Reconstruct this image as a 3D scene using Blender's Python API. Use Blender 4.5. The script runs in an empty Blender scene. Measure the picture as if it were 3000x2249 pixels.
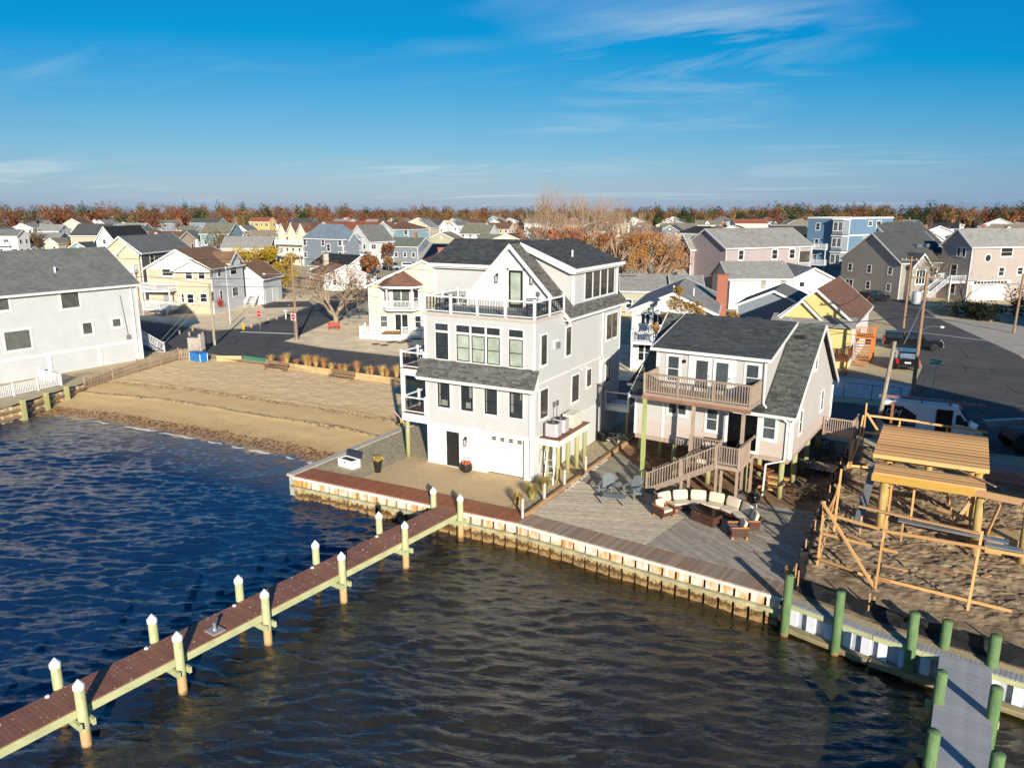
import bpy, math, random
import numpy as np
from mathutils import Vector, Matrix
R = math.radians
rnd = random.Random(7)
sc = bpy.context.scene
COL = sc.collection
# ---------------------------------------------------------------- camera
CAM = Vector((25.27, -35.17, 14.8)); PITCH = math.atan((1124.5-612)/2200.0); YAW = R(29.0)
cam = bpy.data.objects.new('camera', bpy.data.cameras.new('camera')); COL.objects.link(cam)
cam.location = CAM; cam.rotation_euler = (R(90)-PITCH, 0, YAW)
cam.data.sensor_width = 36; cam.data.lens = 26.4; cam.data.clip_start = .5; cam.data.clip_end = 6000
sc.camera = cam
# ---------------------------------------------------------------- sky and sun
OX, OY, OX2, OY2 = 2.3, 1.1, 1.5, .7
SUN_EL, SUN_AZ = R(17), R(140.0)           # azimuth clockwise from +Y
sund = Vector((math.sin(SUN_AZ)*math.cos(SUN_EL), math.cos(SUN_AZ)*math.cos(SUN_EL), math.sin(SUN_EL)))
sl = bpy.data.lights.new('sun', 'SUN'); sl.energy = 5.0; sl.angle = R(.55); sl.color = (1, .925, .78)
so = bpy.data.objects.new('sun', sl); COL.objects.link(so)
so.location = (60, -60, 60); so.rotation_euler = (-sund).to_track_quat('-Z', 'Y').to_euler()
w = bpy.data.worlds.new('World'); sc.world = w; w.use_nodes = True
nt = w.node_tree; nt.nodes.clear()
def nd(t, **k):
    n = nt.nodes.new(t)
    for a, b in k.items(): setattr(n, a, b)
    return n
sky = nd('ShaderNodeTexSky', sky_type='NISHITA', sun_disc=False, sun_elevation=SUN_EL, sun_rotation=SUN_AZ,
         altitude=0, air_density=1.0, dust_density=.3, ozone_density=2.5)
bg = nd('ShaderNodeBackground'); bg.inputs[1].default_value = .05
out = nd('ShaderNodeOutputWorld')
tc = nd('ShaderNodeTexCoord'); sep = nd('ShaderNodeSeparateXYZ'); nt.links.new(tc.outputs['Generated'], sep.inputs[0])
def mth(op, a, b=None, c=None):
    n = nd('ShaderNodeMath', operation=op)
    for i, v in enumerate((a, b, c)):
        if v is None: continue
        if isinstance(v, (int, float)): n.inputs[i].default_value = v
        else: nt.links.new(v, n.inputs[i])
    return n.outputs[0]
sp = nd('ShaderNodeSeparateColor'); nt.links.new(sky.outputs[0], sp.inputs[0]); cc = nd('ShaderNodeCombineColor')   # the camera's colour rendering of a clear sky
nt.links.new(mth('MAXIMUM', mth('MULTIPLY_ADD', sp.outputs[0], 1.08, -3.1), .05), cc.inputs[0]); nt.links.new(mth('MULTIPLY', sp.outputs[1], .90), cc.inputs[1]); nt.links.new(mth('MINIMUM', mth('MULTIPLY_ADD', sp.outputs[2], 1.32, mth('MULTIPLY', sp.outputs[1], .42)), mth('MULTIPLY_ADD', sp.outputs[2], .62, 5.1)), cc.inputs[2])
zz = mth('MAXIMUM', mth('ADD', sep.outputs[2], .06), .03)
cx = mth('DIVIDE', sep.outputs[0], zz); cy = mth('DIVIDE', sep.outputs[1], zz)
cmb = nd('ShaderNodeCombineXYZ'); nt.links.new(cx, cmb.inputs[0]); nt.links.new(cy, cmb.inputs[1])
mp = nd('ShaderNodeMapping'); mp.inputs['Rotation'].default_value = (0, 0, R(12)); mp.inputs['Scale'].default_value = (.30, .85, 1)
mp.inputs['Location'].default_value = (OX, OY, 0); nt.links.new(cmb.outputs[0], mp.inputs[0])
def noise(sca, det, rough, dist, vec):
    n = nd('ShaderNodeTexNoise'); n.inputs['Scale'].default_value = sca; n.inputs['Detail'].default_value = det
    n.inputs['Roughness'].default_value = rough; n.inputs['Distortion'].default_value = dist
    nt.links.new(vec, n.inputs['Vector']); return n.outputs[0]
n1 = noise(.9, 9, .62, 1.3, mp.outputs[0]); mp2 = nd('ShaderNodeMapping'); mp2.inputs['Location'].default_value = (OX2, OY2, 0); nt.links.new(cmb.outputs[0], mp2.inputs[0]); n2 = noise(.30, 3, .5, .2, mp2.outputs[0])
f1 = mth('MULTIPLY', mth('MAXIMUM', mth('SUBTRACT', n1, .47), 0), 3.4)
f2 = mth('MINIMUM', mth('MULTIPLY', mth('MAXIMUM', mth('SUBTRACT', n2, .47), 0), 5.0), 1)
veil = mth('MINIMUM', mth('MULTIPLY', f1, f2), .55)
mx = nd('ShaderNodeMix', data_type='RGBA'); nt.links.new(veil, mx.inputs[0]); nt.links.new(cc.outputs[0], mx.inputs[6])
mx.inputs[7].default_value = (9.0, 10.6, 11.0, 1)
nt.links.new(mx.outputs[2], bg.inputs[0]); nt.links.new(bg.outputs[0], out.inputs[0])
sc.view_settings.view_transform = 'Standard'; sc.view_settings.look = 'None'; sc.view_settings.exposure = .55; sc.view_settings.gamma = 1
sc.render.engine = 'CYCLES'
sc.cycles.max_bounces = 6; sc.cycles.diffuse_bounces = 3; sc.cycles.glossy_bounces = 3; sc.cycles.transmission_bounces = 3
sc.cycles.caustics_reflective = False; sc.cycles.caustics_refractive = False
# ---------------------------------------------------------------- pixels of the photograph to positions in the place
_f0 = Vector((-math.sin(YAW), math.cos(YAW), 0)); _r = Vector((math.cos(YAW), math.sin(YAW), 0)); _z = Vector((0, 0, 1))
_fw = _f0*math.cos(PITCH)-_z*math.sin(PITCH); _u = _f0*math.sin(PITCH)+_z*math.cos(PITCH)
def ray(px, py): return _fw*2200+_r*(px-1500)-_u*(py-1124.5)
def g(px, py, z=0.0):
    d = ray(px, py); return CAM+d*((z-CAM.z)/d.z)
def proj(p):
    v = Vector(p)-CAM; d = v.dot(_fw); return 1500+2200*v.dot(_r)/d, 1124.5-2200*v.dot(_u)/d, d
def zat(x, y, row):                     # height above (x, y) that falls on a row
    d = Vector((x, y, 0))-CAM; lo, hi = -5, 40
    for _ in range(40):
        m = (lo+hi)/2
        if proj((x, y, m))[1] > row: lo = m
        else: hi = m
    return lo
def along(p, d, col):                   # distance along d from p until column col
    p = Vector(p); d = Vector(d); lo, hi = 0, 80; s = 1 if proj(p+d*1)[0] > proj(p)[0] else -1
    for _ in range(50):
        m = (lo+hi)/2; q = p+d*m
        c = proj(q)[0] if (q-CAM).dot(_fw) > 1 else 1e9*s
        if (c-col)*s < 0: lo = m
        else: hi = m
    return lo
# ---------------------------------------------------------------- mesh and object helpers
class MB:
    def __init__(s): s.v = []; s.f = []; s.m = []; s.c = 0
    def add(s, vs, fs):
        n = len(s.v); s.v += [tuple(a) for a in vs]; s.f += [tuple(i+n for i in f) for f in fs]; s.m += [s.c]*len(fs); return s
    def box(s, x0, y0, z0, x1, y1, z1):
        return s.add([(x0, y0, z0), (x1, y0, z0), (x1, y1, z0), (x0, y1, z0), (x0, y0, z1), (x1, y0, z1), (x1, y1, z1), (x0, y1, z1)],
                     [(0, 3, 2, 1), (4, 5, 6, 7), (0, 1, 5, 4), (1, 2, 6, 5), (2, 3, 7, 6), (3, 0, 4, 7)])
    def bar(s, p, q, w, h, up=(0, 0, 1)):
        p = Vector(p); q = Vector(q); d = (q-p).normalized(); up = Vector(up)
        sd = d.cross(up)
        if sd.length < 1e-4: sd = d.cross(Vector((1, 0, 0)))
        sd.normalize(); u2 = sd.cross(d); a = sd*(w/2); b = u2*(h/2)
        return s.add([p-a-b, p+a-b, p+a+b, p-a+b, q-a-b, q+a-b, q+a+b, q-a+b],
                     [(0, 1, 2, 3), (7, 6, 5, 4), (0, 4, 5, 1), (1, 5, 6, 2), (2, 6, 7, 3), (3, 7, 4, 0)])
    def tube(s, p, q, r0, r1=None, n=8, cap=True):
        p = Vector(p); q = Vector(q); r1 = r0 if r1 is None else r1; d = (q-p).normalized()
        a = d.cross(Vector((0, 0, 1)) if abs(d.z) < .9 else Vector((1, 0, 0))).normalized(); b = d.cross(a)
        vs = []
        for c, r in ((p, r0), (q, r1)):
            for i in range(n):
                t = 2*math.pi*i/n; vs.append(c+a*(r*math.cos(t))+b*(r*math.sin(t)))
        fs = [(i, (i+1) % n, n+(i+1) % n, n+i) for i in range(n)]
        if cap: fs += [tuple(range(n-1, -1, -1)), tuple(range(n, 2*n))]
        return s.add(vs, fs)
    def lathe(s, prof, c=(0, 0, 0), n=16, cap=True):
        vs = [(c[0]+r*math.cos(2*math.pi*i/n), c[1]+r*math.sin(2*math.pi*i/n), c[2]+z) for r, z in prof for i in range(n)]
        fs = [(k*n+i, k*n+(i+1) % n, (k+1)*n+(i+1) % n, (k+1)*n+i) for k in range(len(prof)-1) for i in range(n)]
        if cap: fs += [tuple(range(n-1, -1, -1)), tuple((len(prof)-1)*n+i for i in range(n))]
        return s.add(vs, fs)
    def ext(s, poly, vec):
        n = len(poly); vec = Vector(vec); p = [Vector(a) for a in poly]
        return s.add(p+[a+vec for a in p], [tuple(range(n-1, -1, -1)), tuple(range(n, 2*n))]+[(i, (i+1) % n, n+(i+1) % n, n+i) for i in range(n)])
    def prism(s, poly, z0, z1): return s.ext([(a[0], a[1], z0) for a in poly], (0, 0, z1-z0))
    def quad(s, *p): return s.add(p, [tuple(range(len(p)))])
    def mesh(s, name, mats, smooth=False):
        me = bpy.data.meshes.new(name); me.from_pydata(s.v, [], s.f)
        for m in (mats if isinstance(mats, (list, tuple)) else [mats]): me.materials.append(m)
        if s.m and max(s.m): me.polygons.foreach_set('material_index', s.m)
        if smooth: me.polygons.foreach_set('use_smooth', [True]*len(s.f))
        me.update(); return me
    def build(s, name, mats, parent=None, smooth=False, **k):
        return link(name, s.mesh(name, mats, smooth), parent, **k)
def link(name, me, parent=None, loc=None, rot=None, scale=None, kind=None):
    o = bpy.data.objects.new(name, me); COL.objects.link(o)
    if parent is not None: o.parent = parent
    if loc is not None: o.location = loc
    if rot is not None: o.rotation_euler = rot if hasattr(rot, '__len__') else (0, 0, rot)
    if scale is not None: o.scale = scale
    if kind: o['kind'] = kind
    return o
def tag(o, label, cat, group=None):
    o['label'] = label; o['category'] = cat
    if group: o['group'] = group
    return o
def thing(name, label, cat, loc=(0, 0, 0), rz=0, group=None):
    return tag(link(name, None, None, loc, rz), label, cat, group)
def struct(o): o['kind'] = 'structure'; return o
def dup(root, loc=None, rot=None, label=None, group=None):
    def cp(o, par):
        c = o.copy(); COL.objects.link(c); c.parent = par
        for ch in o.children: cp(ch, c)
        return c
    r = cp(root, None)
    if loc is not None: r.location = loc
    if rot is not None: r.rotation_euler = rot if hasattr(rot, '__len__') else (0, 0, rot)
    if label: r['label'] = label
    if group: r['group'] = group
    return r
# ---------------------------------------------------------------- materials
MATS = {}
class NT:
    def __init__(s, name):
        s.m = bpy.data.materials.new(name); s.m.use_nodes = True; s.t = s.m.node_tree; s.t.nodes.clear()
        s.o = s.n('ShaderNodeOutputMaterial'); s.b = s.n('ShaderNodeBsdfPrincipled'); s.l(s.b.outputs[0], s.o.inputs[0])
    def n(s, t, **k):
        x = s.t.nodes.new(t)
        for a, b in k.items(): setattr(x, a, b)
        return x
    def l(s, a, b): s.t.links.new(a, b)
    def val(s, i, v):
        if isinstance(v, (int, float, tuple)): i.default_value = v
        else: s.l(v, i)
    def math(s, op, a, b=None, c=None):
        x = s.n('ShaderNodeMath', operation=op)
        for i, v in enumerate((a, b, c)):
            if v is not None: s.val(x.inputs[i], v)
        return x.outputs[0]
    def obj(s): return s.n('ShaderNodeTexCoord').outputs['Object']
    def pos(s): return s.n('ShaderNodeNewGeometry').outputs['Position']
    def map(s, v, scale, rot=(0, 0, 0)):
        x = s.n('ShaderNodeMapping'); s.l(v, x.inputs[0]); x.inputs['Scale'].default_value = scale; x.inputs['Rotation'].default_value = rot; return x.outputs[0]
    def noise(s, v, sca, det=4, rough=.55, dist=0):
        x = s.n('ShaderNodeTexNoise'); s.l(v, x.inputs['Vector']); x.inputs['Scale'].default_value = sca
        x.inputs['Detail'].default_value = det; x.inputs['Roughness'].default_value = rough; x.inputs['Distortion'].default_value = dist; return x.outputs[0]
    def mix(s, f, a, b):
        x = s.n('ShaderNodeMix', data_type='RGBA'); s.val(x.inputs[0], f)
        for i, c in ((6, a), (7, b)): s.val(x.inputs[i], (c+(1,) if isinstance(c, tuple) and len(c) == 3 else c))
        return x.outputs[2]
    def ramp(s, f, p0, p1):
        x = s.n('ShaderNodeMapRange'); s.val(x.inputs[0], f); x.inputs[1].default_value = p0; x.inputs[2].default_value = p1; return x.outputs[0]
    def hsv(s, c, v=1.0, sat=1.0, hue=.5):
        x = s.n('ShaderNodeHueSaturation'); s.val(x.inputs['Color'], c if not isinstance(c, tuple) else c+(1,)); s.val(x.inputs['Value'], v); s.val(x.inputs['Saturation'], sat); s.val(x.inputs['Hue'], hue); return x.outputs[0]
    def bump(s, h, strength, dist):
        x = s.n('ShaderNodeBump'); x.inputs['Strength'].default_value = strength; x.inputs['Distance'].default_value = dist; s.l(h, x.inputs['Height'])
        s.l(x.outputs[0], s.b.inputs['Normal'])
    def fin(s, col, rough=.7, metal=0, spec=.5):
        s.val(s.b.inputs['Base Color'], col+(1,) if isinstance(col, tuple) and len(col) == 3 else col)
        s.val(s.b.inputs['Roughness'], rough); s.b.inputs['Metallic'].default_value = metal; s.b.inputs['Specular IOR Level'].default_value = spec
        return s.m
def M(name, col, rough=.7, var=.12, scale=3, stretch=(1, 1, 1), bump=0, bscale=30, orand=0, isl=0, metal=0, spec=.4, col2=None, hue=0):
    if name in MATS: return MATS[name]
    t = NT(name); v = t.map(t.obj(), stretch)
    f = t.ramp(t.noise(v, scale, 5, .6), .3, .7)
    a = tuple(c*(1-var) for c in col); b = col2 or tuple(min(1, c*(1+var)) for c in col)
    c = t.mix(f, a, b)
    if orand or isl:
        r_ = t.n('ShaderNodeObjectInfo').outputs['Random'] if orand else t.n('ShaderNodeNewGeometry').outputs['Random Per Island']
        c = t.hsv(c, t.math('MULTIPLY_ADD', r_, 2*(orand or isl), 1-(orand or isl)), 1, t.math('MULTIPLY_ADD', r_, hue, .5-hue/2) if hue else .5)
    if bump: t.bump(t.noise(v, bscale, 3, .6), bump, .02)
    MATS[name] = t.fin(c, rough, metal, spec); return t.m
def siding(name, col, lap=.13, st=.35, var=.05):
    if name in MATS: return MATS[name]
    t = NT(name); p = t.obj(); z = t.n('ShaderNodeSeparateXYZ'); t.l(p, z.inputs[0])
    fr = t.math('FRACT', t.math('DIVIDE', z.outputs[2], lap))
    c = t.mix(t.ramp(t.noise(p, .8, 6, .65), .3, .7), tuple(x*(1-var) for x in col), tuple(min(1, x*(1+var)) for x in col))
    t.bump(t.math('SUBTRACT', 1.0, fr), st, .012)
    MATS[name] = t.fin(c, .55, 0, .35); return t.m
def roofm(name, col, amt=.35, course=.12, tab=.33):
    if name in MATS: return MATS[name]
    t = NT(name); p = t.obj(); s_ = t.n('ShaderNodeSeparateXYZ'); t.l(p, s_.inputs[0])
    row = t.math('FLOOR', t.math('DIVIDE', s_.outputs[2], course)); fr = t.math('FRACT', t.math('DIVIDE', s_.outputs[2], course))
    c3 = t.n('ShaderNodeCombineXYZ')
    t.l(t.math('FLOOR', t.math('ADD', t.math('DIVIDE', s_.outputs[0], tab), t.math('MULTIPLY', row, .37))), c3.inputs[0])
    t.l(t.math('FLOOR', t.math('ADD', t.math('DIVIDE', s_.outputs[1], tab), t.math('MULTIPLY', row, .61))), c3.inputs[1]); t.l(row, c3.inputs[2])
    wn = t.n('ShaderNodeTexWhiteNoise'); t.l(c3.outputs[0], wn.inputs[0])
    fine = t.noise(p, 25, 3, .7); big = t.noise(p, .6, 4, .6)
    v = t.math('ADD', t.math('MULTIPLY_ADD', wn.outputs[0], amt, 1-amt*.5), t.math('MULTIPLY', t.math('SUBTRACT', t.math('ADD', fine, big), 1.0), .55))
    t.bump(t.math('SUBTRACT', 1.0, fr), .5, .012)
    MATS[name] = t.fin(t.hsv(col, v), .9, 0, .2); return t.m
def glassm(name, col=(.02, .025, .03), rough=.04, var=.6):
    if name in MATS: return MATS[name]
    t = NT(name); p = t.obj(); r_ = t.n('ShaderNodeObjectInfo').outputs['Random']
    n = t.noise(p, 1.6, 2, .5)
    c = t.hsv(col, t.math('ADD', t.math('MULTIPLY_ADD', r_, var, 1-var*.5), t.math('MULTIPLY', t.math('SUBTRACT', n, .5), 1.2)))
    t.bump(t.noise(p, .9, 1), .03, .02)
    MATS[name] = t.fin(c, rough, 0, .6); return t.m
WHITE = M('white_trim_paint', (.72, .71, .685), .5, .03, 1.5); GLASS = glassm('window_glass')
BLACK = M('black_sash', (.018, .015, .014), .45, .1); DARKMETAL = M('dark_metal', (.03, .03, .033), .4, .1, metal=.6)
GRAYMETAL = M('galvanised_metal', (.42, .43, .44), .4, .1, metal=.7); WHITEPLASTIC = M('white_vinyl', (.70, .71, .72), .35, .03)
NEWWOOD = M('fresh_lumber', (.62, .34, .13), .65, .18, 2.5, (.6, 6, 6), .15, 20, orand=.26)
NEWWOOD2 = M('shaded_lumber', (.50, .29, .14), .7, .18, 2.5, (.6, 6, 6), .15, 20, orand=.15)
OLDWOOD = M('weathered_wood', (.36, .27, .205), .8, .25, 3, (8, 8, .8), .3, 25, orand=.15)
GREENWOOD = M('treated_piling_wood', (.34, .33, .15), .75, .25, 2.5, (3, 3, .5), .3, 18, orand=.08)
CUBE = MB().box(-.5, -.5, -.5, .5, .5, .5)
_cubes = {}
def cube(mat):
    if mat.name not in _cubes: _cubes[mat.name] = CUBE.mesh('board', mat)
    return _cubes[mat.name]
def board(name, mat, p, q, w, h, parent, up=(0, 0, 1)):      # one straight piece of timber with its own object, shared mesh
    p = Vector(p); q = Vector(q); d = q-p; L = d.length; x = d/L; up = Vector(up); y = up.cross(x)
    if y.length < 1e-4: y = Vector((0, 1, 0)).cross(x)
    y.normalize(); z = x.cross(y)
    o = link(name, cube(mat), parent)
    m = Matrix((x, y, z)).transposed().to_4x4(); m.translation = (p+q)/2
    o.matrix_local = m @ Matrix.Diagonal((L, w, h, 1)); return o
# ================================================================ setting: ground, beach, roads, water
W = -1.3
def groundm():
    t = NT('stony_sand_ground'); p = t.pos()
    a = t.mix(t.ramp(t.noise(p, .06, 5, .6), .35, .65), (.64, .51, .32), (.48, .39, .25))
    b = t.mix(t.ramp(t.noise(p, .35, 6, .7), .52, .74), a, (.22, .185, .13))
    c = t.hsv(b, t.math('MULTIPLY_ADD', t.noise(p, 9, 3, .7), .7, .65))
    t.bump(t.noise(p, 14, 3, .7), .4, .05); return t.fin(c, .95, 0, .1)
LAND = [(-900, -45), (-35, -45), (-35.6, -5.8), (-38.5, 2.6), (-41.6, 16.0), (-14, 16.75), (-5.75, 16.9), (-5.75, -5.85), (-5.2, -5.75), (9, -5.3), (21.6, -6.5), (25, -7.4), (40, -9.6), (900, -60), (1500, 2600), (-1900, 2600)]
ground = struct(MB().quad(*[(x, y, -.04) for x, y in LAND]).build('ground', groundm()))
def sheet(name, pts, z, mat):
    return struct(MB().quad(*[(p[0], p[1], z) for p in pts]).build(name, mat))
def asphaltm():
    t = NT('asphalt'); p = t.pos()
    c = t.mix(t.ramp(t.noise(p, .25, 6, .7), .3, .7), (.075, .071, .068), (.115, .107, .098))
    c = t.hsv(c, t.math('MULTIPLY_ADD', t.noise(p, 30, 2, .8), .6, .7))
    cr = t.n('ShaderNodeTexVoronoi', feature='DISTANCE_TO_EDGE'); t.l(t.map(p, (.22, .22, .22)), cr.inputs['Vector']); cr.inputs['Scale'].default_value = 1
    c = t.mix(t.math('LESS_THAN', cr.outputs['Distance'], .006), c, (.025, .025, .026))
    t.bump(t.noise(p, 40, 2), .25, .02); return t.fin(c, .85, 0, .3)
ASPH = asphaltm()
sheet('road', [(-75, 16), (-47, 15.2), (-41.9, 17.2), (-14, 17.3), (9, 17.6), (21, 18.2), (36, 18.6), (60, 20), (60, 29), (36, 28.6), (20, 27.4), (-5, 25.8), (-31.8, 25.5), (-38.9, 26.5), (-40.1, 29.9), (-44.6, 40), (-54, 58.1), (-64, 78), (-76, 100), (-82, 97), (-72, 76), (-58.3, 50.8), (-53.4, 38.8), (-50.3, 31), (-52.5, 27.6), (-66, 29.0), (-75, 29.5)], 0.0, ASPH)
sheet('road', [(24.6, 28.2), (36, 28.65), (35.4, 48), (34.2, 57.5), (26.6, 85), (21.2, 111), (17, 140), (10.5, 139), (14.6, 108), (19.5, 84), (24.5, 60), (25.6, 46)], -.008, ASPH)
sheet('driveway', [(-70.3, 51.7), (-64, 56.8), (-58.2, 52.0), (-63.5, 46.8)], .004, ASPH)
stone = M('pale_stone_yard', (.80, .635, .41), .95, .22, .5, bump=.5, bscale=9)
sheet('yard', [(-39.2, 26.9), (-31.8, 25.9), (-5, 26.2), (14, 27.2), (13, 42), (-24, 46), (-46, 52), (-45.2, 40)], -.016, stone)
sheet('yard', [(-51, 31), (-53, 28.4), (-66, 29.6), (-90, 30.5), (-92, 60), (-70, 64), (-59.2, 51)], -.016, stone)
sheet('pale_driveway', [(26.8, 57.6), (34, 58), (48, 61), (46, 80), (29, 84), (27.3, 84)], -.012, M('pale_concrete', (.42, .37, .31), .9, .12, .6, bump=.2))
white_gravel = M('white_marble_chips', (.58, .56, .52), .9, .3, 2.2, bump=.8, bscale=12)
sheet('gravel_yard', [(10, 29.2), (24.3, 29.6), (25, 36.2), (20.0, 37.5), (10, 36)], -.010, white_gravel)
MB_ = M('road_paint', (.74, .74, .72), .7, .1, 4)
o = MB().prism([(-48.6, 28.75), (-41.6, 30.85), (-41.75, 31.3), (-48.75, 29.2)], .002, .006).build('stop_line', MB_); tag(o, 'white painted stop line across the side street by the stop sign', 'road marking')
# patio, gravel, kerb timber
def patiom():
    t = NT('stamped_tan_concrete'); p = t.pos()
    br = t.n('ShaderNodeTexBrick'); t.l(t.map(p, (1, 1, 1), (0, 0, R(22))), br.inputs['Vector']); br.inputs['Scale'].default_value = 1.6
    br.inputs['Color1'].default_value = (.58, .41, .235, 1); br.inputs['Color2'].default_value = (.48, .345, .20, 1); br.inputs['Mortar'].default_value = (.44, .32, .185, 1); br.inputs['Mortar Size'].default_value = .018
    c = t.mix(t.ramp(t.noise(p, .7, 6, .7), .3, .7), br.outputs[0], (.60, .42, .22))
    c = t.hsv(c, t.math('MULTIPLY_ADD', t.noise(p, 6, 5, .7), .55, .74)); t.bump(br.outputs[1], -.12, .02); return t.fin(c, .8, 0, .25)
PATIO = patiom()
sheet('patio', [(-1.6, -4.25), (3.8, -4.0), (9.0, -3.95), (9.0, 3.6), (7.0, 3.6), (7.0, .3), (-1.6, .3)], 0, PATIO)
def pebblem(name, a, b, sc_=16):
    t = NT(name); p = t.pos(); v = t.n('ShaderNodeTexVoronoi'); t.l(p, v.inputs['Vector']); v.inputs['Scale'].default_value = sc_
    c = t.mix(t.ramp(t.noise(p, 1.2, 4, .6), .3, .7), a, b); r_ = t.n('ShaderNodeSeparateColor'); t.l(v.outputs['Color'], r_.inputs[0])
    c = t.hsv(c, t.math('MULTIPLY_ADD', r_.outputs[0], .9, .5)); t.bump(v.outputs['Distance'], .7, .03); return t.fin(c, .9, 0, .2)
PEB = pebblem('brown_pebbles', (.40, .325, .21), (.48, .39, .245))
sheet('pebble_bed', [(-5.3, -4.35), (-1.6, -4.25), (-1.6, .3), (0, .3), (0, 16.8), (-5.3, 16.8)], -.006, PEB)
sheet('pebble_bed', [(7.0, 3.6), (9.0, 3.6), (9.2, 15), (7.0, 15)], -.006, PEB)
sheet('pebble_bed', [(7.6, -3.95), (9.0, -3.95), (9.0, -.6), (8.0, -.6)], .004, PEB)
# beach
def shore(x): return np.interp(x, [-42, -37.7, -30.8, -25.3, -20.2, -15.5, -10.7, -7.5, -5], [-4.5, -2.9, -1.7, -1.3, -1.0, -.9, -.8, -1.0, -1.2])
nx, ny = 190, 150
gx = np.linspace(-42.5, -5.6, nx); gy = np.linspace(-9, 17.0, ny)
XX, YY = np.meshgrid(gx, gy); S = YY-shore(XX)
rs = np.random.RandomState(3)
def snoise(X, Y, n, l0, l1, sd):
    r_ = np.random.RandomState(sd); z = np.zeros_like(X)
    for _ in range(n):
        l = math.exp(r_.uniform(math.log(l0), math.log(l1))); a = r_.uniform(0, 6.283); z += np.sin((X*math.cos(a)+Y*math.sin(a))*6.283/l+r_.uniform(0, 6.28))
    return z/math.sqrt(n)
ZZ = np.where(S > 0, W+1.12*(1-np.exp(-S/6.5)), W+.11*S)
ZZ += np.clip((S-7)/4, 0, 1)*(.010*snoise(XX, YY, 60, .7, 2.2, 5)+.02*rs.normal(0, 1, XX.shape))+.012*snoise(XX, YY, 20, 1, 4, 6)
for s0, hh in ((5.3+.25*np.sin(XX*.4), .10), (8.8+.3*np.sin(XX*.33+1), .07)): ZZ += np.where(S < s0, 0, hh*np.exp(-(S-s0)/1.6))*np.clip((s0-S)*8+1, 0, 1)+np.where(S >= s0, 0, hh*np.exp((S-s0)/.22))
m = MB(); m.v = [tuple(v) for v in np.stack([XX, YY, ZZ], -1).reshape(-1, 3)]
m.f = [(j*nx+i, j*nx+i+1, (j+1)*nx+i+1, (j+1)*nx+i) for j in range(ny-1) for i in range(nx-1)]
def sandm():
    t = NT('beach_sand'); p = t.pos(); a = t.n('ShaderNodeAttribute', attribute_name='shore').outputs['Fac']
    wob = t.math('ADD', a, t.math('MULTIPLY_ADD', t.noise(p, .8, 5, .7), 2.0, -1.0))
    c = t.mix(t.ramp(wob, .2, 3.5), (.36, .24, .115), (.66, .45, .215))
    c = t.mix(t.ramp(wob, 8.2, 10.5), c, (.73, .52, .285))
    def band(s0, wd, thr, col, c, sc_):
        d = t.math('ABSOLUTE', t.math('SUBTRACT', wob, s0)); k = t.math('MULTIPLY', t.math('LESS_THAN', d, wd), t.math('GREATER_THAN', t.noise(p, sc_, 4, .75), thr)); return t.mix(k, c, col)
    c = band(1.0, .75, .50, (.17, .062, .022), c, 5); c = band(2.4, .8, .62, (.20, .08, .03), c, 5)
    c = band(8.3, .35, .53, (.20, .11, .05), c, 4); c = band(5.4, .2, .5, (.22, .16, .09), c, 3)
    c = t.mix(t.math('GREATER_THAN', t.noise(p, 3.2, 3, .8), .73), c, (.28, .18, .10))
    c = t.hsv(c, t.math('MULTIPLY_ADD', t.noise(p, 12, 4, .7), .4, .8)); t.bump(t.noise(p, 5, 4, .7), .35, .06)
    return t.fin(c, t.ramp(wob, -.5, 2), 0, .3)
beach = struct(m.build('beach', sandm(), smooth=True))
at = beach.data.attributes.new('shore', 'FLOAT', 'POINT'); at.data.foreach_set('value', S.reshape(-1).astype(np.float32))
# water
def waterm():
    t = NT('bay_water'); p = t.pos(); s_ = t.n('ShaderNodeSeparateXYZ'); t.l(p, s_.inputs[0])
    k = t.ramp(t.math('ADD', t.math('MULTIPLY_ADD', s_.outputs[1], -.05, s_.outputs[0]), t.math('MULTIPLY', t.noise(p, .25, 4, .6), 4)), 2.5, 9.5)
    deep_sky = t.mix(t.noise(p, .3, 3), (.004, .017, .052), (.006, .024, .072)); shal = t.mix(t.ramp(t.noise(p, .5, 5, .7), .35, .7), (.014, .012, .006), (.040, .031, .011))  # open-water blue raised to put reflected sky into the base colour
    c = t.mix(k, deep_sky, shal)
    sh = t.ramp(t.math('ADD', t.math('MULTIPLY', s_.outputs[0], -.02), s_.outputs[1]), -6.5, -.2)      # shallows over the sand
    sh = t.math('MULTIPLY', sh, t.math('LESS_THAN', s_.outputs[0], -5.2)); c = t.mix(t.math('MULTIPLY', sh, .8), c, (.17, .135, .09))
    v = t.map(p, (1, 1, 1), (0, 0, R(-22))); v2 = t.map(v, (.42, 1.25, 1))
    h = t.math('ADD', t.noise(v2, 1.55, 5, .62, 1.1), t.math('MULTIPLY', t.noise(v2, 5.2, 3, .6, .8), .30))
    t.bump(h, .8, .085); t.b.inputs['IOR'].default_value = 1.9
    return t.fin(c, .02, 0, .5)
WATER = waterm()
def wave(X, Y):
    r_ = np.random.RandomState(11); z = np.zeros_like(X)
    for i in range(84):
        l = math.exp(r_.uniform(math.log(.38), math.log(1.15))) if i < 62 else math.exp(r_.uniform(math.log(2), math.log(6))); a = R(114)+r_.normal(0, .36 if i < 62 else .5)
        ph = (X*math.cos(a)+Y*math.sin(a))*6.283/l+r_.uniform(0, 6.28); am = (.0070 if i < 62 else .0030)*l
        z += am*(np.sin(ph)-.25*np.cos(2*ph))
    return z
m = MB(); xs = np.arange(-44, 34, .092); ys = np.arange(-33, .6, .092); XX, YY = np.meshgrid(xs, ys)
zz_ = wave(XX, YY)*(.92+.16*snoise(XX, YY, 8, 6, 16, 9).clip(-1, 1))
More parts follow.
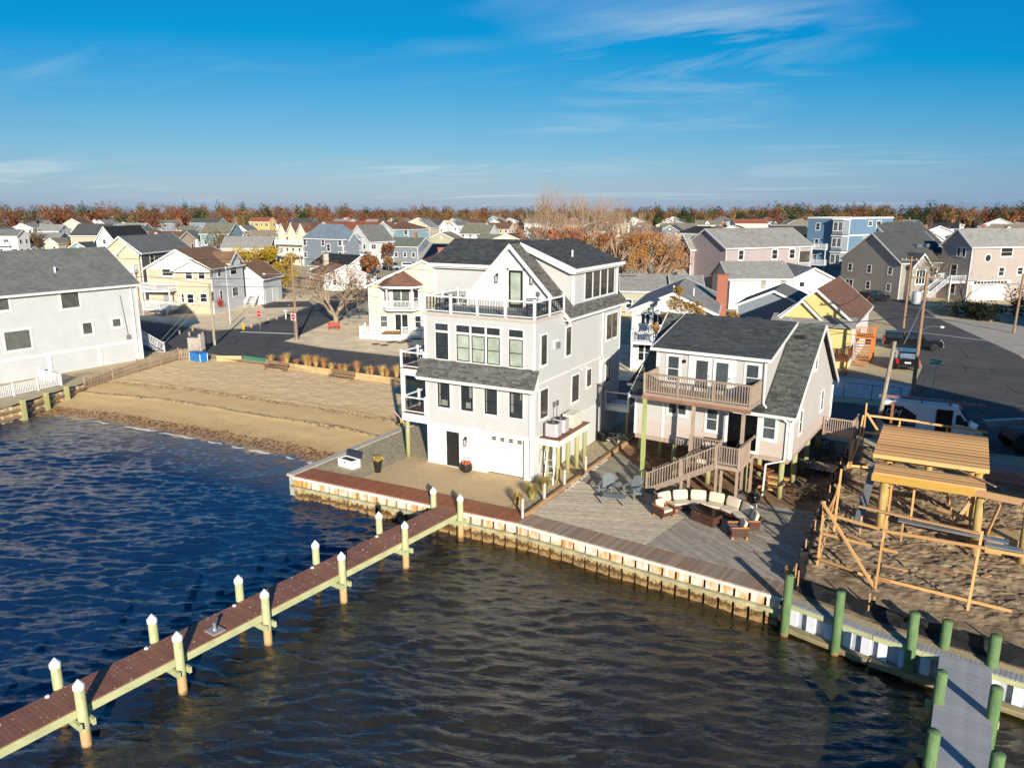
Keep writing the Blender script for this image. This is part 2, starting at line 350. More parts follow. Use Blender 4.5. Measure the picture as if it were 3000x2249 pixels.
calm = np.clip((XX-6)/4, 0, 1)*.25; zz_ *= (1-calm)
m.v = [tuple(v) for v in np.stack([XX, YY, W+zz_], -1).reshape(-1, 3)]; nx = len(xs); ny = len(ys)
ii = (np.arange(ny-1)[:, None]*nx+np.arange(nx-1)[None, :]).reshape(-1); m.f = np.stack([ii, ii+1, ii+nx+1, ii+nx], 1).tolist()
struct(m.build('water', WATER, smooth=True))
struct(MB().quad((-44, -600, W-.02), (900, -600, W-.02), (900, -33, W-.02), (-44, -33, W-.02)).quad((34, -33, W-.02), (900, -33, W-.02), (900, 0, W-.02), (34, 0, W-.02)).build('water', WATER))
struct(MB().quad((-46, -40, W-2.2), (40, -40, W-2.2), (40, -.9, W-2.2), (-46, -.9, W-2.2)).build('bay_bed', M('mud', (.06, .05, .03))))
# foam at the shore
m = MB()
for c0, ln, wd in ((-29.5, 1.6, .16), (-24.2, 5.6, .30), (-20.6, 1.7, .26), (-17.6, 1.5, .2), (-15.4, 1.3, .16), (-13.3, 1.9, .34), (-10.5, .9, .2), (-8.2, 1.3, .42), (-6.6, .9, .25)):
    n = 14; top = []; bot = []
    for i in range(n+1):
        x = c0+ln*(i/n-.5); e = math.sin(math.pi*i/n)**.5*wd; y = float(shore(x))-.12+.06*math.sin(x*5)
        top.append((x, y+e*.5+rnd.uniform(-.04, .04), W+.06)); bot.append((x, y-e*.5+rnd.uniform(-.05, .05), W+.05))
    for i in range(n): m.quad(bot[i], bot[i+1], top[i+1], top[i])
o = m.build('shore_foam', M('foam', (.78, .78, .76), .9, .1, 8, bump=.5)); o['kind'] = 'stuff'
# ================================================================ bulkheads, walkways, decks, pier, dock
def clip(poly, a, b):        # part of convex polygon between a<=n.x<=b ; poly as list of (s,t), s is the sorted coordinate
    def half(pl, k, sg):
        o = []
        for i in range(len(pl)):
            p, q = pl[i], pl[(i+1) % len(pl)]; dp, dq = sg*(p[0]-k), sg*(q[0]-k)
            if dp >= 0: o.append(p)
            if dp*dq < 0: f = dp/(dp-dq); o.append((p[0]+(q[0]-p[0])*f, p[1]+(q[1]-p[1])*f))
        return o
    return half(half(poly, a, 1), b, -1) if poly else []
def boards(parent, name, poly, ang, bw, z0, z1, mat, gap=.012, split=0, base=(0, 0)):
    ca, sa = math.cos(R(ang)), math.sin(R(ang))      # direction of boards
    st = [(-(p[0]-base[0])*sa+(p[1]-base[1])*ca, (p[0]-base[0])*ca+(p[1]-base[1])*sa) for p in poly]
    s = min(a for a, b in st); s1 = max(a for a, b in st)
    while s < s1-.02:
        c = clip(st, s, s+bw-gap)
        if len(c) >= 3:
            pieces = [c]
            if split:
                t0 = min(b for a, b in c); t1 = max(b for a, b in c); cut = t0+rnd.uniform(.2, .8)*(t1-t0)
                if t1-t0 > split:
                    sw = [(b, a) for a, b in c]; pieces = [[(b, a) for a, b in clip(sw, t0-1, cut-.004)], [(b, a) for a, b in clip(sw, cut+.004, t1+1)]]
            for c in pieces:
                if len(c) < 3: continue
                pts = [(base[0]-a*sa+b*ca, base[1]+a*ca+b*sa) for a, b in c]; dz = rnd.uniform(0, .004)
                ar = sum(pts[i][0]*pts[(i+1) % len(pts)][1]-pts[(i+1) % len(pts)][0]*pts[i][1] for i in range(len(pts)))
                if abs(ar) < .004: continue
                if ar < 0: pts.reverse()
                MB().prism(pts, z0, z1+dz).build(name, mat, parent)
        s += bw
REDWOOD = M('red_brown_composite', (.31, .108, .045), .62, .14, 4, bump=.1, bscale=40, orand=.14)
DECKGRAY = M('weathered_deck_boards', (.37, .31, .24), .8, .2, 2.2, (1.5, 1.5, 1.5), .3, 30, orand=.2)
DECKPALE = M('pale_deck_boards', (.53, .44, .325), .8, .2, 2.2, (1.5, 1.5, 1.5), .3, 30, orand=.16)
DECKDARK = M('dark_deck_boards', (.30, .265, .205), .75, .22, 2.2, (1.5, 1.5, 1.5), .3, 30, orand=.18)  # darker tone for the rear zones of the deck
STRIPW = M('rust_stained_boards', (.38, .33, .265), .8, .25, .9, bump=.25, bscale=30, orand=.22, col2=(.36, .21, .125))
VINYL = M('stained_white_vinyl', (.72, .68, .60), .6, .22, 2.5, col2=(.78, .76, .72))
def rustm():
    t = NT('rust_stained_vinyl'); p = t.pos(); f = t.ramp(t.noise(t.map(p, (2, 2, .7)), 1.6, 4, .65), .38, .62)
    return t.fin(t.mix(f, (.74, .70, .62), (.62, .27, .045)), .6)
RUST = rustm()
def pilem():
    t = NT('stained_sheet_pile'); p = t.pos(); s_ = t.n('ShaderNodeSeparateXYZ'); t.l(p, s_.inputs[0])
    e = t.math('MULTIPLY_ADD', t.noise(p, 3.5, 5, .75), 1.1, t.math('SUBTRACT', t.math('MULTIPLY', s_.outputs[2], -1), 1.43))
    c = t.mix(t.ramp(t.noise(t.map(p, (4, 4, .7)), 2, 5, .6), .3, .7), (.42, .29, .125), (.54, .39, .19))
    c = t.mix(t.ramp(e, -.03, .09), c, (.09, .05, .016)); c = t.mix(t.ramp(e, .17, .36), c, (.36, .215, .085))
    return t.fin(t.hsv(c, t.math('MULTIPLY_ADD', t.noise(p, 12, 4, .7), .7, .65)), .8)
PILE = pilem(); DARKGAP = M('dark_joint', (.012, .010, .008), .9)
WALE = M('wale_timber', (.40, .37, .22), .8, .35, 2, (1, 1, 1), .3, 14)
def bulkhead(name, label, p, q, zcap=-.02, sp=.62, wid=.5):
    p = Vector((p[0], p[1], 0)); q = Vector((q[0], q[1], 0)); L = (q-p).length; t = thing(name, label, 'bulkhead', p, math.atan2(q.y-p.y, q.x-p.x))
    MB().box(0, .02, -2.9, L, .16, zcap-.05).build('backing_sheet', DARKGAP, t)
    MB().box(-.02, -.16, zcap-.15, L+.02, .3, zcap-.01).build('cap', VINYL, t)
    a = MB().box(-wid/2, -.13, -2.9, wid/2, .05, -.56).mesh('sheet_pile', PILE); b = MB().box(-wid/2, -.12, -.555, wid/2, .04, zcap-.155).mesh('pile_head', RUST)
    n = int(L/sp)
    for i in range(n):
        x = (i+.5)*L/n; link('sheet_pile', a, t, (x, rnd.uniform(-.012, .012), 0)); link('pile_head', b, t, (x, rnd.uniform(-.01, .01), 0))
    x = -.12
    while x < L:
        l = min(3.6, L+.1-x); MB().box(x, -.33, -.68+rnd.uniform(-.01, .01), x+l-.015, -.135, -.54).build('wale', WALE, t); x += l
    return t
bulkhead('bulkhead', 'rust-stained vinyl bulkhead with cap and timber wale below the brown walkway', (-5.25, -5.72), (9.0, -5.27))
bulkhead('bulkhead', 'tan sheet-pile bulkhead with pale wale below the weathered deck of the grey house', (9.03, -5.27), (21.55, -6.5))
t = thing('bulkhead', 'beach-side retaining wall with concrete cap beside the pebble bed', 'bulkhead', (-5.5, -5.7, 0))
MB().box(-.2, 0, -2.9, .12, 22.5, -.1).build('wall_face', M('grey_concrete', (.40, .36, .31), .9, .15, 1.5, bump=.2), t)
MB().box(-.28, -.1, -.095, .2, 22.5, .05).build('cap', M('pale_concrete_cap', (.46, .42, .36), .9, .15, 1.5, bump=.2), t)
# brown composite walkway along the bulkhead
t = thing('walkway', 'red-brown composite walkway along the bulkhead beside the tan patio', 'walkway')
boards(t, 'plank', [(-5.2, -5.80), (9.02, -5.38), (9.02, -3.98), (3.7, -4.02), (-5.2, -4.38)], 91.8, .145, -.02, .03, REDWOOD)
# deck of the grey house
t = thing('wood_deck', 'large weathered wood deck with herringbone boards beside the grey house', 'deck')
F0, F1 = (9.06, -5.40), (21.6, -6.64); I0, I1 = (9.12, -4.12), (21.55, -5.38)
boards(t, 'plank', [F0, F1, I1, I0], 84.3, .145, -.03, .02, STRIPW)
Pm = (15.3, I0[1]+(I1[1]-I0[1])*(15.3-I0[0])/(I1[0]-I0[0])); Pc = (15.95, -.8)
boards(t, 'plank', [(9.12, -4.10), (Pm[0], Pm[1]+.02), Pc, (9.3, 1.35)], 21, .145, -.03, .02, DECKPALE, split=4)
boards(t, 'plank', [(Pm[0]+.03, Pm[1]+.02), (21.55, -5.36), (21.66, -1.5), (Pc[0]+.03, Pc[1])], -37, .145, -.03, .02, DECKGRAY, split=4)
boards(t, 'plank', [(9.3, 1.39), (Pc[0], Pc[1]+.04), (15.95, 2.6), (13.2, 4.0), (9.35, 7.0)], -19, .145, -.03, .02, DECKDARK, split=4)
boards(t, 'plank', [(15.99, -.76), (21.66, -1.46), (21.7, 2.95), (15.99, 2.6)], 14, .145, -.03, .02, DECKDARK, split=3)
MB().prism([(9.1, -5.3), (21.5, -6.5), (21.6, 2.9), (16, 2.55), (13.2, 3.95), (9.3, 6.9)], -.30, -.045).build('joist_frame', OLDWOOD, t)
t = thing('kerb', 'brown timber kerb edging the deck along the property line', 'kerb')
for y0, y1 in ((-4.5, -1.9), (-1.85, .8), (.85, 3.6), (3.65, 6.5), (6.55, 9.4), (9.45, 12.5)): board('timber', M('curb_timber', (.40, .23, .11), .8, .3, 2, bump=.3, orand=.15), (9.05+.012*(y0+4.5), y0, .08), (9.05+.012*(y1+4.5), y1, .08), .14, .22, t)
rb = M('river_stones', (.50, .46, .42), .8, .3, 3, isl=.35)
m = MB()
for i in range(150):
    y = rnd.uniform(-.5, 5.5); x = 9.2+rnd.uniform(0, .22); r_ = rnd.uniform(.03, .07); m.lathe([(r_*.5, 0), (r_, r_*.4), (r_*.6, r_*.8)], (x, y, .02), 6)
o = m.build('river_stones', rb); o['kind'] = 'stuff'
pk = M('silvered_picket', (.52, .47, .41), .8, .2, 3, (6, 6, 1), .2)
for i, (x, y) in enumerate(((9.0, -4.75), (9.0, -2.35), (9.02, .05), (9.1, 2.75))):
    o = MB().lathe([(.075, -.04), (.075, .78), (.05, .80), (.05, .84), (.08, .86), (.085, .92), (.055, .97), (.012, 1.04)], (0, 0, 0), 8).build('mooring_post', pk, None, loc=(x, y, .0))
    tag(o, ['short carved grey wooden post at the corner of the brown walkway and deck', 'short carved grey wooden post by the ornamental grasses', 'short carved grey wooden post in front of the swimming pool ladder', 'short carved grey wooden post behind the dark crate on the kerb'][i], 'post', 'carved posts on the property line')
# pier
t = thing('pier', 'long narrow red-brown plank pier on white-capped pilings over the bay', 'pier', (5.22, -5.55, 0), math.atan2(-20.4, -2.12))
PW = 1.42; L = 31
pm = MB().box(-.0655, -PW/2, -.02, .0655, PW/2, .012).mesh('plank', M('pier_composite', (.275, .118, .075), .6, .16, 5, bump=.1, bscale=40, orand=.12))
for i in range(int(L/.138)): link('plank', pm, t, ((i+.5)*.138, rnd.uniform(-.006, .006), .012+rnd.uniform(0, .003)))
GREENT = M('green_treated_timber', (.45, .46, .25), .75, .18, 1.4, (1, 1, 1), .2, 12)
for s in (-1, 1): MB().box(-.0, s*(PW/2-.03)-.03, -.30, L, s*(PW/2-.03)+.03, -.025).build('stringer', GREENT, t)
MB().box(0, -.05, -.28, L, .05, -.03).build('stringer', GREENT, t)
CAPW = M('white_piling_cap', (.80, .80, .79), .5, .04)
def pilem2(name, a, b, zc):
    t_ = NT(name); p = t_.pos(); s_ = t_.n('ShaderNodeSeparateXYZ'); t_.l(p, s_.inputs[0])
    c = t_.mix(t_.ramp(t_.noise(t_.map(p, (5, 5, .8)), 2, 5, .65), .3, .7), a, b)
    k = t_.math('ADD', s_.outputs[2], t_.math('MULTIPLY', t_.noise(p, 3, 4, .6), .35)); c = t_.mix(t_.ramp(k, zc+.05, zc), c, (.50, .34, .155)); c = t_.mix(t_.ramp(k, W+.36, W+.22), c, (.20, .10, .035))
    t_.bump(t_.noise(t_.map(p, (14, 14, 1.2)), 2, 4), .35, .03); return t_.fin(t_.hsv(c, t_.math('MULTIPLY_ADD', t_.noise(p, 9, 3, .7), .5, .75)), .8)
PIL = pilem2('pier_piling', (.36, .37, .17), (.50, .50, .30), -.45)
pil_me = MB().lathe([(.165, -3.2), (.155, -.5), (.15, .80)], n=16).mesh('piling', PIL, True); cap_me = MB().lathe([(.172, .74), (.172, .86), (.165, .875), (.008, 1.06)], n=16).mesh('cap', CAPW)
for i, s_ in enumerate((.2, 4.2, 8.0, 11.8, 15.3, 18.5, 21.9, 25.3)):
    for sd in (1, -1):
        dx = -.5 if sd < 0 else 0
        if i == 0: dx = 0
        q = link('piling', pil_me, t, (s_+dx*.25, sd*(PW/2+.165), 0), rnd.uniform(0, 6)); link('cap', cap_me, q)
    for k in (-.2, .2): MB().box(s_+k-.045, -PW/2-.42, -.52, s_+k+.045, PW/2+.42, -.305).build('cross_beam', GREENT, t)
    if i: link('deck_light', MB().lathe([(.07, 0), (.075, .03), (.045, .06)], n=12).mesh('deck_light', CAPW), t, (s_+.32, -PW/2+.1, .027))
m = MB()
for i in range(260):
    x = rnd.uniform(1, L); y = rnd.uniform(-PW/2, PW/2); r_ = rnd.uniform(.008, .03); m.prism([(x+r_*rnd.uniform(.6, 1.4)*math.cos(a), y+r_*rnd.uniform(.6, 1.4)*math.sin(a)) for a in (0, 1.2, 2.5, 3.7, 5)], .026, .031)
m.build('gull_droppings', M('dropping_white', (.7, .68, .64), .9), t, kind='stuff')
t2 = thing('pedestal', 'small grey metal pedestal base bolted to the brown pier planks', 'pedestal', (4.15, -19.1, .028), R(-6))
MB().box(-.28, -.24, 0, .28, .24, .05).build('base_plate', M('pedestal_grey', (.33, .31, .29), .6), t2)
MB().lathe([(.09, .05), (.08, .09), (.06, .12), (.06, .30), (.09, .31), (.09, .35)], n=12).build('post', GRAYMETAL, t2)
# grey dock and vinyl bulkhead of the building lot
GD = M('grey_composite', (.36, .36, .37), .6, .10, 4, bump=.08, orand=.07)
CW = M('clean_white_vinyl', (.70, .72, .76), .5, .1, 1.5)
P0, P1, P2 = Vector((21.75, -6.62, 0)), Vector((24.9, -7.55, 0)), Vector((36, -9.35, 0))
t = thing('bulkhead', 'white vinyl bulkhead with grey plank cap and low timber wale below the building lot', 'bulkhead')
for p, q in ((P0, P1), (P1, P2)):
    d = (q-p).normalized(); n_ = Vector((d.y, -d.x, 0)); L = (q-p).length; a = math.degrees(math.atan2(d.y, d.x)); i = 0
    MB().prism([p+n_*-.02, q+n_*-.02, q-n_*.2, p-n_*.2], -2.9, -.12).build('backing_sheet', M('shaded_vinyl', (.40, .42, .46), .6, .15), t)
    boards(t, 'plank', [p+n_*.18, q+n_*.18, q-n_*.42, p-n_*.42], a+90, .145, -.11, -.07, GD)
    x = 0
    while x < L: e = min(L, x+1.6); c = p+d*((x+e)/2)+n_*.17; board('fascia', GREENT, p+d*x+n_*.15+Vector((0, 0, -.21)), p+d*(e-.01)+n_*.15+Vector((0, 0, -.21)), .06, .18, t); x += 1.6
    x = .35
    while x < L:
        c = p+d*x
        for dd, ww, mt, z0, z1 in ((.06, .30, CW, -.98, -.31), (.06, .34, PILE, -2.9, -1.12)):
            o = board('sheet_pile', mt, c+n_*dd+Vector((0, 0, z0)), c+n_*dd+Vector((0, 0, z1)), ww, .16, t, up=n_)
        x += .68
    x = 0
    while x < L: e = min(L, x+2.4); board('wale', M('wet_wale', (.30, .24, .13), .8, .35, 2, bump=.3), p+d*x+n_*.3+Vector((0, 0, -1.08)), p+d*(e-.02)+n_*.3+Vector((0, 0, -1.08)), .28, .2, t); x += 2.4
GPIL = pilem2('green_mooring_pile', (.07, .145, .055), (.15, .23, .09), -1.0)
def gpiling(px, py, zt, r_, label):
    p = g(px, py, zt); o = MB().lathe([(r_*1.02, -3.2), (r_, zt-.02), (r_*.9, zt)], n=18).build('mooring_piling', GPIL, None, True, loc=(p.x, p.y, 0)); tag(o, label, 'piling', 'green mooring pilings'); o.rotation_euler = (rnd.uniform(-.012, .012), rnd.uniform(-.012, .012), rnd.uniform(0, 6))
gpiling(2313, 1684, 1.25, .165, 'green mooring piling where the weathered deck meets the white bulkhead')
gpiling(2464, 1732, 1.25, .165, 'green mooring piling in front of the black silt fence by the short stake')
gpiling(2682, 1794, 1.25, .17, 'green mooring piling on the white bulkhead next to the grey dock')
gpiling(2777, 1817, 1.0, .165, 'green piling at the shore end of the grey dock, near the weathered deck')
gpiling(2920, 1861, 1.05, .175, 'green piling at the shore end of the grey dock, away from the weathered deck')
gpiling(2760, 1966, 1.0, .17, 'second green piling along the grey dock, on the side of the weathered deck')
gpiling(2922, 2011, 1.0, .17, 'second green piling along the grey dock, on the side away from the weathered deck')
gpiling(2737, 2140, 1.0, .17, 'third green piling along the grey dock, on the side of the weathered deck')
gpiling(2925, 2206, 1.0, .17, 'third green piling along the grey dock, on the side away from the weathered deck')
t = thing('grey_dock', 'grey composite plank dock running out from the white bulkhead', 'dock', (27.72, -7.95, 0), R(-93))
pm = MB().box(-.069, -.76, -.10, .069, .76, -.065).mesh('plank', GD)
for i in range(90): link('plank', pm, t, ((i+.5)*.1405, 0, rnd.uniform(0, .003)))
for s in (-.7, 0, .7): MB().box(0, s-.05, -.36, 12.6, s+.05, -.105).build('stringer', GREENT, t)
for s in (2.6, 5.2, 8.4, 11.4): MB().box(s-.05, -1.0, -.6, s+.05, 1.0, -.365).build('cross_beam', GREENT, t)
# beach wall, picket fence, left bulkhead
t = thing('beach_wall', 'low timber retaining wall between the beach and the street', 'wall', (0, 0, 0))
TW = M('tan_timber_wall', (.50, .36, .18), .85, .28, 1.5, (1, 1, 1), .3, 12, orand=.18)
ln = [(-37.4, 15.9), (-35.0, 17.0), (-31.6, 17.1), (-29.4, 16.7), (-21, 16.5), (-14.3, 16.45), (-5.8, 16.4)]
for (xa, ya), (xb, yb) in zip(ln, ln[1:]):
    if xa == -35.0: continue
    n = max(1, round(math.hypot(xb-xa, yb-ya)/2.4))
    for i in range(n):
        p = Vector((xa+(xb-xa)*i/n, ya+(yb-ya)*i/n, 0)); q = Vector((xa+(xb-xa)*(i+1)/n, ya+(yb-ya)*(i+1)/n, 0)); d = (q-p).normalized()*.008
        for k in range(5): board('timber', TW, p+d+Vector((0, 0, -.62+.2*k)), q-d+Vector((0, 0, -.62+.2*k)), .16, .19, t)
t = thing('gate', 'closed double gate of dark green boards in the beach wall', 'gate', (-33.3, 17.05, -.35))
gg = M('green_gate_paint', (.05, .17, .11), .6, .2, 2)
for k in range(16): MB().box(-1.6+.2*k, -.03, -.3, -1.6+.2*k+.19, .03, .68).build('board', gg, t)
for z in (-.05, .5): MB().box(-1.65, .031, z, 1.6, .09, z+.1).build('rail', gg, t)
def picket(name, label, pts, zs, h, mat, sp=.16, cat='fence'):
    t = thing(name, label, cat)
    for (a, za), (b, zb) in zip(zip(pts, zs), list(zip(pts, zs))[1:]):
        p = Vector((*a, za)); q = Vector((*b, zb)); d = q-p; L = d.length; n = int(L/sp)
        me = MB().prism([(-.045, -.012), (.045, -.012), (.045, .012), (-.045, .012)], .06, h-.06).ext([(-.045, -.012, h-.06), (.045, -.012, h-.06), (0, -.012, h)], (0, .024, 0)).mesh('picket', mat)
        az = math.atan2(d.y, d.x)
        for i in range(n): link('picket', me, t, p+d*((i+.5)/n)+Vector((0, 0, rnd.uniform(-.03, .03))), az)
        for z in (.28, h-.3): board('rail', mat, p+Vector((.03, .03, z)), q+Vector((.03, .03, z)), .05, .09, t)
        MB().box(-.06, -.06, -.5, .06, .06, h+.12).build('post', mat, t, loc=p)
    MB().box(-.06, -.06, -.5, .06, .06, h+.12).build('post', mat, t, loc=q); return t
picket('picket_fence', 'weathered brown picket fence between the beach and the pale grey house', [(-38.5, 2.7), (-39.2, 5.8), (-39.9, 8.8), (-40.4, 11.7), (-41.0, 14.2), (-39.6, 15.6)], [-.75, -.5, -.35, -.25, -.2, -.2], 1.15, M('old_picket_wood', (.34, .25, .17), .85, .25, 3, bump=.2, orand=.22))
t = thing('bulkhead', 'timber bulkhead with square posts below the pale grey house', 'bulkhead')
lp = [(-34.6, -14), (-35.2, -10), (-35.7, -6.5), (-36.0, -4.0), (-36.9, -1.7), (-37.6, .4), (-38.4, 2.5)]
for (xa, ya), (xb, yb) in zip(lp, lp[1:]):
    p = Vector((xa, ya, 0)); q = Vector((xb, yb, 0)); d = q-p; n = int(d.length/.32); a = math.atan2(d.y, d.x)
    for i in range(n): board('sheet_board', PILE if i % 2 else RUST, p+d*((i+.5)/n)+Vector((0, 0, -2.4)), p+d*((i+.5)/n)+Vector((0, 0, -.12+rnd.uniform(-.03, .03))), .3, .1, t, up=(math.sin(a), -math.cos(a), 0))
    for z in (-.45, -1.0): board('wale', M('grey_wale', (.25, .19, .12), .8, .3, 2), p+Vector((.16, -.05, z)), q+Vector((.16, -.05, z)), .14, .2, t)
    MB().box(-.15, -.15, -2.6, .15, .15, .35).build('post', GREENWOOD, t, loc=p+Vector((.35, -.05, 0)))
# ================================================================ building helpers
def window(par, P, a, u0, u1, z0, z1, trim=.09, tm=None, sm=None, sash=.055, mid=True, cols=1, rows=1, glass=None, sub=True, sill=True, depth=.035, grid=None, curtain=None):
    tm = tm or WHITE; sm = sm or WHITE; glass = glass or GLASS
    m = MB(); t = trim
    if t:
        m.box(u0-t, -depth, z0-t, u0, 0, z1+t).box(u1, -depth, z0-t, u1+t, 0, z1+t).box(u0, -depth, z1, u1, 0, z1+t).box(u0, -depth, z0-t, u1, 0, z0)
        if sill: m.box(u0-t-.03, -depth-.03, z0-t-.04, u1+t+.03, 0, z0-t-.001)
    def bars(m):
        n = cols; wd = (u1-u0)/n
        for i in range(n):
            a0, a1 = u0+i*wd+.004, u0+(i+1)*wd-.004; y = -depth+.008
            m.box(a0, y, z0+.004, a0+sash, .0, z1-.004).box(a1-sash, y, z0+.004, a1, .0, z1-.004).box(a0+sash, y, z1-sash, a1-sash, .0, z1-.004).box(a0+sash, y, z0+.004, a1-sash, .0, z0+sash)
            if mid: zm = (z0+z1)/2; m.box(a0+sash, y+.004, zm-sash*.4, a1-sash, .0, zm+sash*.4)
            if grid:
                for k in range(1, grid[0]): x = a0+(a1-a0)*k/grid[0]; m.box(x-.012, y+.01, z0+sash, x+.012, .0, z1-sash)
                for k in range(1, grid[1]): z = z0+(z1-z0)*k/grid[1]; m.box(a0+sash, y+.01, z-.012, a1-sash, .0, z+.012)
    if sub:
        o = m.build('window', tm, par, loc=(P[0], P[1], P[2] if len(P) > 2 else 0), rot=a); f = MB(); bars(f); f.build('frame', sm, o)
        MB().box(u0+.01, -.014, z0+.01, u1-.01, -.001, z1-.01).build('pane', glass, o)
        if curtain:
            cm = M('curtain_behind_glass', (.24, .235, .21), .12, .2, 6, (9, 1, 1)); wq = u1-u0
            for a0, a1, b0, b1 in curtain: MB().box(u0+wq*a0, -.017, z0+(z1-z0)*b0, u0+wq*a1, -.0145, z0+(z1-z0)*b1).build('curtain', cm, o)
    else:
        bars(m); m.c = 1; m.box(u0+.01, -.014, z0+.01, u1-.01, -.002, z1-.01)
        o = m.build('window', [tm, glass], par, loc=(P[0], P[1], P[2] if len(P) > 2 else 0), rot=a)
    return o
POSTS = set()
def railing(par, P, Q, h=1.0, rm=None, bm=None, sp=.11, post=1.8, pw=.12, bw=.03, single=False, ends=True, top=.07, lift=.08, pcap=True):
    rm = rm or WHITEPLASTIC; bm = bm or rm; P = Vector(P); Q = Vector(Q); d = Q-P; L = d.length; n = max(1, round(Vector((d.x, d.y, 0)).length/post))
    az = math.atan2(d.y, d.x)
    for z, tk in ((h-top/2, top), (lift+.03, .06)): board('rail', rm, P+Vector((0, 0, z)), Q+Vector((0, 0, z)), max(top, .06) if z > h/2 else .05, tk, par)
    me = MB().box(-pw/2, -pw/2, -.02, pw/2, pw/2, h+.05)
    if pcap: me.box(-pw/2-.015, -pw/2-.015, h+.05, pw/2+.015, pw/2+.015, h+.075).lathe([(pw*.6, h+.075), (.01, h+.12)], n=4)
    me = me.mesh('post', rm)
    for i in range(n+1):
        c = P+d*(i/n); key = (par.name, round(c.x*6), round(c.y*6), round(c.z*3))
        if ((i in (0, n)) and not ends) or key in POSTS: continue
        POSTS.add(key); link('post', me, par, c, az)
    nb = int(Vector((d.x, d.y, 0)).length/sp); bme = MB().box(-bw/2, -bw/2, lift, bw/2, bw/2, h-top*.5)
    if single:
        bme = bme.mesh('baluster', bm)
        for i in range(1, nb): link('baluster', bme, par, P+d*(i/nb), az)
    else:
        m = MB()
        for i in range(1, nb):
            c = P+d*(i/nb); ca, sa = math.cos(az)*bw/2, math.sin(az)*bw/2
            m.prism([(c.x-ca+sa, c.y-sa-ca), (c.x+ca+sa, c.y+sa-ca), (c.x+ca-sa, c.y+sa+ca), (c.x-ca-sa, c.y-sa+ca)], c.z+lift, c.z+h-top*.5)
        if nb > 1: m.build('balusters', bm, par, kind='stuff')
def lantern(par, p, a):
    o = MB().box(-.06, -.03, -.02, .06, 0, .30).box(-.03, -.14, .24, .03, -.03, .28).box(-.085, -.2, .16, .085, -.05, .19).box(-.07, -.19, -.22, .07, -.06, -.20)
    for sx in (-.07, .06):
        for sy in (-.19, -.07): o.box(sx, sy, -.2, sx+.012, sy+.012, .16)
    o = o.build('lantern', BLACK, par, loc=p, rot=a); MB().box(-.055, -.175, -.19, .055, -.075, .15).build('glass', M('lamp_glass', (.45, .45, .43), .1), o)
def spout(par, pts, r_=.045, mat=None):
    m = MB()
    for p, q in zip(pts, pts[1:]): m.bar(p, q, r_*2, r_*1.7)
    m.build('downspout', mat or WHITE, par)
# ================================================================ main white house
HS = siding('white_lap_siding', (.52, .515, .505), .16, .55, .04); HB = M('white_panel_board', (.62, .62, .615), .5, .03, 1)
RD = roofm('charcoal_shingles', (.050, .053, .056), .8, .13, .34); RS = roofm('grey_shingles', (.105, .102, .095), 1.0, .10, .30)
DECKT = M('brown_deck_boards', (.17, .085, .06), .6, .2, 4, orand=.1); BAL = M('black_baluster', (.02, .02, .02), .4)
H = thing('white_house', 'tall white waterfront house with gabled roof deck, black windows and charcoal shingles', 'house', (0, 0, 0))
m = MB().box(0, 0, 0, 4.12, 12.7, 2.49).box(6.55, 0, 0, 7.15, 12.7, 2.49).box(4.12, 0, 2.28, 6.55, 12.7, 2.49).box(4.12, .9, 0, 6.55, 12.7, 2.28).box(-3, 5.4, -.04, -.002, 12.7, 2.49)
m.build('ground_floor_wall', HB, H)
MB().box(0, 0, 2.5, 7.15, 12.7, 8.9).box(-3, 5.4, 2.5, -.002, 12.7, 8.99).build('wall', HS, H)
m = MB()
for x0, x1 in ((.02, 1.18), (2.46, 3.42), (3.5, 3.98)):                      # raised panel mouldings
    for a in ((x0, .12, x1, .14), (x0, 2.30, x1, 2.32), (x0, .14, x0+.02, 2.30), (x1-.02, .14, x1, 2.30)): m.box(a[0], -.018, a[1], a[2], -.001, a[3])
m.box(-.01, -.03, -.02, 4.12, -.002, .10).box(6.55, -.03, -.02, 7.17, -.002, .10).box(4.02, -.03, .101, 4.12, -.003, 2.28).box(6.55, -.03, .101, 6.65, -.003, 2.28).box(4.02, -.03, 2.281, 6.65, -.003, 2.38)
m.box(1.26, -.03, .101, 1.38, -.003, 2.13).box(2.26, -.03, .101, 2.38, -.003, 2.13).box(1.26, -.03, 2.131, 2.38, -.003, 2.25)
m.build('panel_trim', WHITE, H)
m = MB().box(-.03, -.03, 2.5, .10, -.001, 5.2).box(7.05, -.03, 2.5, 7.18, -.001, 5.2).box(-.03, -.03, 6.32, .10, -.001, 8.9).box(7.05, -.03, 6.32, 7.18, -.001, 8.9).box(7.151, -.001, 2.5, 7.18, .10, 8.9).box(-.02, -.025, 2.44, 7.151, -.001, 2.52).box(7.151, .101, 2.44, 7.175, 12.7, 2.50)
m.box(7.151, .101, 5.44, 7.19, 9.3, 5.52).box(7.151, 9.24, 2.5, 7.18, 9.34, 5.44).box(7.151, 12.6, 2.5, 7.18, 12.7, 8.7).build('corner_board', WHITE, H)
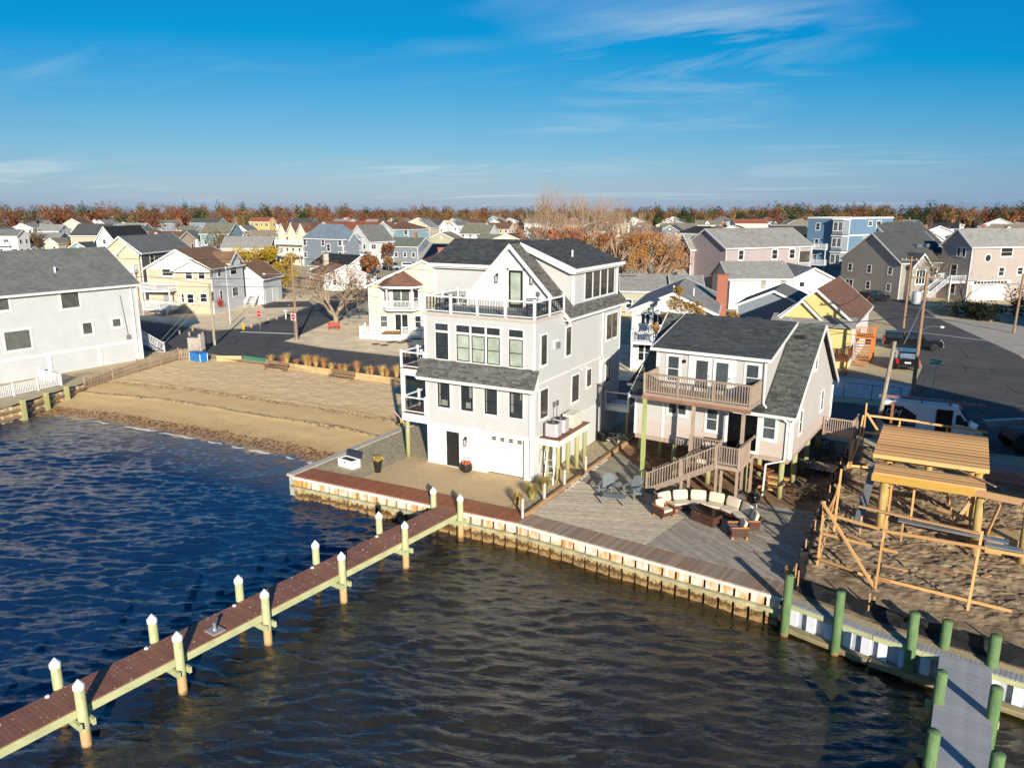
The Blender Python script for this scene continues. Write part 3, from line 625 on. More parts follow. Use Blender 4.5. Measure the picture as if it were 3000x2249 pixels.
# windows
F = (0, 0); SD = (7.15, 0); BLIND = glassm('glass_over_pale_blind', (.38, .42, .34), .12, .25); GL2 = glassm('house_glass', (.035, .040, .043), .05, .7)
for x0, x1 in ((.83, 1.67), (2.45, 3.25), (4.02, 4.84), (5.62, 6.46)): window(H, F, 0, x0, x1, 3.53, 5.03, .1, WHITE, BLACK, glass=GL2, curtain=[[(.1, .24, .06, .93), (.3, .8, .08, .3)], [(.7, .88, .5, .94), (.4, .8, .1, .33)], [(.1, .18, .06, .94)], [(.12, .3, .2, .9), (.8, .9, .7, .93)]][int(x0/1.6)])
for i, (x0, x1) in enumerate(((.77, 1.63), (2.2, 3.07), (3.2, 4.07), (4.2, 5.03), (5.6, 6.46))):
    window(H, F, 0, x0, x1, 6.40, 7.93, .065, WHITE, BLACK, glass=GL2 if i == 0 else BLIND, sill=False)
    window(H, F, 0, x0, x1, 8.06, 8.44, .065, WHITE, BLACK, .04, False, glass=GL2, sill=False)
GL3 = glassm('side_glass', (.075, .07, .065), .05, .5)
for y0, y1, z0, z1, n in ((.78, 1.44, 6.47, 8.09, 1), (3.98, 4.63, 6.47, 8.09, 1), (10.2, 11.08, 6.47, 8.07, 1), (11.2, 12.06, 6.47, 8.07, 1), (.72, 1.64, 3.44, 5.03, 1), (4.92, 5.9, 3.44, 5.02, 1), (7.14, 7.79, 3.95, 5.0, 1), (10.3, 11.0, 3.6, 5.1, 1)):
    window(H, SD, R(90), y0, y1, z0, z1, .1, WHITE, BLACK, cols=n, glass=GL3)
for k in range(4): window(H, (7.005, 0), R(90), 6.9+1.22*k, 7.94+1.22*k, 9.45, 11.08, .085, WHITE, BLACK, glass=GL3, sill=False)
# doors
def pdoor(par, P, a, u0, u1, z0, z1, col, lights=0, full=False):
    o = MB().box(u0, -.045, z0, u1, -.001, z1).build('door', col, par, loc=(P[0], P[1], 0), rot=a); w_ = (u1-u0)
    m = MB()
    if full: MB().box(u0+.13, -.055, z0+.2, u1-.13, -.046, z1-.13).build('pane', BLIND, o)
    else:
        for k in range(2):
            for a0, a1 in ((.12, .52), (.56, .83)): x = u0+.1+k*(w_-.1)/2; m.box(x, -.052, z0+(z1-z0)*a0, x+(w_-.3)/2, -.046, z0+(z1-z0)*a1)
        m.build('panel', col, o)
        for k in range(lights): x = u0+.09+k*(w_-.18)/lights; MB().box(x+.015, -.055, z1-.22, x+(w_-.18)/lights-.015, -.046, z1-.08).build('pane', GLASS, o)
    MB().tube((u0+.07, -.045, z0+1.0), (u0+.07, -.11, z0+1.0), .03, n=8).tube((u0+.07, -.045, z0+1.15), (u0+.07, -.07, z0+1.15), .028, n=8).build('handle', GRAYMETAL, o); return o
BD = M('black_door', (.022, .020, .019), .4, .08)
pdoor(H, F, 0, 1.40, 2.24, .02, 2.11, BD, 4)
MB().box(1.3, -.16, -.005, 2.34, -.032, .06).build('door_step', M('step_stone', (.5, .46, .40), .9), H)
gd = MB().box(4.125, .22, .02, 6.545, .30, 2.275).build('garage_door', M('garage_door_paint', (.66, .645, .60), .5, .03), H)
gp = M('garage_panel', (.69, .675, .63), .5, .02)
for r_ in range(3):
    for k in range(4): x = 4.22+k*.575; MB().box(x, .205, .10+.56*r_, x+.5, .219, .56+.56*r_).build('panel', gp, gd)
for k in range(4):
    for i in range(2):
        for j in range(2): x = 4.36+k*.555+i*.13; z = 1.97+j*.11; MB().box(x, .205, z, x+.11, .219, z+.085).build('pane', BLACK, gd)
MB().box(4.13, .2, .001, 6.54, .218, .03).build('seal', BLACK, gd)
lantern(H, (2.72, 0, 1.65), 0)
for x in (1.95, 2.9): MB().lathe([(.02, -.04), (.07, -.05), (.07, .05), (.02, .06)], (0, 0, 0), 8).build('spotlight', WHITE, H, loc=(x+1.2, -.06, 2.78), rot=(R(60), 0, 0))
# skirt roof over the lower windows
m = MB().ext([(-.28, 0, 6.34), (-.28, -.62, 5.36), (-.28, -.62, 5.30), (-.28, 0, 6.28)], (7.73, 0, 0)); sk = m.build('skirt_roof', RS, H)
MB().box(-.26, -.60, 5.16, 7.43, -.52, 5.30).box(-.26, -.519, 5.16, 7.43, 0, 5.20).ext([(-.26, -.52, 5.21), (-.26, -.52, 5.29), (-.26, 0, 6.27), (-.26, 0, 5.21)], (.05, 0, 0)).ext([(7.38, -.52, 5.21), (7.38, -.52, 5.29), (7.38, 0, 6.27), (7.38, 0, 5.21)], (.05, 0, 0)).box(-.28, -.70, 5.25, 7.45, -.622, 5.36).build('fascia', WHITE, H)
def shingles(par, A, B, C, D, course, tab, mat, th=.012):       # tabs laid course by course on the sloped quad A,B (eave) to D,C (ridge)
    A, B, C, D = map(Vector, (A, B, C, D)); up = (D-A); n = max(1, int(up.length/course)); nrm = (B-A).cross(D-A).normalized(); m = MB()
    if nrm.z < 0: nrm = -nrm
    for r_ in range(n):
        t0, t1 = r_/n, min(1, (r_+1.25)/n); P0, P1 = A.lerp(D, t0), B.lerp(C, t0); Q0, Q1 = A.lerp(D, t1), B.lerp(C, t1); L = (P1-P0).length; x = -rnd.uniform(0, tab)
        while x < L:
            w_ = tab*rnd.uniform(.55, 1.35); a, b = max(0, x)/L, min(L, x+w_-.008)/L; x += w_
            if b-a < .02/L: continue
            k = nrm*(th*(1+(rnd.random() < .5))); p, q, s, u = P0.lerp(P1, a), P0.lerp(P1, b), Q0.lerp(Q1, b), Q0.lerp(Q1, a)
            m.add([p, q, s, u, p+k, q+k, s+nrm*.002, u+nrm*.002], [(4, 5, 6, 7), (0, 1, 5, 4), (1, 2, 6, 5), (3, 0, 4, 7)])
    return m.build('shingles', mat, par, kind='stuff')
SH1 = M('grey_shingle_tabs', (.115, .110, .100), .92, .25, 9, isl=.42); SH2 = M('charcoal_shingle_tabs', (.052, .055, .057), .92, .3, 9, isl=.4)
shingles(H, (-.28, -.622, 5.362), (7.45, -.622, 5.362), (7.45, -.001, 6.342), (-.28, -.001, 6.342), .125, .3, SH1)
# roof deck
MB().box(-.06, -.06, 8.90, 7.21, 3.95, 9.05).build('deck_fascia', M('deck_edge_tan', (.52, .45, .38), .7, .08), H)
dk = MB().box(.02, .02, 9.051, 7.13, 3.9, 9.07).build('deck_floor', M('grey_deck_floor', (.36, .345, .33), .8, .12, 2, (1, 12, 1)), H)
for p, q in (((.05, .02, 9.06), (7.13, .02, 9.06)), ((7.13, .02, 9.06), (7.13, 3.62, 9.06)), ((.05, .02, 9.06), (.05, 3.5, 9.06)), ((.05, 3.5, 9.06), (.75, 3.5, 9.06))): railing(H, p, q, .98, WHITEPLASTIC, BAL, .1, 1.78, .13, .022, top=.09)
# gable and roofs of the top level
RX, RZ, SL = 3.6, 12.80, 1.035
def rz(x): return RZ-SL*abs(x-RX)
MB().ext([(-.02, 3.9, 8.95), (7.17, 3.9, 8.95), (7.17, 3.9, rz(7.17)-.12), (RX, 3.9, RZ-.12), (-.02, 3.9, rz(-.02)-.12)], (0, 9.0, 0)).build('gable_wall', HB, H)
m = MB(); x = .35
while x < 7:
    zt = rz(x)-.30
    if zt > 9.2 and not 3.28 < x < 4.45: m.box(x-.03, 3.87, 9.07, x+.03, 3.899, zt)
    if 3.28 < x < 4.45: m.box(x-.03, 3.87, 11.42, x+.03, 3.899, zt)
    x += .42
m.box(3.28, 3.86, 9.07, 3.40, 3.899, 11.4).box(4.36, 3.86, 9.07, 4.48, 3.899, 11.4).box(3.28, 3.86, 11.28, 4.48, 3.8985, 11.42).build('battens', WHITE, H, kind='stuff')
pdoor(H, (0, 3.9), 0, 3.42, 4.34, 9.09, 11.27, BD, full=True)
lantern(H, (2.62, 3.88, 10.75), 0); lantern(H, (5.0, 3.88, 10.75), 0)
MB().box(5.28, 3.8, 9.85, 5.48, 3.86, 10.1).box(5.36, 3.83, 9.07, 5.40, 3.86, 9.85).build('electrical_box', M('box_grey', (.12, .12, .12), .5), H)
def slab(*p): return [Vector(a) for a in p]
m = MB()
for x0, x1 in ((RX, 7.55), (RX, -.35)): m.ext(slab((x0, 3.62, rz(x0)), (x1, 3.62, rz(x1)), (x1, 12.95, rz(x1)), (x0, 12.95, rz(x0))), (0, 0, -.10))
m.build('main_roof', RD, H)
shingles(H, (7.55, 3.63, rz(7.55)+.002), (7.55, 12.94, rz(7.55)+.002), (7.02, 12.94, rz(7.02)+.002), (7.02, 3.63, rz(7.02)+.002), .13, .3, SH1)
shingles(H, (7.03, 3.63, rz(7.03)+.002), (7.03, 5.15, rz(7.03)+.002), (RX, 5.15, rz(RX)+.002), (RX, 3.63, rz(RX)+.002), .13, .3, SH1)
m = MB()
for x1 in (7.6, -.4):
    zz2 = rz(x1); m.ext([(RX, 3.55, RZ+.03), (x1, 3.55, zz2+.03), (x1, 3.55, zz2-.25), (RX, 3.55, RZ-.25)], (0, .068, 0))
    m.ext([(RX, 3.62, RZ-.11), (x1, 3.62, zz2-.11), (x1, 3.62, zz2-.14), (RX, 3.62, RZ-.14)], (0, .27, 0))
m.box(7.551, 3.62, rz(7.55)-.14, 7.66, 12.95, rz(7.55)+.0).build('rake_board', WHITE, H)
MB().box(7.16, 3.6, 8.55, 7.55, 12.9, 8.60).build('soffit', WHITE, H)
# right shed dormer
MB().ext([(RX, 5.2, 9.0), (7.0, 5.2, 9.0), (7.0, 5.2, 11.28), (RX, 5.2, 12.62)], (0, 7.15, 0)).build('dormer_wall', HS, H)
MB().ext(slab((RX-.01, 4.92, 12.86), (7.28, 4.92, 11.40), (7.28, 12.62, 11.40), (RX-.01, 12.62, 12.86)), (0, 0, -.10)).build('dormer_roof', RD, H)
shingles(H, (7.28, 4.93, 11.403), (7.28, 12.6, 11.403), (RX, 12.6, 12.862), (RX, 4.93, 12.862), .16, .38, SH2, .007)
MB().ext([(RX+.05, 4.86, 12.86), (7.3, 4.86, 11.42), (7.3, 4.86, 11.12), (6.95, 4.86, 11.12), (RX+.05, 4.86, 12.50)], (0, .06, 0)).box(7.281, 4.86, 11.22, 7.40, 12.62, 11.42).box(6.9, 4.925, 11.12, 7.28, 12.6, 11.17).box(6.9, 5.14, 9.0, 7.04, 5.199, 11.12).box(7.001, 5.2, 9.0, 7.04, 5.34, 11.12).box(7.001, 12.2, 9.0, 7.04, 12.35, 11.12).build('dormer_trim', WHITE, H)
MB().tube((5.9, 7.4, 11.8), (5.9, 7.4, 12.35), .06, n=10).build('vent_pipe', WHITEPLASTIC, H)
# left cross gable
MB().box(-3, 5.4, 9.0, RX, 11.4, 11.25).ext([(-2.995, 5.4, 11.25), (-2.995, 11.4, 11.25), (-2.995, 8.4, 12.6)], (2, 0, 0)).build('wing_wall', HS, H)
MB().ext(slab((-3.3, 5.08, 11.40), (RX, 5.08, 11.40), (RX, 8.4, 12.86), (-3.3, 8.4, 12.86)), (0, 0, -.1)).ext(slab((-3.3, 11.72, 11.40), (RX, 11.72, 11.40), (RX, 8.4, 12.86), (-3.3, 8.4, 12.86)), (0, 0, -.1)).build('wing_roof', RD, H)
shingles(H, (-3.3, 5.09, 11.404), (2.2, 5.09, 11.404), (RX, 8.4, 12.864), (-3.3, 8.4, 12.864), .17, .4, SH2, .008)
MB().box(-3.32, 4.96, 11.22, 2.0, 5.079, 11.42).box(-3.3, 5.081, 11.12, 2.0, 5.4, 11.17).box(-3.03, 5.34, 9.0, -2.9, 5.399, 11.12).build('wing_trim', WHITE, H)
# left balconies
for zf, zb, zt in ((2.86, 2.34, 3.86), (5.60, 5.16, 6.62)):
    MB().box(-1.84, -.02, zb, -.001, 3.4, zf-.03).build('balcony_beam', WHITE, H); MB().box(-1.88, -.05, zf-.029, -.002, 3.4, zf+.0).build('balcony_floor', DECKT, H)
    for p, q in (((-1.78, .05, zf), (-.12, .05, zf)), ((-1.78, .05, zf), (-1.78, 3.3, zf))): railing(H, p, q, 1.0, WHITEPLASTIC, BAL, .1, 1.7, .13, .022, top=.08)
MB().box(-1.86, .0, 2.87, -1.66, .2, 5.15).box(-1.86, 3.1, 2.87, -1.66, 3.3, 5.15).build('balcony_post', WHITE, H)
for y in (.13, 3.1): MB().lathe([(.14, -.05), (.13, 2.33)], n=12).build('piling', GREENWOOD, H, True, loc=(-1.55, y, 0))
# side platform
MB().box(7.18, .55, 2.02, 8.42, 4.7, 2.40).build('platform_beam', WHITE, H); MB().box(7.18, .52, 2.401, 8.46, 4.74, 2.44).build('platform_floor', M('platform_boards', (.23, .105, .06), .6, .15), H)
for x, y in ((8.2, .9), (8.25, 2.1), (8.28, 3.3), (8.28, 4.4), (7.6, .75)): MB().lathe([(.13, -.04), (.13, 2.01)], n=10).build('piling', GREENWOOD, H, True, loc=(x, y, 0))
for y0 in (2.0, 3.4): MB().box(7.152, y0, .05, 7.2, y0+.85, 1.95).build('side_door', WHITE, H)
spout(H, [(7.22, 9.4, 8.5), (7.22, 9.4, 5.6), (7.26, 9.55, 5.3), (7.22, 9.4, 5.0), (7.22, 9.4, .1)]); spout(H, [(6.95, -.05, 5.1), (6.95, -.05, 2.4), (7.0, -.08, 2.2), (7.0, -.05, .1)])
MB().box(7.151, 2.35, 7.1, 7.20, 2.95, 7.62).build('vent_trim', WHITE, H); MB().ext([(7.2, 2.45, 7.18), (7.2, 2.85, 7.18), (7.2, 2.85, 7.5), (7.2, 2.45, 7.5)], (.14, 0, -.04)).build('dryer_vent', M('vent_hood', (.30, .30, .30), .4, metal=.4), H)
for y in (2.3, 2.75): MB().box(7.152, y, 3.75, 7.24, y+.2, 4.05).box(7.155, y+.08, 2.45, 7.19, y+.11, 3.75).build('electrical_box', M('box_grey', (.12, .12, .12), .5), H)
for y, z in ((6.2, 5.25), (6.9, 5.25), (5.0, 2.75)): MB().lathe([(.07, -.02), (.07, .1)], (0, 0, 0), 8).build('spotlight', WHITE, H, loc=(7.19, y, z), rot=(0, R(70), 0))
# side stair landing at the back
MB().box(7.18, 10.2, 1.75, 8.9, 12.0, 2.1).build('landing', WHITEPLASTIC, H)
railing(H, (7.25, 10.2, 2.1), (8.85, 10.2, 2.1), .95, WHITEPLASTIC, BAL, .1, 1.6, .12, .022); railing(H, (8.85, 10.2, 2.1), (8.85, 12.0, 2.1), .95, WHITEPLASTIC, BAL, .1, 1.8, .12, .022)
for x, y in ((8.75, 10.35), (8.75, 11.85)): MB().box(x-.07, y-.07, -.05, x+.07, y+.07, 1.75).build('post', NEWWOOD2, H)
for k in range(9): MB().box(7.4, 12.05+k*.27, 1.83-k*.2, 8.85, 12.33+k*.27, 1.88-k*.2).build('step', DARKMETAL, H)
# ---------------------------------------------------------------- things around the white house
def chair_simple(name, label, cat, loc, rz, mat, w_=.55, d_=.55, sh=.42, bh=.9, group=None):
    t = thing(name, label, cat, loc, rz, group)
    MB().box(-w_/2, -d_/2, sh-.04, w_/2, d_/2, sh).build('seat', mat, t)
    for k in range(5): z = sh+.08+k*(bh-sh)/5; MB().box(-w_/2, d_/2-.03, z, w_/2, d_/2+.01, z+.06).build('back_slat', mat, t)
    for sx in (-1, 1):
        MB().box(sx*w_/2-.02, d_/2-.04, 0, sx*w_/2+.02, d_/2+.02, bh).build('leg', mat, t); MB().box(sx*w_/2-.02, -d_/2, 0, sx*w_/2+.02, -d_/2+.05, sh+.2).build('leg', mat, t); MB().box(sx*w_/2-.035, -d_/2, sh+.2, sx*w_/2+.035, d_/2, sh+.235).build('armrest', mat, t)
    return t
chair_simple('patio_chair', 'black metal patio chair on the roof deck at the railing corner above the balconies', 'chair', (.75, .75, 9.07), R(-40), BAL)
chair_simple('patio_chair', 'black metal patio chair on the roof deck below the small electrical box', 'chair', (6.35, 1.2, 9.07), R(35), BAL)
t = thing('patio_table', 'low pale table on the roof deck beside the gable end', 'table', (6.25, 2.7, 9.07)); MB().box(-.55, -.4, .62, .55, .4, .68).build('table_top', M('pale_top', (.6, .58, .55), .5), t)
for sx in (-.45, .45):
    for sy in (-.3, .3): MB().box(sx-.03, sy-.03, 0, sx+.03, sy+.03, .62).build('leg', BAL, t)
chair_simple('balcony_chair', 'white chair on the upper left balcony of the white house', 'chair', (-.75, .9, 5.6), R(20), WHITEPLASTIC, .6, .55, .42, .95)
def acunit(y, lab):
    t = thing('air_conditioner', lab, 'air conditioner', (7.78, y, 2.44), R(2), 'condensers on the side platform'); ac = M('condenser_grey', (.45, .43, .44), .5, .08); w_ = .40
    MB().prism([(-w_+.12, -w_), (w_-.12, -w_), (w_, -w_+.12), (w_, w_-.12), (w_-.12, w_), (-w_+.12, w_), (-w_, w_-.12), (-w_, -w_+.12)], .06, .80).build('body', ac, t)
    for sx in (-.3, .3):
        for sy in (-.3, .3): MB().box(sx-.03, sy-.03, 0, sx+.03, sy+.03, .06).build('foot', DARKMETAL, t)
    MB().lathe([(.33, .80), (.33, .825), (.29, .83), (.28, .81)], n=24).build('fan_ring', DARKMETAL, t); MB().lathe([(.28, .801), (.28, .806)], n=24).build('grille', BLACK, t)
    MB().lathe([(.07, .806), (.07, .83)], n=10).build('hub', GRAYMETAL, t)
    for k in range(9): z = .12+k*.073; MB().box(w_, -w_+.14, z, w_+.012, w_-.14, z+.035).build('louvre', M('louvre', (.50, .46, .46), .5), t)
acunit(1.12, 'grey condenser on the side platform nearest the house corner'); acunit(2.08, 'grey condenser standing next to the cream generator')
t = thing('generator', 'cream metal standby generator on the side platform', 'generator', (7.85, 3.55, 2.44), R(90)); gm = M('cream_metal', (.66, .62, .52), .4, .04)
MB().box(-.62, -.34, .03, .62, .34, .72).build('housing', gm, t); MB().ext([(-.64, -.36, .72), (.64, -.36, .72), (.62, -.30, .80), (-.62, -.30, .80)], (0, .66, 0)).build('lid', gm, t); MB().box(-.6, -.32, 0, .6, .32, .03).build('base', DARKMETAL, t)
for x in (.3, -.15): MB().box(x-.02, -.372, .68, x+.02, -.361, .74).build('latch', DARKMETAL, t)
for k in range(5): MB().box(-.635, -.2, .2+k*.08, -.621, .2, .24+k*.08).build('louvre', M('cream_louvre', (.56, .52, .43), .5), t)
t = thing('storage_chest', 'white plastic storage chest with its dark lid standing open on the pebbles', 'chest', (-3.55, -3.0, 0), R(-8))
MB().box(-.62, -.32, 0, -.57, .32, .5).box(.57, -.32, 0, .62, .32, .5).box(-.57, -.32, 0, .57, -.27, .5).box(-.57, .27, 0, .57, .32, .5).box(-.57, -.27, 0, .57, .27, .05).build('box', WHITEPLASTIC, t)
MB().ext([(-.65, .33, .50), (.65, .33, .50), (.65, .43, .82), (-.65, .43, .82)], (0, .05, .02)).build('lid', M('dark_lid', (.03, .035, .045), .5), t); MB().box(-.03, -.345, .30, .03, -.321, .40).build('latch', DARKMETAL, t); MB().box(-.5, -.2, .42, .5, .2, .46).build('tray', M('tray_dark', (.05, .05, .05), .6), t)
def leafball(m, c, rx, rzz, n, s, seed, up=.3):
    q = random.Random(seed)
    for _ in range(n):
        a = q.uniform(0, 6.283); zt = q.uniform(-1, 1); rr = math.sqrt(1-zt*zt)*q.uniform(.5, 1)
        p = Vector((c[0]+rx*rr*math.cos(a), c[1]+rx*rr*math.sin(a), c[2]+rzz*zt*q.uniform(.6, 1))); d = Vector((q.gauss(0, 1), q.gauss(0, 1), q.gauss(up, 1))).normalized(); e = d.cross(Vector((q.gauss(0, 1), q.gauss(0, 1), q.gauss(0, 1)))).normalized()
        m.add([p, p+d*s*.6+e*s*.35, p+d*s*1.3, p+d*s*.6-e*s*.35], [(0, 1, 2, 3)])
def pot(name, label, loc, prof, pm, leaves):
    t = thing(name, label, 'planter', loc); MB().lathe(prof, n=20).build('pot', pm, t, True); top = prof[-1][1]
    MB().lathe([(prof[-1][0]*.9, top-.06), (prof[-1][0]*.9, top-.03)], n=16).build('soil', M('soil', (.03, .022, .016), .95), t)
    for i, (mt, r_, h_, n, s) in enumerate(leaves): m = MB(); leafball(m, (0, 0, top+h_*.6), r_, h_, n, s, 40+i); m.build('foliage', mt, t, kind='stuff')
PBL = M('black_pot', (.022, .02, .019), .35, .1)
pot('planter', 'tall black planter with yellow and pink flowers at the edge of the patio', (-1.45, -2.95, 0), [(.17, 0), (.20, .2), (.27, .66), (.29, .70)], PBL, [(M('lime_leaves', (.32, .30, .03), .7, isl=.3), .30, .16, 170, .10), (M('pink_petals', (.55, .06, .16), .6, isl=.3), .30, .16, 35, .09)])
pot('planter', 'round black planter with orange plants beside the garage door', (2.98, -.42, 0), [(.20, 0), (.34, .12), (.38, .28), (.31, .44), (.33, .47)], PBL, [(M('orange_leaves', (.62, .13, .04), .7, isl=.3), .27, .08, 140, .09), (M('dry_twigs', (.42, .38, .36), .8, isl=.3), .28, .26, 40, .05)])
def grass(name, label, loc, h_, r_, n, mat, seed):
    q = random.Random(seed); m = MB()
    for _ in range(n):
        a = q.uniform(0, 6.283); b = q.uniform(0, .12); p = Vector((b*math.cos(a), b*math.sin(a), 0)); t_ = q.uniform(.1, 1)*r_; hh = h_*q.uniform(.6, 1); w_ = .011; s_ = Vector((-math.sin(a), math.cos(a), 0))*w_
        k1 = p+Vector((math.cos(a)*t_*.45, math.sin(a)*t_*.45, hh*.7)); k2 = p+Vector((math.cos(a)*t_, math.sin(a)*t_, hh))
        m.add([p-s_, p+s_, k1+s_, k1-s_, k2], [(0, 1, 2, 3), (3, 2, 4)])
    tag(m.build(name, mat, None, loc=loc), label, 'grass clump', 'ornamental grasses')
GR = M('dry_gold_grass', (.50, .33, .12), .9, .2, 2, isl=.4); GR2 = M('olive_gold_grass', (.36, .29, .09), .9, .2, 2, isl=.4)
grass('ornamental_grass', 'straw coloured ornamental grass clump next to the brown walkway end', (8.05, -3.55, 0), .85, .38, 420, GR, 1); grass('ornamental_grass', 'golden ornamental grass clump, the middle of three beside the kerb', (8.25, -2.3, 0), .85, .5, 480, GR2, 2); grass('ornamental_grass', 'olive gold ornamental grass clump nearest the white house corner', (8.35, -1.1, 0), .95, .5, 480, GR2, 3)
# pool ladder leaning on the platform post
t = thing('pool_ladder', 'white metal pool ladder with curved handrails leaning by the side platform', 'ladder', (8.0, .35, 0), R(12)); lm = M('ladder_white', (.72, .72, .74), .3, metal=.3)
for s in (-.24, .24):
    pts = [(s, -.35, 0), (s, .15, 1.55), (s, .10, 1.85), (s, -.12, 1.98), (s, -.36, 1.85), (s, -.42, 1.5), (s, -.40, 1.2)]; m = MB()
    for p, q in zip(pts, pts[1:]): m.tube(p, q, .022, n=8)
    m.build('side_rail', lm, t)
for k in range(4): z = .3+k*.33; MB().box(-.24, -.35+z*.32-.05, z-.015, .24, -.35+z*.32+.05, z+.015).build('rung', lm, t)
t = thing('trash_bin', 'round black tub by the side wall of the white house', 'bin', (7.65, 9.0, 0)); MB().lathe([(.27, 0), (.33, .5), (.36, .52), (.36, .56)], n=16).build('tub', PBL, t, True); MB().tube((-.36, 0, .4), (-.42, 0, .3), .02).build('handle', DARKMETAL, t)
m = MB(); q = random.Random(4)
for i in range(26):
    a = q.uniform(0, 6.28); x, y = 8.4+q.uniform(-.55, .55), 9.4+q.uniform(-.6, .6); m.bar((x, y, .05+q.uniform(0, .3)), (x+.5*math.cos(a), y+.5*math.sin(a), .08+q.uniform(0, .3)), .12, .03)
o = m.build('scrap_pile', M('scrap_pale', (.55, .50, .46), .8, isl=.4)); tag(o, 'heap of pale scrap boards between the two houses', 'debris heap'); 
t = thing('flag', 'rolled red and yellow flag on a white staff fixed to the balcony piling', 'flag', (-1.6, .1, 2.0)); MB().tube((0, 0, 0), (-1.05, .15, .75), .018, n=8).build('staff', WHITEPLASTIC, t)
m = MB(); n = 8
for k, (c_, a, b) in enumerate((('flag_red', .42, .98), ('flag_yellow', .28, .62))):
    m = MB(); P = []
    for i in range(n+1): f = a+(b-a)*i/n; P.append((Vector((-1.05*f, .15*f, .75*f)), Vector((-1.05*f+.05, .15*f+.04*math.sin(i*2), .75*f-(.12+.10*math.sin(i*1.3+k))*(1 if k == 0 else 1.5)))))
    for i in range(n): m.add([P[i][0], P[i+1][0], P[i+1][1], P[i][1]], [(0, 1, 2, 3)]).add([Vector(P[i][0])+Vector((0, .01, 0)), Vector(P[i+1][0])+Vector((0, .01, 0)), P[i+1][1]+Vector((0, .01, 0)), P[i][1]+Vector((0, .01, 0))], [(3, 2, 1, 0)])
    m.build('cloth', M(c_, ((.60, .02, .015), (.75, .38, .01))[k], .8, .1), t)
# ================================================================ grey house on pilings
GS = siding('grey_vinyl_siding', (.50, .475, .45), .11, .5, .05); GS2 = siding('pinkish_siding', (.52, .435, .385), .11, .5, .05)
GH = thing('grey_house', 'grey-sided raised house on timber pilings with wooden balcony and dark shingle roof', 'house', (11.35, 4.45, 0), R(-4.5))
WD, DP, ZF, ZE, RY, RZ2 = 8.6, 9.9, 2.28, 4.62, 4.95, 8.62
MB().box(0, 0, 3.15, WD, DP, ZE-.05).ext([(0, 0, ZE-.05), (0, DP, ZE-.05), (0, RY, RZ2-.2)], (.02, 0, 0)).ext([(WD-.02, .0, ZE-.05), (WD-.02, DP, ZE-.05), (WD-.02, RY, RZ2-.2)], (.02, 0, 0)).build('wall', GS, GH)
MB().box(.001, .001, ZF, WD-.001, DP-.001, 3.149).build('lower_wall', GS2, GH)
MB().box(.03, .03, ZF-.26, WD-.03, DP-.03, ZF-.001).build('floor_frame', OLDWOOD, GH)
sl_ = (RZ2-ZE)/(RY+.3)
def gz(y): return RZ2-sl_*abs(y-RY)
RG = roofm('dark_grey_shingles', (.052, .056, .058), .8, .13, .34)
m = MB()
for y1 in (-.32, DP+.32): m.ext(slab((-.25, RY, RZ2), (WD+.25, RY, RZ2), (WD+.25, y1, gz(y1)), (-.25, y1, gz(y1))), (0, 0, -.11))
m.build('roof', RG, GH)
SH3 = M('mottled_shingle_tabs', (.085, .090, .082), .92, .3, 9, isl=.45)
shingles(GH, (7.2, -.32, gz(-.32)+.002), (WD+.25, -.32, gz(-.32)+.002), (WD+.25, RY, RZ2+.002), (7.2, RY, RZ2+.002), .14, .32, SH3)
shingles(GH, (-.25, -.32, gz(-.32)+.002), (1.0, -.32, gz(-.32)+.002), (1.0, RY, RZ2+.002), (-.25, RY, RZ2+.002), .14, .32, SH3)
m = MB()
for y1 in (-.36, DP+.36):
    for x in (WD+.251, -.31): m.ext([(x, RY, RZ2+.02), (x, y1, gz(y1)+.02), (x, y1, gz(y1)-.2), (x, RY, RZ2-.2)], (.06, 0, 0))
m.box(-.25, -.42, gz(-.32)-.13, WD+.25, -.321, gz(-.32)-.01).box(-.25, DP+.321, gz(-.32)-.13, WD+.25, DP+.42, gz(-.32)-.01).box(-.2, -.32, ZE-.22, WD+.2, 0, ZE-.18)
m.box(-.03, -.03, ZF, .09, -.001, ZE-.2).box(WD-.09, -.03, ZF, WD+.03, -.001, ZE-.2).box(WD+.001, -.001, ZF, WD+.03, .1, ZE-.2).box(1.62, -.03, ZF, 1.76, -.001, ZE-.2).build('trim', WHITE, GH)
MB().box(7.55, RY-1.0, gz(RY-1)+.03, 8.0, RY-.65, gz(RY-1)+.2).box(.25, RY-.7, gz(RY-.7)+.0, .6, RY-.4, gz(RY-.7)+.17).build('roof_vent', BLACK, GH)
# front shed dormer with balcony doors
MB().ext([(1.15, .12, 4.5), (1.15, .12, 7.2), (1.15, RY, 8.5), (1.15, RY, 7.6)], (5.95, 0, 0)).build('dormer_wall', GS, GH)
MB().ext(slab((.88, -.12, 7.36), (7.36, -.12, 7.36), (7.36, RY+.02, RZ2+.06), (.88, RY+.02, RZ2+.06)), (0, 0, -.1)).build('dormer_roof', RG, GH)
shingles(GH, (.88, -.12, 7.363), (7.36, -.12, 7.363), (7.36, RY, RZ2+.063), (.88, RY, RZ2+.063), .17, .4, M('dormer_shingle_tabs', (.060, .066, .068), .92, .3, 9, isl=.35), .008)
MB().box(.86, -.2, 7.22, 7.38, -.121, 7.38).ext([(7.361, -.2, 7.22), (7.361, -.2, 7.38), (7.361, RY, RZ2+.07), (7.361, RY, RZ2-.08)], (.05, 0, 0)).ext([(.829, -.2, 7.22), (.829, -.2, 7.38), (.829, RY, RZ2+.07), (.829, RY, RZ2-.08)], (.05, 0, 0)).box(1.12, .06, 4.6, 1.24, .119, 7.2).box(7.02, .06, 4.6, 7.13, .119, 7.2).build('dormer_trim', WHITE, GH)
D0 = (0, .12); GLG = glassm('grey_house_glass', (.055, .068, .078), .05, .5)
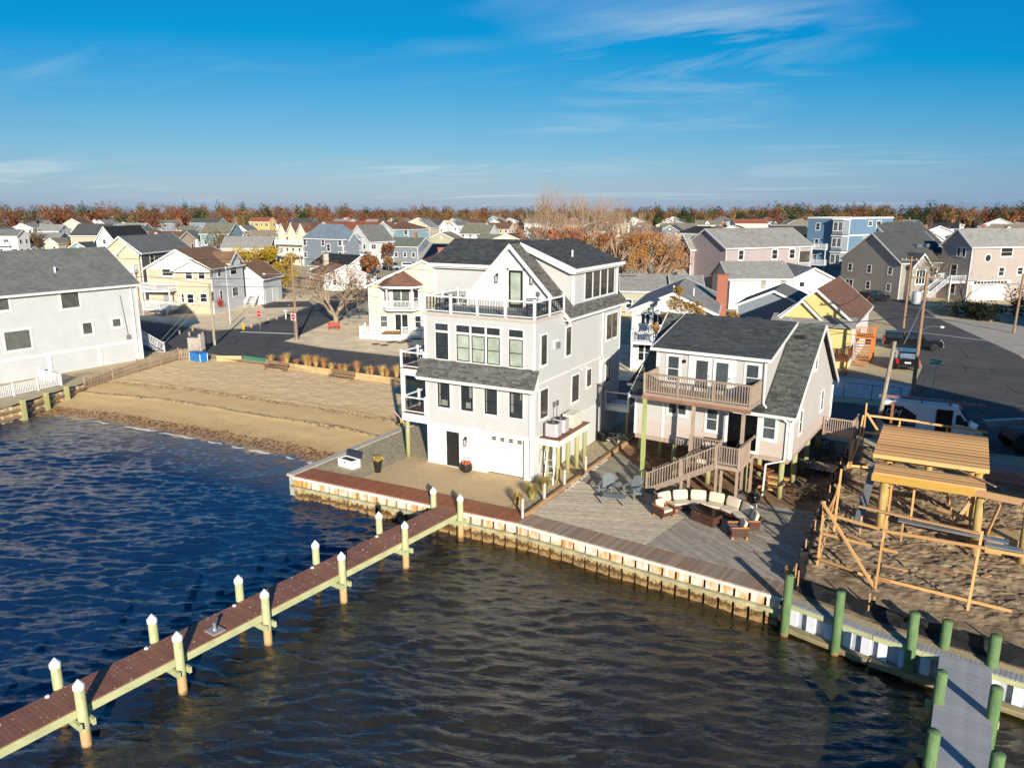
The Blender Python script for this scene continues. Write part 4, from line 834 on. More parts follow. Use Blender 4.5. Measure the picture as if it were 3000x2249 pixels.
for u in (1.75, 6.05): window(GH, D0, 0, u, u+.72, 5.55, 7.0, .08, WHITE, WHITE, glass=GLG)
for u in (3.25, 4.35):
    o = MB().box(u, .06, 5.2, u+.98, .119, 7.05).build('french_door', WHITE, GH); MB().box(u+.17, .05, 5.4, u+.81, .059, 6.9).build('pane', GLG, o); MB().tube((u+.9, .06, 6.1), (u+.9, 0, 6.1), .03).build('handle', DARKMETAL, o)
MB().box(2.98, .07, 5.2, 3.24, .1, 7.12).box(5.34, .07, 5.2, 5.55, .1, 7.12).box(2.98, .06, 7.06, 5.55, .1, 7.16).build('door_trim', WHITE, GH)
MB().lathe([(.1, 0), (.1, .08)], (0, 0, 0), 10).build('wall_lamp', DARKMETAL, GH, loc=(2.72, .12, 6.75), rot=(R(90), 0, 0))
# lower front openings
G0 = (0, 0); window(GH, G0, 0, 1.95, 3.05, 3.75, 4.45, .08, WHITE, WHITE, cols=2, mid=False, glass=GLG); window(GH, G0, 0, 4.15, 4.8, 3.15, 4.42, .08, WHITE, WHITE, glass=GLG); window(GH, G0, 0, 7.15, 7.85, 3.18, 4.42, .08, WHITE, WHITE, glass=GLG)
window(GH, G0, 0, 5.3, 6.95, 2.36, 4.42, .1, WHITE, WHITE, cols=2, mid=False, glass=glassm('slider_glass', (.006, .006, .007), .04), sill=False)
GR_ = (WD, 0); window(GH, GR_, R(90), 1.7, 2.3, 3.2, 4.45, .07, WHITE, WHITE, glass=GLG); window(GH, GR_, R(90), 6.9, 7.5, 3.3, 4.5, .07, WHITE, WHITE, glass=GLG); window(GH, GR_, R(90), 4.4, 4.9, 6.2, 7.2, .07, WHITE, WHITE, glass=GLG)
spout(GH, [(WD-.35, -.38, 4.45), (WD-.2, -.06, 4.2), (WD-.2, -.06, 2.2), (WD-1.1, -.1, 1.85), (WD-1.15, -.1, .1)]); spout(GH, [(WD+.05, .12, 4.3), (WD+.05, .12, 2.25)]); spout(GH, [(WD+.05, DP, 4.3), (WD+.06, DP-.1, 2.4), (WD+.06, DP-1.1, 2.1)]); spout(GH, [(7.05, .05, 7.1), (7.1, .02, 5.0), (7.3, -.1, 4.85)])
for x in (.4, 2.3, 4.3, 6.3, 8.2):
    for y in (.4, 3.2, 6.2, 9.4): MB().lathe([(.16, -.05), (.15, ZF-.27)], n=12).build('piling', GREENWOOD, GH, True, loc=(x, y, 0))
MB().box(2.6, 3.4, 0, 4.2, 5.0, ZF-.27).build('storage_wall', M('white_store', (.66, .64, .6), .6), GH)
# left rear wing with dark roofs
MB().box(-1.6, 3.6, ZF, -.001, DP, 4.3).build('wing_wall', siding('taupe_siding', (.36, .315, .28), .11, .5), GH)
MB().ext(slab((-1.95, 3.2, 4.38), (.05, 3.2, 4.38), (.05, 6.8, 5.9), (-1.95, 6.8, 5.9)), (0, 0, -.1)).ext(slab((-1.95, 10.3, 4.38), (.05, 10.3, 4.38), (.05, 6.8, 5.9), (-1.95, 6.8, 5.9)), (0, 0, -.1)).build('wing_roof', RG, GH)
MB().box(-1.98, 3.1, 4.22, .02, 3.199, 4.36).box(-1.63, 3.57, ZF, -1.53, 3.599, 4.3).build('wing_trim', WHITE, GH)
for x in (-1.3,):
    for y in (4, 7, 9.6): MB().lathe([(.15, -.05), (.15, ZF-.01)], n=10).build('piling', GREENWOOD, GH, loc=(x, y, 0))
# balcony
BY = -1.78
MB().box(1.2, BY, 5.03, 6.95, .1, 5.2).build('balcony_floor', OLDWOOD, GH); MB().box(1.15, BY-.05, 4.86, 6.98, BY+.1, 5.03).build('balcony_beam', M('red_stained_beam', (.26, .13, .085), .8, .25, 2, bump=.2), GH)
for p, q in (((1.25, BY+.05, 5.2), (6.9, BY+.05, 5.2)), ((1.25, BY+.05, 5.2), (1.25, .0, 5.2)), ((6.9, BY+.05, 5.2), (6.9, 0, 5.2))): railing(GH, p, q, 1.05, OLDWOOD, OLDWOOD, .135, 1.95, .1, .04, single=True, top=.05, pcap=False, lift=.06)
board('rail_cap', OLDWOOD, (1.2, BY+.05, 6.27), (6.95, BY+.05, 6.27), .15, .04, GH)
MB().box(6.93, BY+.1, 5.25, 6.97, .0, 6.2).build('side_panel', OLDWOOD, GH)
MB().box(1.22, BY-.04, -.03, 1.40, BY+.14, 4.86).build('post', M('lime_green_post', (.33, .38, .14), .75, .2, 2, (3, 3, .6), .2), GH)
for x in (3.95, 6.55): MB().box(x, BY, ZF, x+.16, BY+.16, 4.86).build('post', OLDWOOD, GH)
# porch deck, landing and stair
OW2 = OLDWOOD
MB().box(3.9, BY-.06, ZF-.2, 6.9, -.04, ZF-.02).build('porch_floor', OW2, GH); MB().box(5.68, BY-1.0, ZF-.2, 6.9, BY-.061, ZF-.02).build('landing_floor', OW2, GH)
railing(GH, (3.95, BY, ZF), (5.6, BY, ZF), .95, OLDWOOD, OLDWOOD, .13, 1.7, .09, .04, True, top=.05, pcap=False)
railing(GH, (5.72, BY-.95, ZF), (6.85, BY-.95, ZF), 1.0, OLDWOOD, OLDWOOD, .125, 1.2, .1, .04, True, top=.05, pcap=False)
for k in range(9): MB().box(6.85, BY-.9+.19*k, ZF-.15, 6.89, BY-.9+.19*k+.185, ZF+.98).build('side_board', OW2, GH)
board('rail_cap', OLDWOOD, (6.87, BY-.98, ZF+1.02), (6.87, -.05, ZF+1.02), .14, .04, GH)
ns = 12; x0, x1 = 2.05, 5.68
for k in range(ns): x = x0+(x1-x0)*k/ns; MB().box(x, BY-.98, .14+(ZF-.2)*k/ns, x+.32, BY-.12, .18+(ZF-.2)*k/ns).build('step', OW2, GH)
for y in (BY-1.0, BY-.1): board('stringer', OW2, (x0-.1, y, .02), (x1, y, ZF-.12), .05, .28, GH)
railing(GH, (x0, BY-1.0, .12), (x1, BY-1.0, ZF-.02), .98, OLDWOOD, OLDWOOD, .14, 1.85, .1, .04, True, top=.05, pcap=False, lift=.03)
railing(GH, (x0, BY-.1, .12), (x1, BY-.1, ZF-.02), .98, OLDWOOD, OLDWOOD, .14, 1.85, .1, .04, True, top=.05, pcap=False, lift=.03)
for x, y in ((5.75, BY-.93), (6.8, BY-.93), (6.8, BY-.1), (5.75, BY-.1), (4.0, BY), (3.95, BY-.95), (6.8, -.2)): MB().box(x-.06, y-.06, -.04, x+.06, y+.06, ZF-.2).build('post', OW2, GH)
for k in range(3): MB().box(7.0, .6+1.0*k, 0.2, 8.1, .9+1.0*k, .3).build('under_brace', NEWWOOD, GH)
MB().box(WD+.05, 8.0, 1.5, WD+1.7, 9.6, 1.7).build('side_landing', OW2, GH); railing(GH, (WD+.1, 8.0, 1.7), (WD+1.7, 8.0, 1.7), 1.0, OW2, OW2, .12, 1.6, .09, .04, pcap=False); railing(GH, (WD+1.7, 8.0, 1.7), (WD+1.7, 9.6, 1.7), 1.0, OW2, OW2, .12, 1.6, .09, .04, pcap=False)
for y in (8.1, 9.5): MB().box(WD+1.6, y-.06, -.04, WD+1.72, y+.06, 1.5).build('post', OW2, GH)
# furniture on the porch
t = thing('folding_chair', 'black folding chair on the porch of the grey house', 'chair', (17.55, 2.9, ZF-.02), R(-40))
MB().box(-.22, -.2, .42, .22, .22, .45).build('seat', BLACK, t); MB().ext([(-.2, .22, .55), (.2, .22, .55), (.18, .26, .85), (-.18, .26, .85)], (0, .03, 0)).build('backrest', BLACK, t)
for s in (-.21, .21): MB().tube((s, -.22, 0), (s, .24, .9), .012).build('leg', GRAYMETAL, t); MB().tube((s, .24, 0), (s, -.2, .44), .012).build('leg', GRAYMETAL, t)
t = thing('porch_table', 'dark slatted table on the porch behind the stair rail', 'table', (16.1, 3.0, ZF-.02), R(-4)); MB().box(-.5, -.35, .68, .5, .35, .72).build('table_top', M('dark_wood', (.08, .05, .035), .6), t)
for sx in (-.42, .42):
    for sy in (-.28, .28): MB().box(sx-.03, sy-.03, 0, sx+.03, sy+.03, .68).build('leg', M('dark_wood', (.08, .05, .035)), t)
# ground under and beside
struct(MB().quad(*[(x, y, -.012) for x, y in ((9.36, 7.1), (13.2, 4.05), (15.97, 2.65), (21.7, 3.0), (21.75, 16.5), (9.6, 17))]).build('mulch_yard', M('mulch_and_leaves', (.20, .10, .05), .95, .5, 1.2, bump=.8, bscale=9, col2=(.38, .23, .12))))
for i, (x, y, s_) in enumerate(((20.9, 5.0, 1.2), (20.6, 8.4, 1.5), (21.0, 11.5, 1.4), (20.4, 13.6, 1.3), (19.6, 15.4, 1.2))):
    m = MB(); leafball(m, (0, 0, .22*s_), .75*s_, .35*s_, 320, .10, 60+i, .6); tag(m.build('low_shrub', M('dark_shrub', (.075, .06, .035), .9, .3, 2, isl=.5), None, loc=(x, y, 0)), ['low dark shrub at the deck corner below the grey house', 'low dark shrub behind the small wooden platform', 'wide dark shrub below the side landing of the grey house', 'low dark shrub behind the side landing of the grey house', 'dark shrub at the rear corner of the grey house'][i], 'shrub', 'scrub beside the grey house')
t = thing('wooden_platform', 'small weathered wooden platform in the scrub beside the grey house', 'platform', (20.9, 9.4, 0), R(-8))
for k in range(9): MB().box(-.9+.2*k, -.7, .34, -.9+.2*k+.19, .7, .38).build('plank', OLDWOOD, t)
for sx in (-.8, .8):
    for sy in (-.6, .6): MB().box(sx-.06, sy-.06, -.02, sx+.06, sy+.06, .34).build('leg', OLDWOOD, t)
t = thing('picnic_bench', 'red-brown wooden bench table under the grey house', 'bench', (17.9, 6.4, 0), R(-30)); MB().box(-.9, -.4, .68, .9, .4, .74).build('table_top', M('red_bench', (.28, .09, .04), .7), t)
for sx in (-.7, .7): MB().bar((sx, -.35, 0), (sx, .1, .68), .08, .08).build('leg', M('red_bench', (.28, .09, .04)), t); MB().bar((sx, .35, 0), (sx, -.1, .68), .08, .08).build('leg', M('red_bench', (.28, .09, .04)), t)
# deck furniture
AG = M('slate_grey_plastic', (.175, .20, .21), .5, .08)
def adirondack(loc, rz, lab):
    t = thing('adirondack_chair', lab, 'chair', loc, rz, 'Adirondack chairs on the deck')
    for k in range(7):
        x = -.29+k*.085; h_ = 1.02-.11*((k-3)/3)**2*1.2; MB().ext([(x, .20, .28), (x+.078, .20, .28), (x+.078+(k-3)*.012, .50, h_), (x+(k-3)*.012, .50, h_)], (0, .03, .012)).build('back_slat', AG, t)
    for k in range(5): MB().ext([(-.30, -.36+.115*k, .42-.032*k), (.30, -.36+.115*k, .42-.032*k), (.30, -.26+.115*k, .395-.032*k), (-.30, -.26+.115*k, .395-.032*k)], (0, 0, -.025)).build('seat_slat', AG, t)
    for s in (-1, 1):
        MB().box(s*.33-.03, -.38, 0, s*.33+.03, -.28, .56).build('front_leg', AG, t); MB().bar((s*.32, -.33, .36), (s*.32, .55, .04), .035, .12).build('back_leg', AG, t); MB().box(s*.37-.075, -.46, .56, s*.37+.075, .38, .59).build('armrest', AG, t)
    MB().box(-.34, .33, .60, .34, .36, .67).build('back_brace', AG, t)
adirondack((11.45, .15, .025), R(9), 'slate grey Adirondack chair on the side of the deck toward the white house'); adirondack((12.75, .55, .025), R(-16), 'slate grey Adirondack chair on the side of the deck toward the green post')
t = thing('coffee_table', 'low slate grey rectangular table in front of the Adirondack chairs', 'table', (12.25, -.85, .025), R(12)); 
for k in range(4): MB().box(-.60, -.34+.17*k, .39, .60, -.34+.17*k+.16, .42).build('slat', AG, t)
for sx in (-.54, .54):
    for sy in (-.29, .29): MB().box(sx-.035, sy-.035, 0, sx+.035, sy+.035, .389).build('leg', AG, t)
WK = M('brown_wicker', (.085, .035, .022), .6, .35, 14, (1, 1, 3), .8, 40); CU = M('cream_cushion', (.62, .52, .40), .85, .06, 3); TK = M('teak', (.46, .20, .075), .6, .15, 3)
def cushion(par, name, x0, y0, z0, x1, y1, z1, rot=None, loc=None):
    m = MB(); b = min(x1-x0, y1-y0, z1-z0)*.3
    m.box(x0, y0+b, z0+b, x1, y1-b, z1-b).box(x0+b, y0, z0+b, x1-b, y1, z1-b).box(x0+b, y0+b, z0, x1-b, y1-b, z1)
    o = m.build(name, CU, par, loc=loc, rot=rot); md = o.modifiers.new('r', 'REMESH'); md.mode = 'SMOOTH'; md.octree_depth = 4; md.use_smooth_shade = True; return o
def cush(par, name, x0, y0, z0, x1, y1, z1, loc=None, rot=None):
    cx, cy, cz = (x0+x1)/2, (y0+y1)/2, (z0+z1)/2; a, b, c = (x1-x0)/2, (y1-y0)/2, (z1-z0)/2; m = MB(); n = 8; e = .28
    def pw(v): return math.copysign(abs(v)**e, v)
    vs = []
    for i in range(n+1):
        ph = -math.pi/2+math.pi*i/n
        for j in range(16): th = 2*math.pi*j/16; vs.append((cx+a*pw(math.cos(ph))*pw(math.cos(th)), cy+b*pw(math.cos(ph))*pw(math.sin(th)), cz+c*pw(math.sin(ph))))
    m.add(vs, [(i*16+j, i*16+(j+1) % 16, (i+1)*16+(j+1) % 16, (i+1)*16+j) for i in range(n) for j in range(16)]); return m.build(name, CU, par, True, loc=loc, rot=rot)
def wchair(loc, rz, lab):
    t = thing('wicker_armchair', lab, 'armchair', loc, rz, 'wicker armchairs by the fire table')
    MB().box(-.36, -.36, .13, .36, .36, .30).build('seat_frame', WK, t); MB().ext([(-.36, .28, .3), (.36, .28, .3), (.36, .42, .74), (-.36, .42, .74)], (0, .05, 0)).build('backrest', WK, t)
    for s in (-1, 1):
        MB().box(s*.36-.03, -.38, .13, s*.36+.03, .38, .56).build('side_panel', WK, t); MB().box(s*.36-.045, -.40, .561, s*.36+.045, .40, .60).build('armrest', TK, t)
        for y in (-.33, .33): MB().ext([(s*.33-.04, y-.04, .129), (s*.33+.04, y-.04, .129), (s*.33+.04, y+.04, .129), (s*.33-.04, y+.04, .129)], (s*.02, 0, -.129)).build('leg', TK, t)
    cush(t, 'seat_cushion', -.32, -.36, .30, .32, .28, .44); cush(t, 'back_cushion', -.30, -.08, -.22, .30, .08, .22, loc=(0, .25, .62), rot=(R(-16), 0, 0))
wchair((15.0, -1.2, .025), R(62), 'brown wicker armchair with cream cushions on the side of the Adirondack chairs'); wchair((18.75, -1.85, .025), R(-62), 'brown wicker armchair with cream cushions on the side of the building lot')
t = thing('sectional_sofa', 'curved brown wicker sectional sofa with cream cushions', 'sofa', (16.9, -1.75, .025), R(-3))
N7 = 7
for k in range(N7):
    a = R(150-k*(122/(N7-1))); r_ = 2.35; w_ = .84; x, y = r_*math.cos(a), r_*math.sin(a); rr = a-math.pi/2
    o = MB().box(-w_/2, -.38, .14, w_/2, .34, .30).build('seat_frame', WK, t, loc=(x, y, 0), rot=rr); MB().ext([(-w_/2, .28, .30), (w_/2, .28, .30), (w_/2, .42, .72), (-w_/2, .42, .72)], (0, .05, 0)).build('back_frame', WK, o)
    cush(o, 'seat_cushion', -w_/2+.01, -.40, .30, w_/2-.01, .26, .44); cush(o, 'back_cushion', -w_/2+.03, -.085, -.25, w_/2-.03, .085, .25, loc=(0, .24, .68), rot=(R(-15), 0, 0))
    for sx in (-.34, .34): MB().box(sx-.035, -.34, 0, sx+.035, -.27, .139).build('leg', TK, o)
    if k in (0, N7-1):
        s = -1 if k == 0 else 1; MB().box(s*w_/2-.03, -.40, .13, s*w_/2+.03, .38, .56).build('side_panel', WK, o); MB().box(s*w_/2-.05, -.42, .561, s*w_/2+.05, .40, .60).build('armrest', TK, o)
t = thing('fire_table', 'brown wicker fire table with black glass top before the sofa', 'table', (17.05, -.95, .025), R(-24))
MB().box(-.66, -.34, .03, .66, .34, .58).build('base', WK, t); MB().box(-.78, -.42, .60, .78, .42, .635).build('table_top', M('black_glass_top', (.012, .010, .010), .15), t); MB().box(-.72, -.38, .581, .72, .38, .60).build('frame', DARKMETAL, t); MB().box(-.1, -.36, .33, .66, -.341, .35).build('drawer_gap', BLACK, t)
for x in (-.4, -.2): MB().tube((x, -.34, .5), (x, -.37, .5), .025).build('knob', GRAYMETAL, t)
t = thing('grill', 'round black kettle grill on legs behind the sofa', 'grill', (18.75, 1.35, .025)); 
MB().lathe([(.05, .52), (.22, .58), (.31, .72), (.33, .80)], n=20).build('bowl', BLACK, t, True); MB().lathe([(.335, .80), (.31, .94), (.2, 1.05), (.04, 1.09)], n=20).build('lid', M('black_enamel', (.012, .012, .013), .2), t, True); MB().tube((-.08, 0, 1.13), (.08, 0, 1.13), .02).build('handle', DARKMETAL, t)
for a in (90, 210, 330): MB().tube((.2*math.cos(R(a)), .2*math.sin(R(a)), .6), (.36*math.cos(R(a)), .36*math.sin(R(a)), 0), .018).build('leg', GRAYMETAL, t)
MB().lathe([(.2, .22), (.2, .24)], n=16).build('ash_tray', GRAYMETAL, t); MB().box(-.75, -.22, .76, -.36, .22, .79).build('side_shelf', GRAYMETAL, t)
o = MB().box(-.22, -.18, 0, .22, .18, .2).box(-.2, -.16, .201, .2, .16, .24).build('crate', M('dark_crate', (.05, .035, .03), .7), None, loc=(9.12, 1.9, .19)); tag(o, 'small dark crate resting on the timber kerb', 'crate')
t = thing('log_stack', 'small stack of cut firewood on a rack beside the green post', 'firewood', (12.3, 3.4, .02), R(40)); MB().box(-.5, -.2, 0, .5, .2, .1).build('rack', OLDWOOD, t)
for k in range(9): MB().tube((-.42+.1*k, -.22, .17), (-.42+.1*k, .22, .17), .055, n=8).build('log', M('cut_log', (.42, .28, .15), .85, .3, 3), t)
# ================================================================ building lot
dirt = M('churned_dirt', (.22, .14, .075), .95, .55, 1.3, bump=1.0, bscale=5, col2=(.43, .31, .185))
nx, ny = 90, 170; gx = np.linspace(21.85, 36, nx); gy = np.linspace(-6.4, 15.5, ny); XX, YY = np.meshgrid(gx, gy)
lowY = np.interp(XX, [21.7, 24.9, 36], [-6.15, -7.05, -8.85]); YY = lowY+(YY+6.4)*(15.5-lowY)/21.9
ed = np.clip((YY-lowY-1.6)/2, 0, 1); ZZ = .02+ed*(.10+.055*np.abs(snoise(XX, YY, 40, .35, 1.8, 21))+.012*np.random.RandomState(2).normal(0, 1, XX.shape)+.05*snoise(XX, YY, 12, 1.5, 5, 22))
m = MB(); m.v = [tuple(v) for v in np.stack([XX, YY, ZZ], -1).reshape(-1, 3)]; m.f = [(j*nx+i, j*nx+i+1, (j+1)*nx+i+1, (j+1)*nx+i) for j in range(ny-1) for i in range(nx-1)]
struct(m.build('building_lot', dirt))
m = MB(); q = random.Random(8)
for i in range(420):
    x = q.uniform(22.5, 33); y = q.uniform(-3.5, 11); s_ = q.uniform(.03, .11)*(1 if q.random() < .9 else 1.5); a = q.uniform(0, 3)
    m.lathe([(s_*.7, -.05), (s_, s_*.3), (s_*.6, s_*.7), (s_*.2, s_*.85)], (x, y, .1), 6)
o = m.build('dirt_clods', M('dirt_clods', (.25, .175, .105), .95, .4, 3, isl=.35)); o['kind'] = 'stuff'
PL = M('tan_piling', (.42, .29, .105), .8, .25, 2.2, (3, 3, .5), .35, 14)
ST = thing('raised_floor_frame', 'new timber floor frame of bright joists on round pilings', 'building frame', (0, 0, 0))
for x, y, zt in ((24.45, 1.75, 2.74), (28.25, 1.75, 2.74), (24.45, 5.2, 2.74), (28.3, 5.2, 2.74), (24.5, 9.2, 2.74), (28.3, 9.2, 2.74), (26.3, 9.2, 2.74), (29.95, 1.0, 2.6)): MB().lathe([(.19, -.2), (.175, zt)], n=14).build('piling', PL, ST, True, loc=(x, y, 0))
for k in range(11): y = 4.35+k*.54; board('joist', NEWWOOD, (23.75+.04*k*.3, y, 3.02), (28.62+.02*k, y+.02, 3.02), .46, .20, ST)
for k in range(4): y = 1.42+k*.36; board('joist', NEWWOOD, (23.95, y, 3.02), (28.35, y-.03, 3.02), .3, .2, ST)
YB = M('yellow_beam', (.50, .29, .055), .65, .2, 2, (1, 5, 5), .2)
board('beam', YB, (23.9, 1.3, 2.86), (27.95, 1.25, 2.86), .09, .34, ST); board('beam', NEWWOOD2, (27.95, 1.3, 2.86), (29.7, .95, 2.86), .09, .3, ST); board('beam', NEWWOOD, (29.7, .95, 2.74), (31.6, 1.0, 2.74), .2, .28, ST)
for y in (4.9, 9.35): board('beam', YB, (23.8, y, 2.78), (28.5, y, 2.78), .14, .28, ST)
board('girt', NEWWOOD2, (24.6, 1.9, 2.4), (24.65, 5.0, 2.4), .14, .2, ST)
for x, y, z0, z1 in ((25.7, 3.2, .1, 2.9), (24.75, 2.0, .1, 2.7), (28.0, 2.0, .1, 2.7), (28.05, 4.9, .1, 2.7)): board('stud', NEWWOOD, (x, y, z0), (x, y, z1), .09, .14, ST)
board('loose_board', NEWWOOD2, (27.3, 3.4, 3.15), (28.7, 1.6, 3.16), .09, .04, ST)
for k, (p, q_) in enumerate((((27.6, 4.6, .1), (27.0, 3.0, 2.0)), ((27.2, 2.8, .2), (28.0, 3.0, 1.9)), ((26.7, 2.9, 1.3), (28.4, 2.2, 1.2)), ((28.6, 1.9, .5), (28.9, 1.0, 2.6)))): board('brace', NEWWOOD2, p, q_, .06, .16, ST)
# batter boards and lumber bracing: each frame is one thing
def frame(label, posts, rails, mat=NEWWOOD):
    t = thing('brace_frame', label, 'timber frame')
    for p, q_ in posts: board('post', mat, p, q_, .09, .045, t, up=(0, 1, 0))
    for p, q_ in rails: board('rail', mat, p, q_, .04, .12, t)
frame('tall open brace frame of thin new lumber along the silt fence', [((22.4, -3.3, -.1), (22.45, -3.3, 3.0)), ((24.7, -4.4, -.1), (24.75, -4.3, 2.1)), ((24.7, -4.3, .8), (24.8, -4.0, 3.1)), ((27.85, -4.5, -.1), (27.95, -4.4, 3.3)), ((22.62, .75, -.1), (22.62, .75, 2.95)), ((22.62, .7, 1.2), (22.66, .7, 3.2))],
      [((22.4, -3.36, .42), (25.2, -4.36, .5)), ((24.0, -4.1, .5), (29.2, -4.6, .5)), ((22.4, -3.36, 1.6), (25.3, -4.2, 1.75)), ((22.5, -3.36, 2.5), (24.7, -4.28, 2.6)), ((24.7, -4.36, 2.6), (28.2, -4.5, 2.7)), ((28.2, -4.5, 2.66), (29.6, -4.7, 2.75)), ((22.36, -3.38, 2.98), (24.7, -4.38, .1)), ((22.45, -3.3, .3), (22.6, .7, 2.4)), ((22.4, -3.2, 1.9), (22.62, .75, 2.2))])
frame('brace frame of thin lumber beside the white van', [((22.8, 12.3, -.1), (22.8, 12.3, 3.7)), ((22.55, 11.8, 1.0), (22.7, 12.1, 3.0)), ((24.6, 13.0, .4), (24.62, 13.0, 2.7)), ((27.0, 13.2, .4), (27.05, 13.2, 2.6)), ((22.3, 8.3, -.1), (22.5, 9.6, 2.2)), ((22.5, 8.3, -.1), (22.6, 8.3, 1.9))],
      [((22.8, 12.36, 2.95), (25.6, 12.9, 2.8)), ((25.6, 12.9, 2.78), (29.0, 13.3, 2.55)), ((22.8, 12.36, 1.9), (25.2, 12.8, 1.9)), ((22.85, 12.3, 3.1), (24.3, 12.8, .9)), ((22.4, 8.4, .5), (22.8, 12.2, 2.0)), ((22.35, 8.3, 1.0), (23.4, 8.5, 1.0)), ((23.4, 12.4, .4), (24.6, 13, 2.4))])
o = MB().box(-.075, -.075, -.2, .075, .075, 3.3).build('timber_post', M('red_brown_timber', (.25, .10, .05), .75, .2, 2), None, loc=(24.1, 15.2, 0)); tag(o, 'single red-brown square timber post standing beside the white van', 'post')
for i, (x, y, h_) in enumerate(((27.3, 13.6, 2.2), (28.6, 13.9, 2.2))): o = MB().lathe([(.2, -.2), (.18, h_)], n=12).build('timber_piling', PL, None, True, loc=(x, y, 0)); tag(o, ['bare round piling below the front wheel of the van', 'bare round piling in front of the van bumper'][i], 'piling')
t = thing('scaffold_plank', 'long grey aluminium scaffold planks resting across the building lot', 'scaffold plank')
for p, q_ in (((25.2, 1.3, 1.02), (29.4, .8, 1.06)), ((28.5, .3, 1.0), (32, .2, 1.0))): board('plank', GRAYMETAL, p, q_, .42, .07, t)
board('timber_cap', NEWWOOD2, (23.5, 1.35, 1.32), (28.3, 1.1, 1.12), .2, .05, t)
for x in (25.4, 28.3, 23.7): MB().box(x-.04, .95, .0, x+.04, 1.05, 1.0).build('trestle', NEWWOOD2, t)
t = thing('ladder_bundle', 'bundle of grey aluminium planks leaning against the floor frame', 'scaffold planks')
for k in range(4): board('plank', GRAYMETAL, (23.35+.11*k, 1.4+.3*k, .15), (23.7+.08*k, 5.6, 2.2), .09, .05, t)
t = thing('lumber_package', 'tan wrapped lumber package with green tree marks by a piling', 'lumber stack', (30.0, .95+1.0, .1), R(-4)); MB().box(-1.3, -.5, 0, 2.2, .5, .86).build('wrap', M('kraft_wrap', (.52, .36, .15), .7, .1), t)
gm2 = M('green_print', (.03, .30, .08), .7, .05); m = MB()
for x in (-.15+.55, .75):
    for k in range(3): m.ext([(x-.09+.02*k, -.503, .45+.09*k), (x+.09-.02*k, -.503, .45+.09*k), (x, -.503, .60+.09*k)], (0, .002, 0))
    m.box(x-.015, -.503, .38, x+.015, -.501, .45); m.ext([(x+.12, -.503, .4), (x+.15, -.503, .4), (x+.2, -.503, .55), (x+.15, -.503, .7), (x+.12, -.503, .7), (x+.17, -.503, .55)], (0, .002, 0))
    m.ext([(x-.1, -.503, .1), (x+.1, -.503, .1), (x, -.503, .22)], (0, .002, 0))
m.build('print', gm2, t, kind='stuff'); MB().box(-1.305, -.505, .55, -1.0, .505, .865).build('strap', M('wrap_dark', (.40, .25, .08), .7), t)
t = thing('lumber_stack', 'stack of pinkish lumber lying in the shade behind the floor frame', 'lumber stack', (30.6, 12.6, .1), R(-6))
for r_ in range(5):
    for k in range(6): MB().box(-1.6, -.8+.27*k, .15*r_, 3.2+rnd.uniform(-.2, .2), -.8+.27*k+.25, .15*r_+.13).build('board', M('pink_lumber', (.40, .24, .20), .7, .15, orand=.15), t)
for k, (x, y, a, l) in enumerate(((27.0, -1.5, 150, 1.2), (27.7, -1.2, 170, 1.0), (25.3, -2.2, 5, 1.0), (23.6, .2, -20, .9), (28.6, -1.2, 60, .5), (25.6, 2.6, 100, 1.4))):
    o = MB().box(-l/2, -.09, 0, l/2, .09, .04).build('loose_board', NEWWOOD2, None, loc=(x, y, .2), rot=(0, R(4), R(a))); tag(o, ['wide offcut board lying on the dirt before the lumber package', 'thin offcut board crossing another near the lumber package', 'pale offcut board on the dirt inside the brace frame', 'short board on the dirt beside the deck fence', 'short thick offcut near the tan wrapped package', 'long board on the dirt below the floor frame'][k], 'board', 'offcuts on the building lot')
# silt fence
SF = M('black_silt_fabric', (.012, .012, .013), .55, .3, 4, bump=.4, bscale=8)
def silt(label, pts, h_, seed):
    t = thing('silt_fence', label, 'silt fence'); q = random.Random(seed); m = MB(); P = []
    for (a, b) in zip(pts, pts[1:]):
        n = max(2, int(math.hypot(b[0]-a[0], b[1]-a[1])/.4))
        for i in range(n): P.append((a[0]+(b[0]-a[0])*i/n, a[1]+(b[1]-a[1])*i/n))
    P.append(pts[-1]); rows = []
    for i, (x, y) in enumerate(P): hh = h_*q.uniform(.75, 1.1); rows.append([(x+q.uniform(-.12, .12)*k+.25*(k == 0), y+q.uniform(-.08, .08)-.2*(k == 0), .0+hh*[.02, .35, .7, 1][k]) for k in range(4)])
    for i in range(len(P)-1):
        for k in range(3): m.add([rows[i][k], rows[i+1][k], rows[i+1][k+1], rows[i][k+1]], [(0, 1, 2, 3)])
    o = m.build('fabric', SF, t); md = o.modifiers.new('s', 'SOLIDIFY'); md.thickness = .02
    for (x, y) in P[::6]: MB().box(x-.025, y-.025, -.05, x+.025, y+.025, h_+.3).build('stake', NEWWOOD2, t)
silt('sagging black silt fence along the edge of the weathered deck', [(21.85, -5.6), (21.85, -3), (21.9, 0), (21.95, 4), (21.95, 8), (22.0, 13)], .75, 3)
silt('black silt fence sagging along the white bulkhead', [(22.0, -5.9), (22.9, -6.1), (24.6, -6.5), (27, -7.1), (30, -7.6), (34, -8.2)], .62, 4)
board_rail = MB().box(-.04, -5.2, .35, .04, 3.6, .55).build('deck_edge_board', OLDWOOD, None, loc=(21.72, 0, 0)); tag(board_rail, 'dark weathered edge board on the building-lot side of the deck', 'edge board')
o = MB().lathe([(.2, -.1), (.2, .38), (.19, .40)], n=14).build('timber_stump', M('cut_stump', (.45, .30, .13), .85, .25, 4), None, loc=(21.5, -4.75, .02)); tag(o, 'short cut piling stump at the deck corner against the silt fence', 'stump')
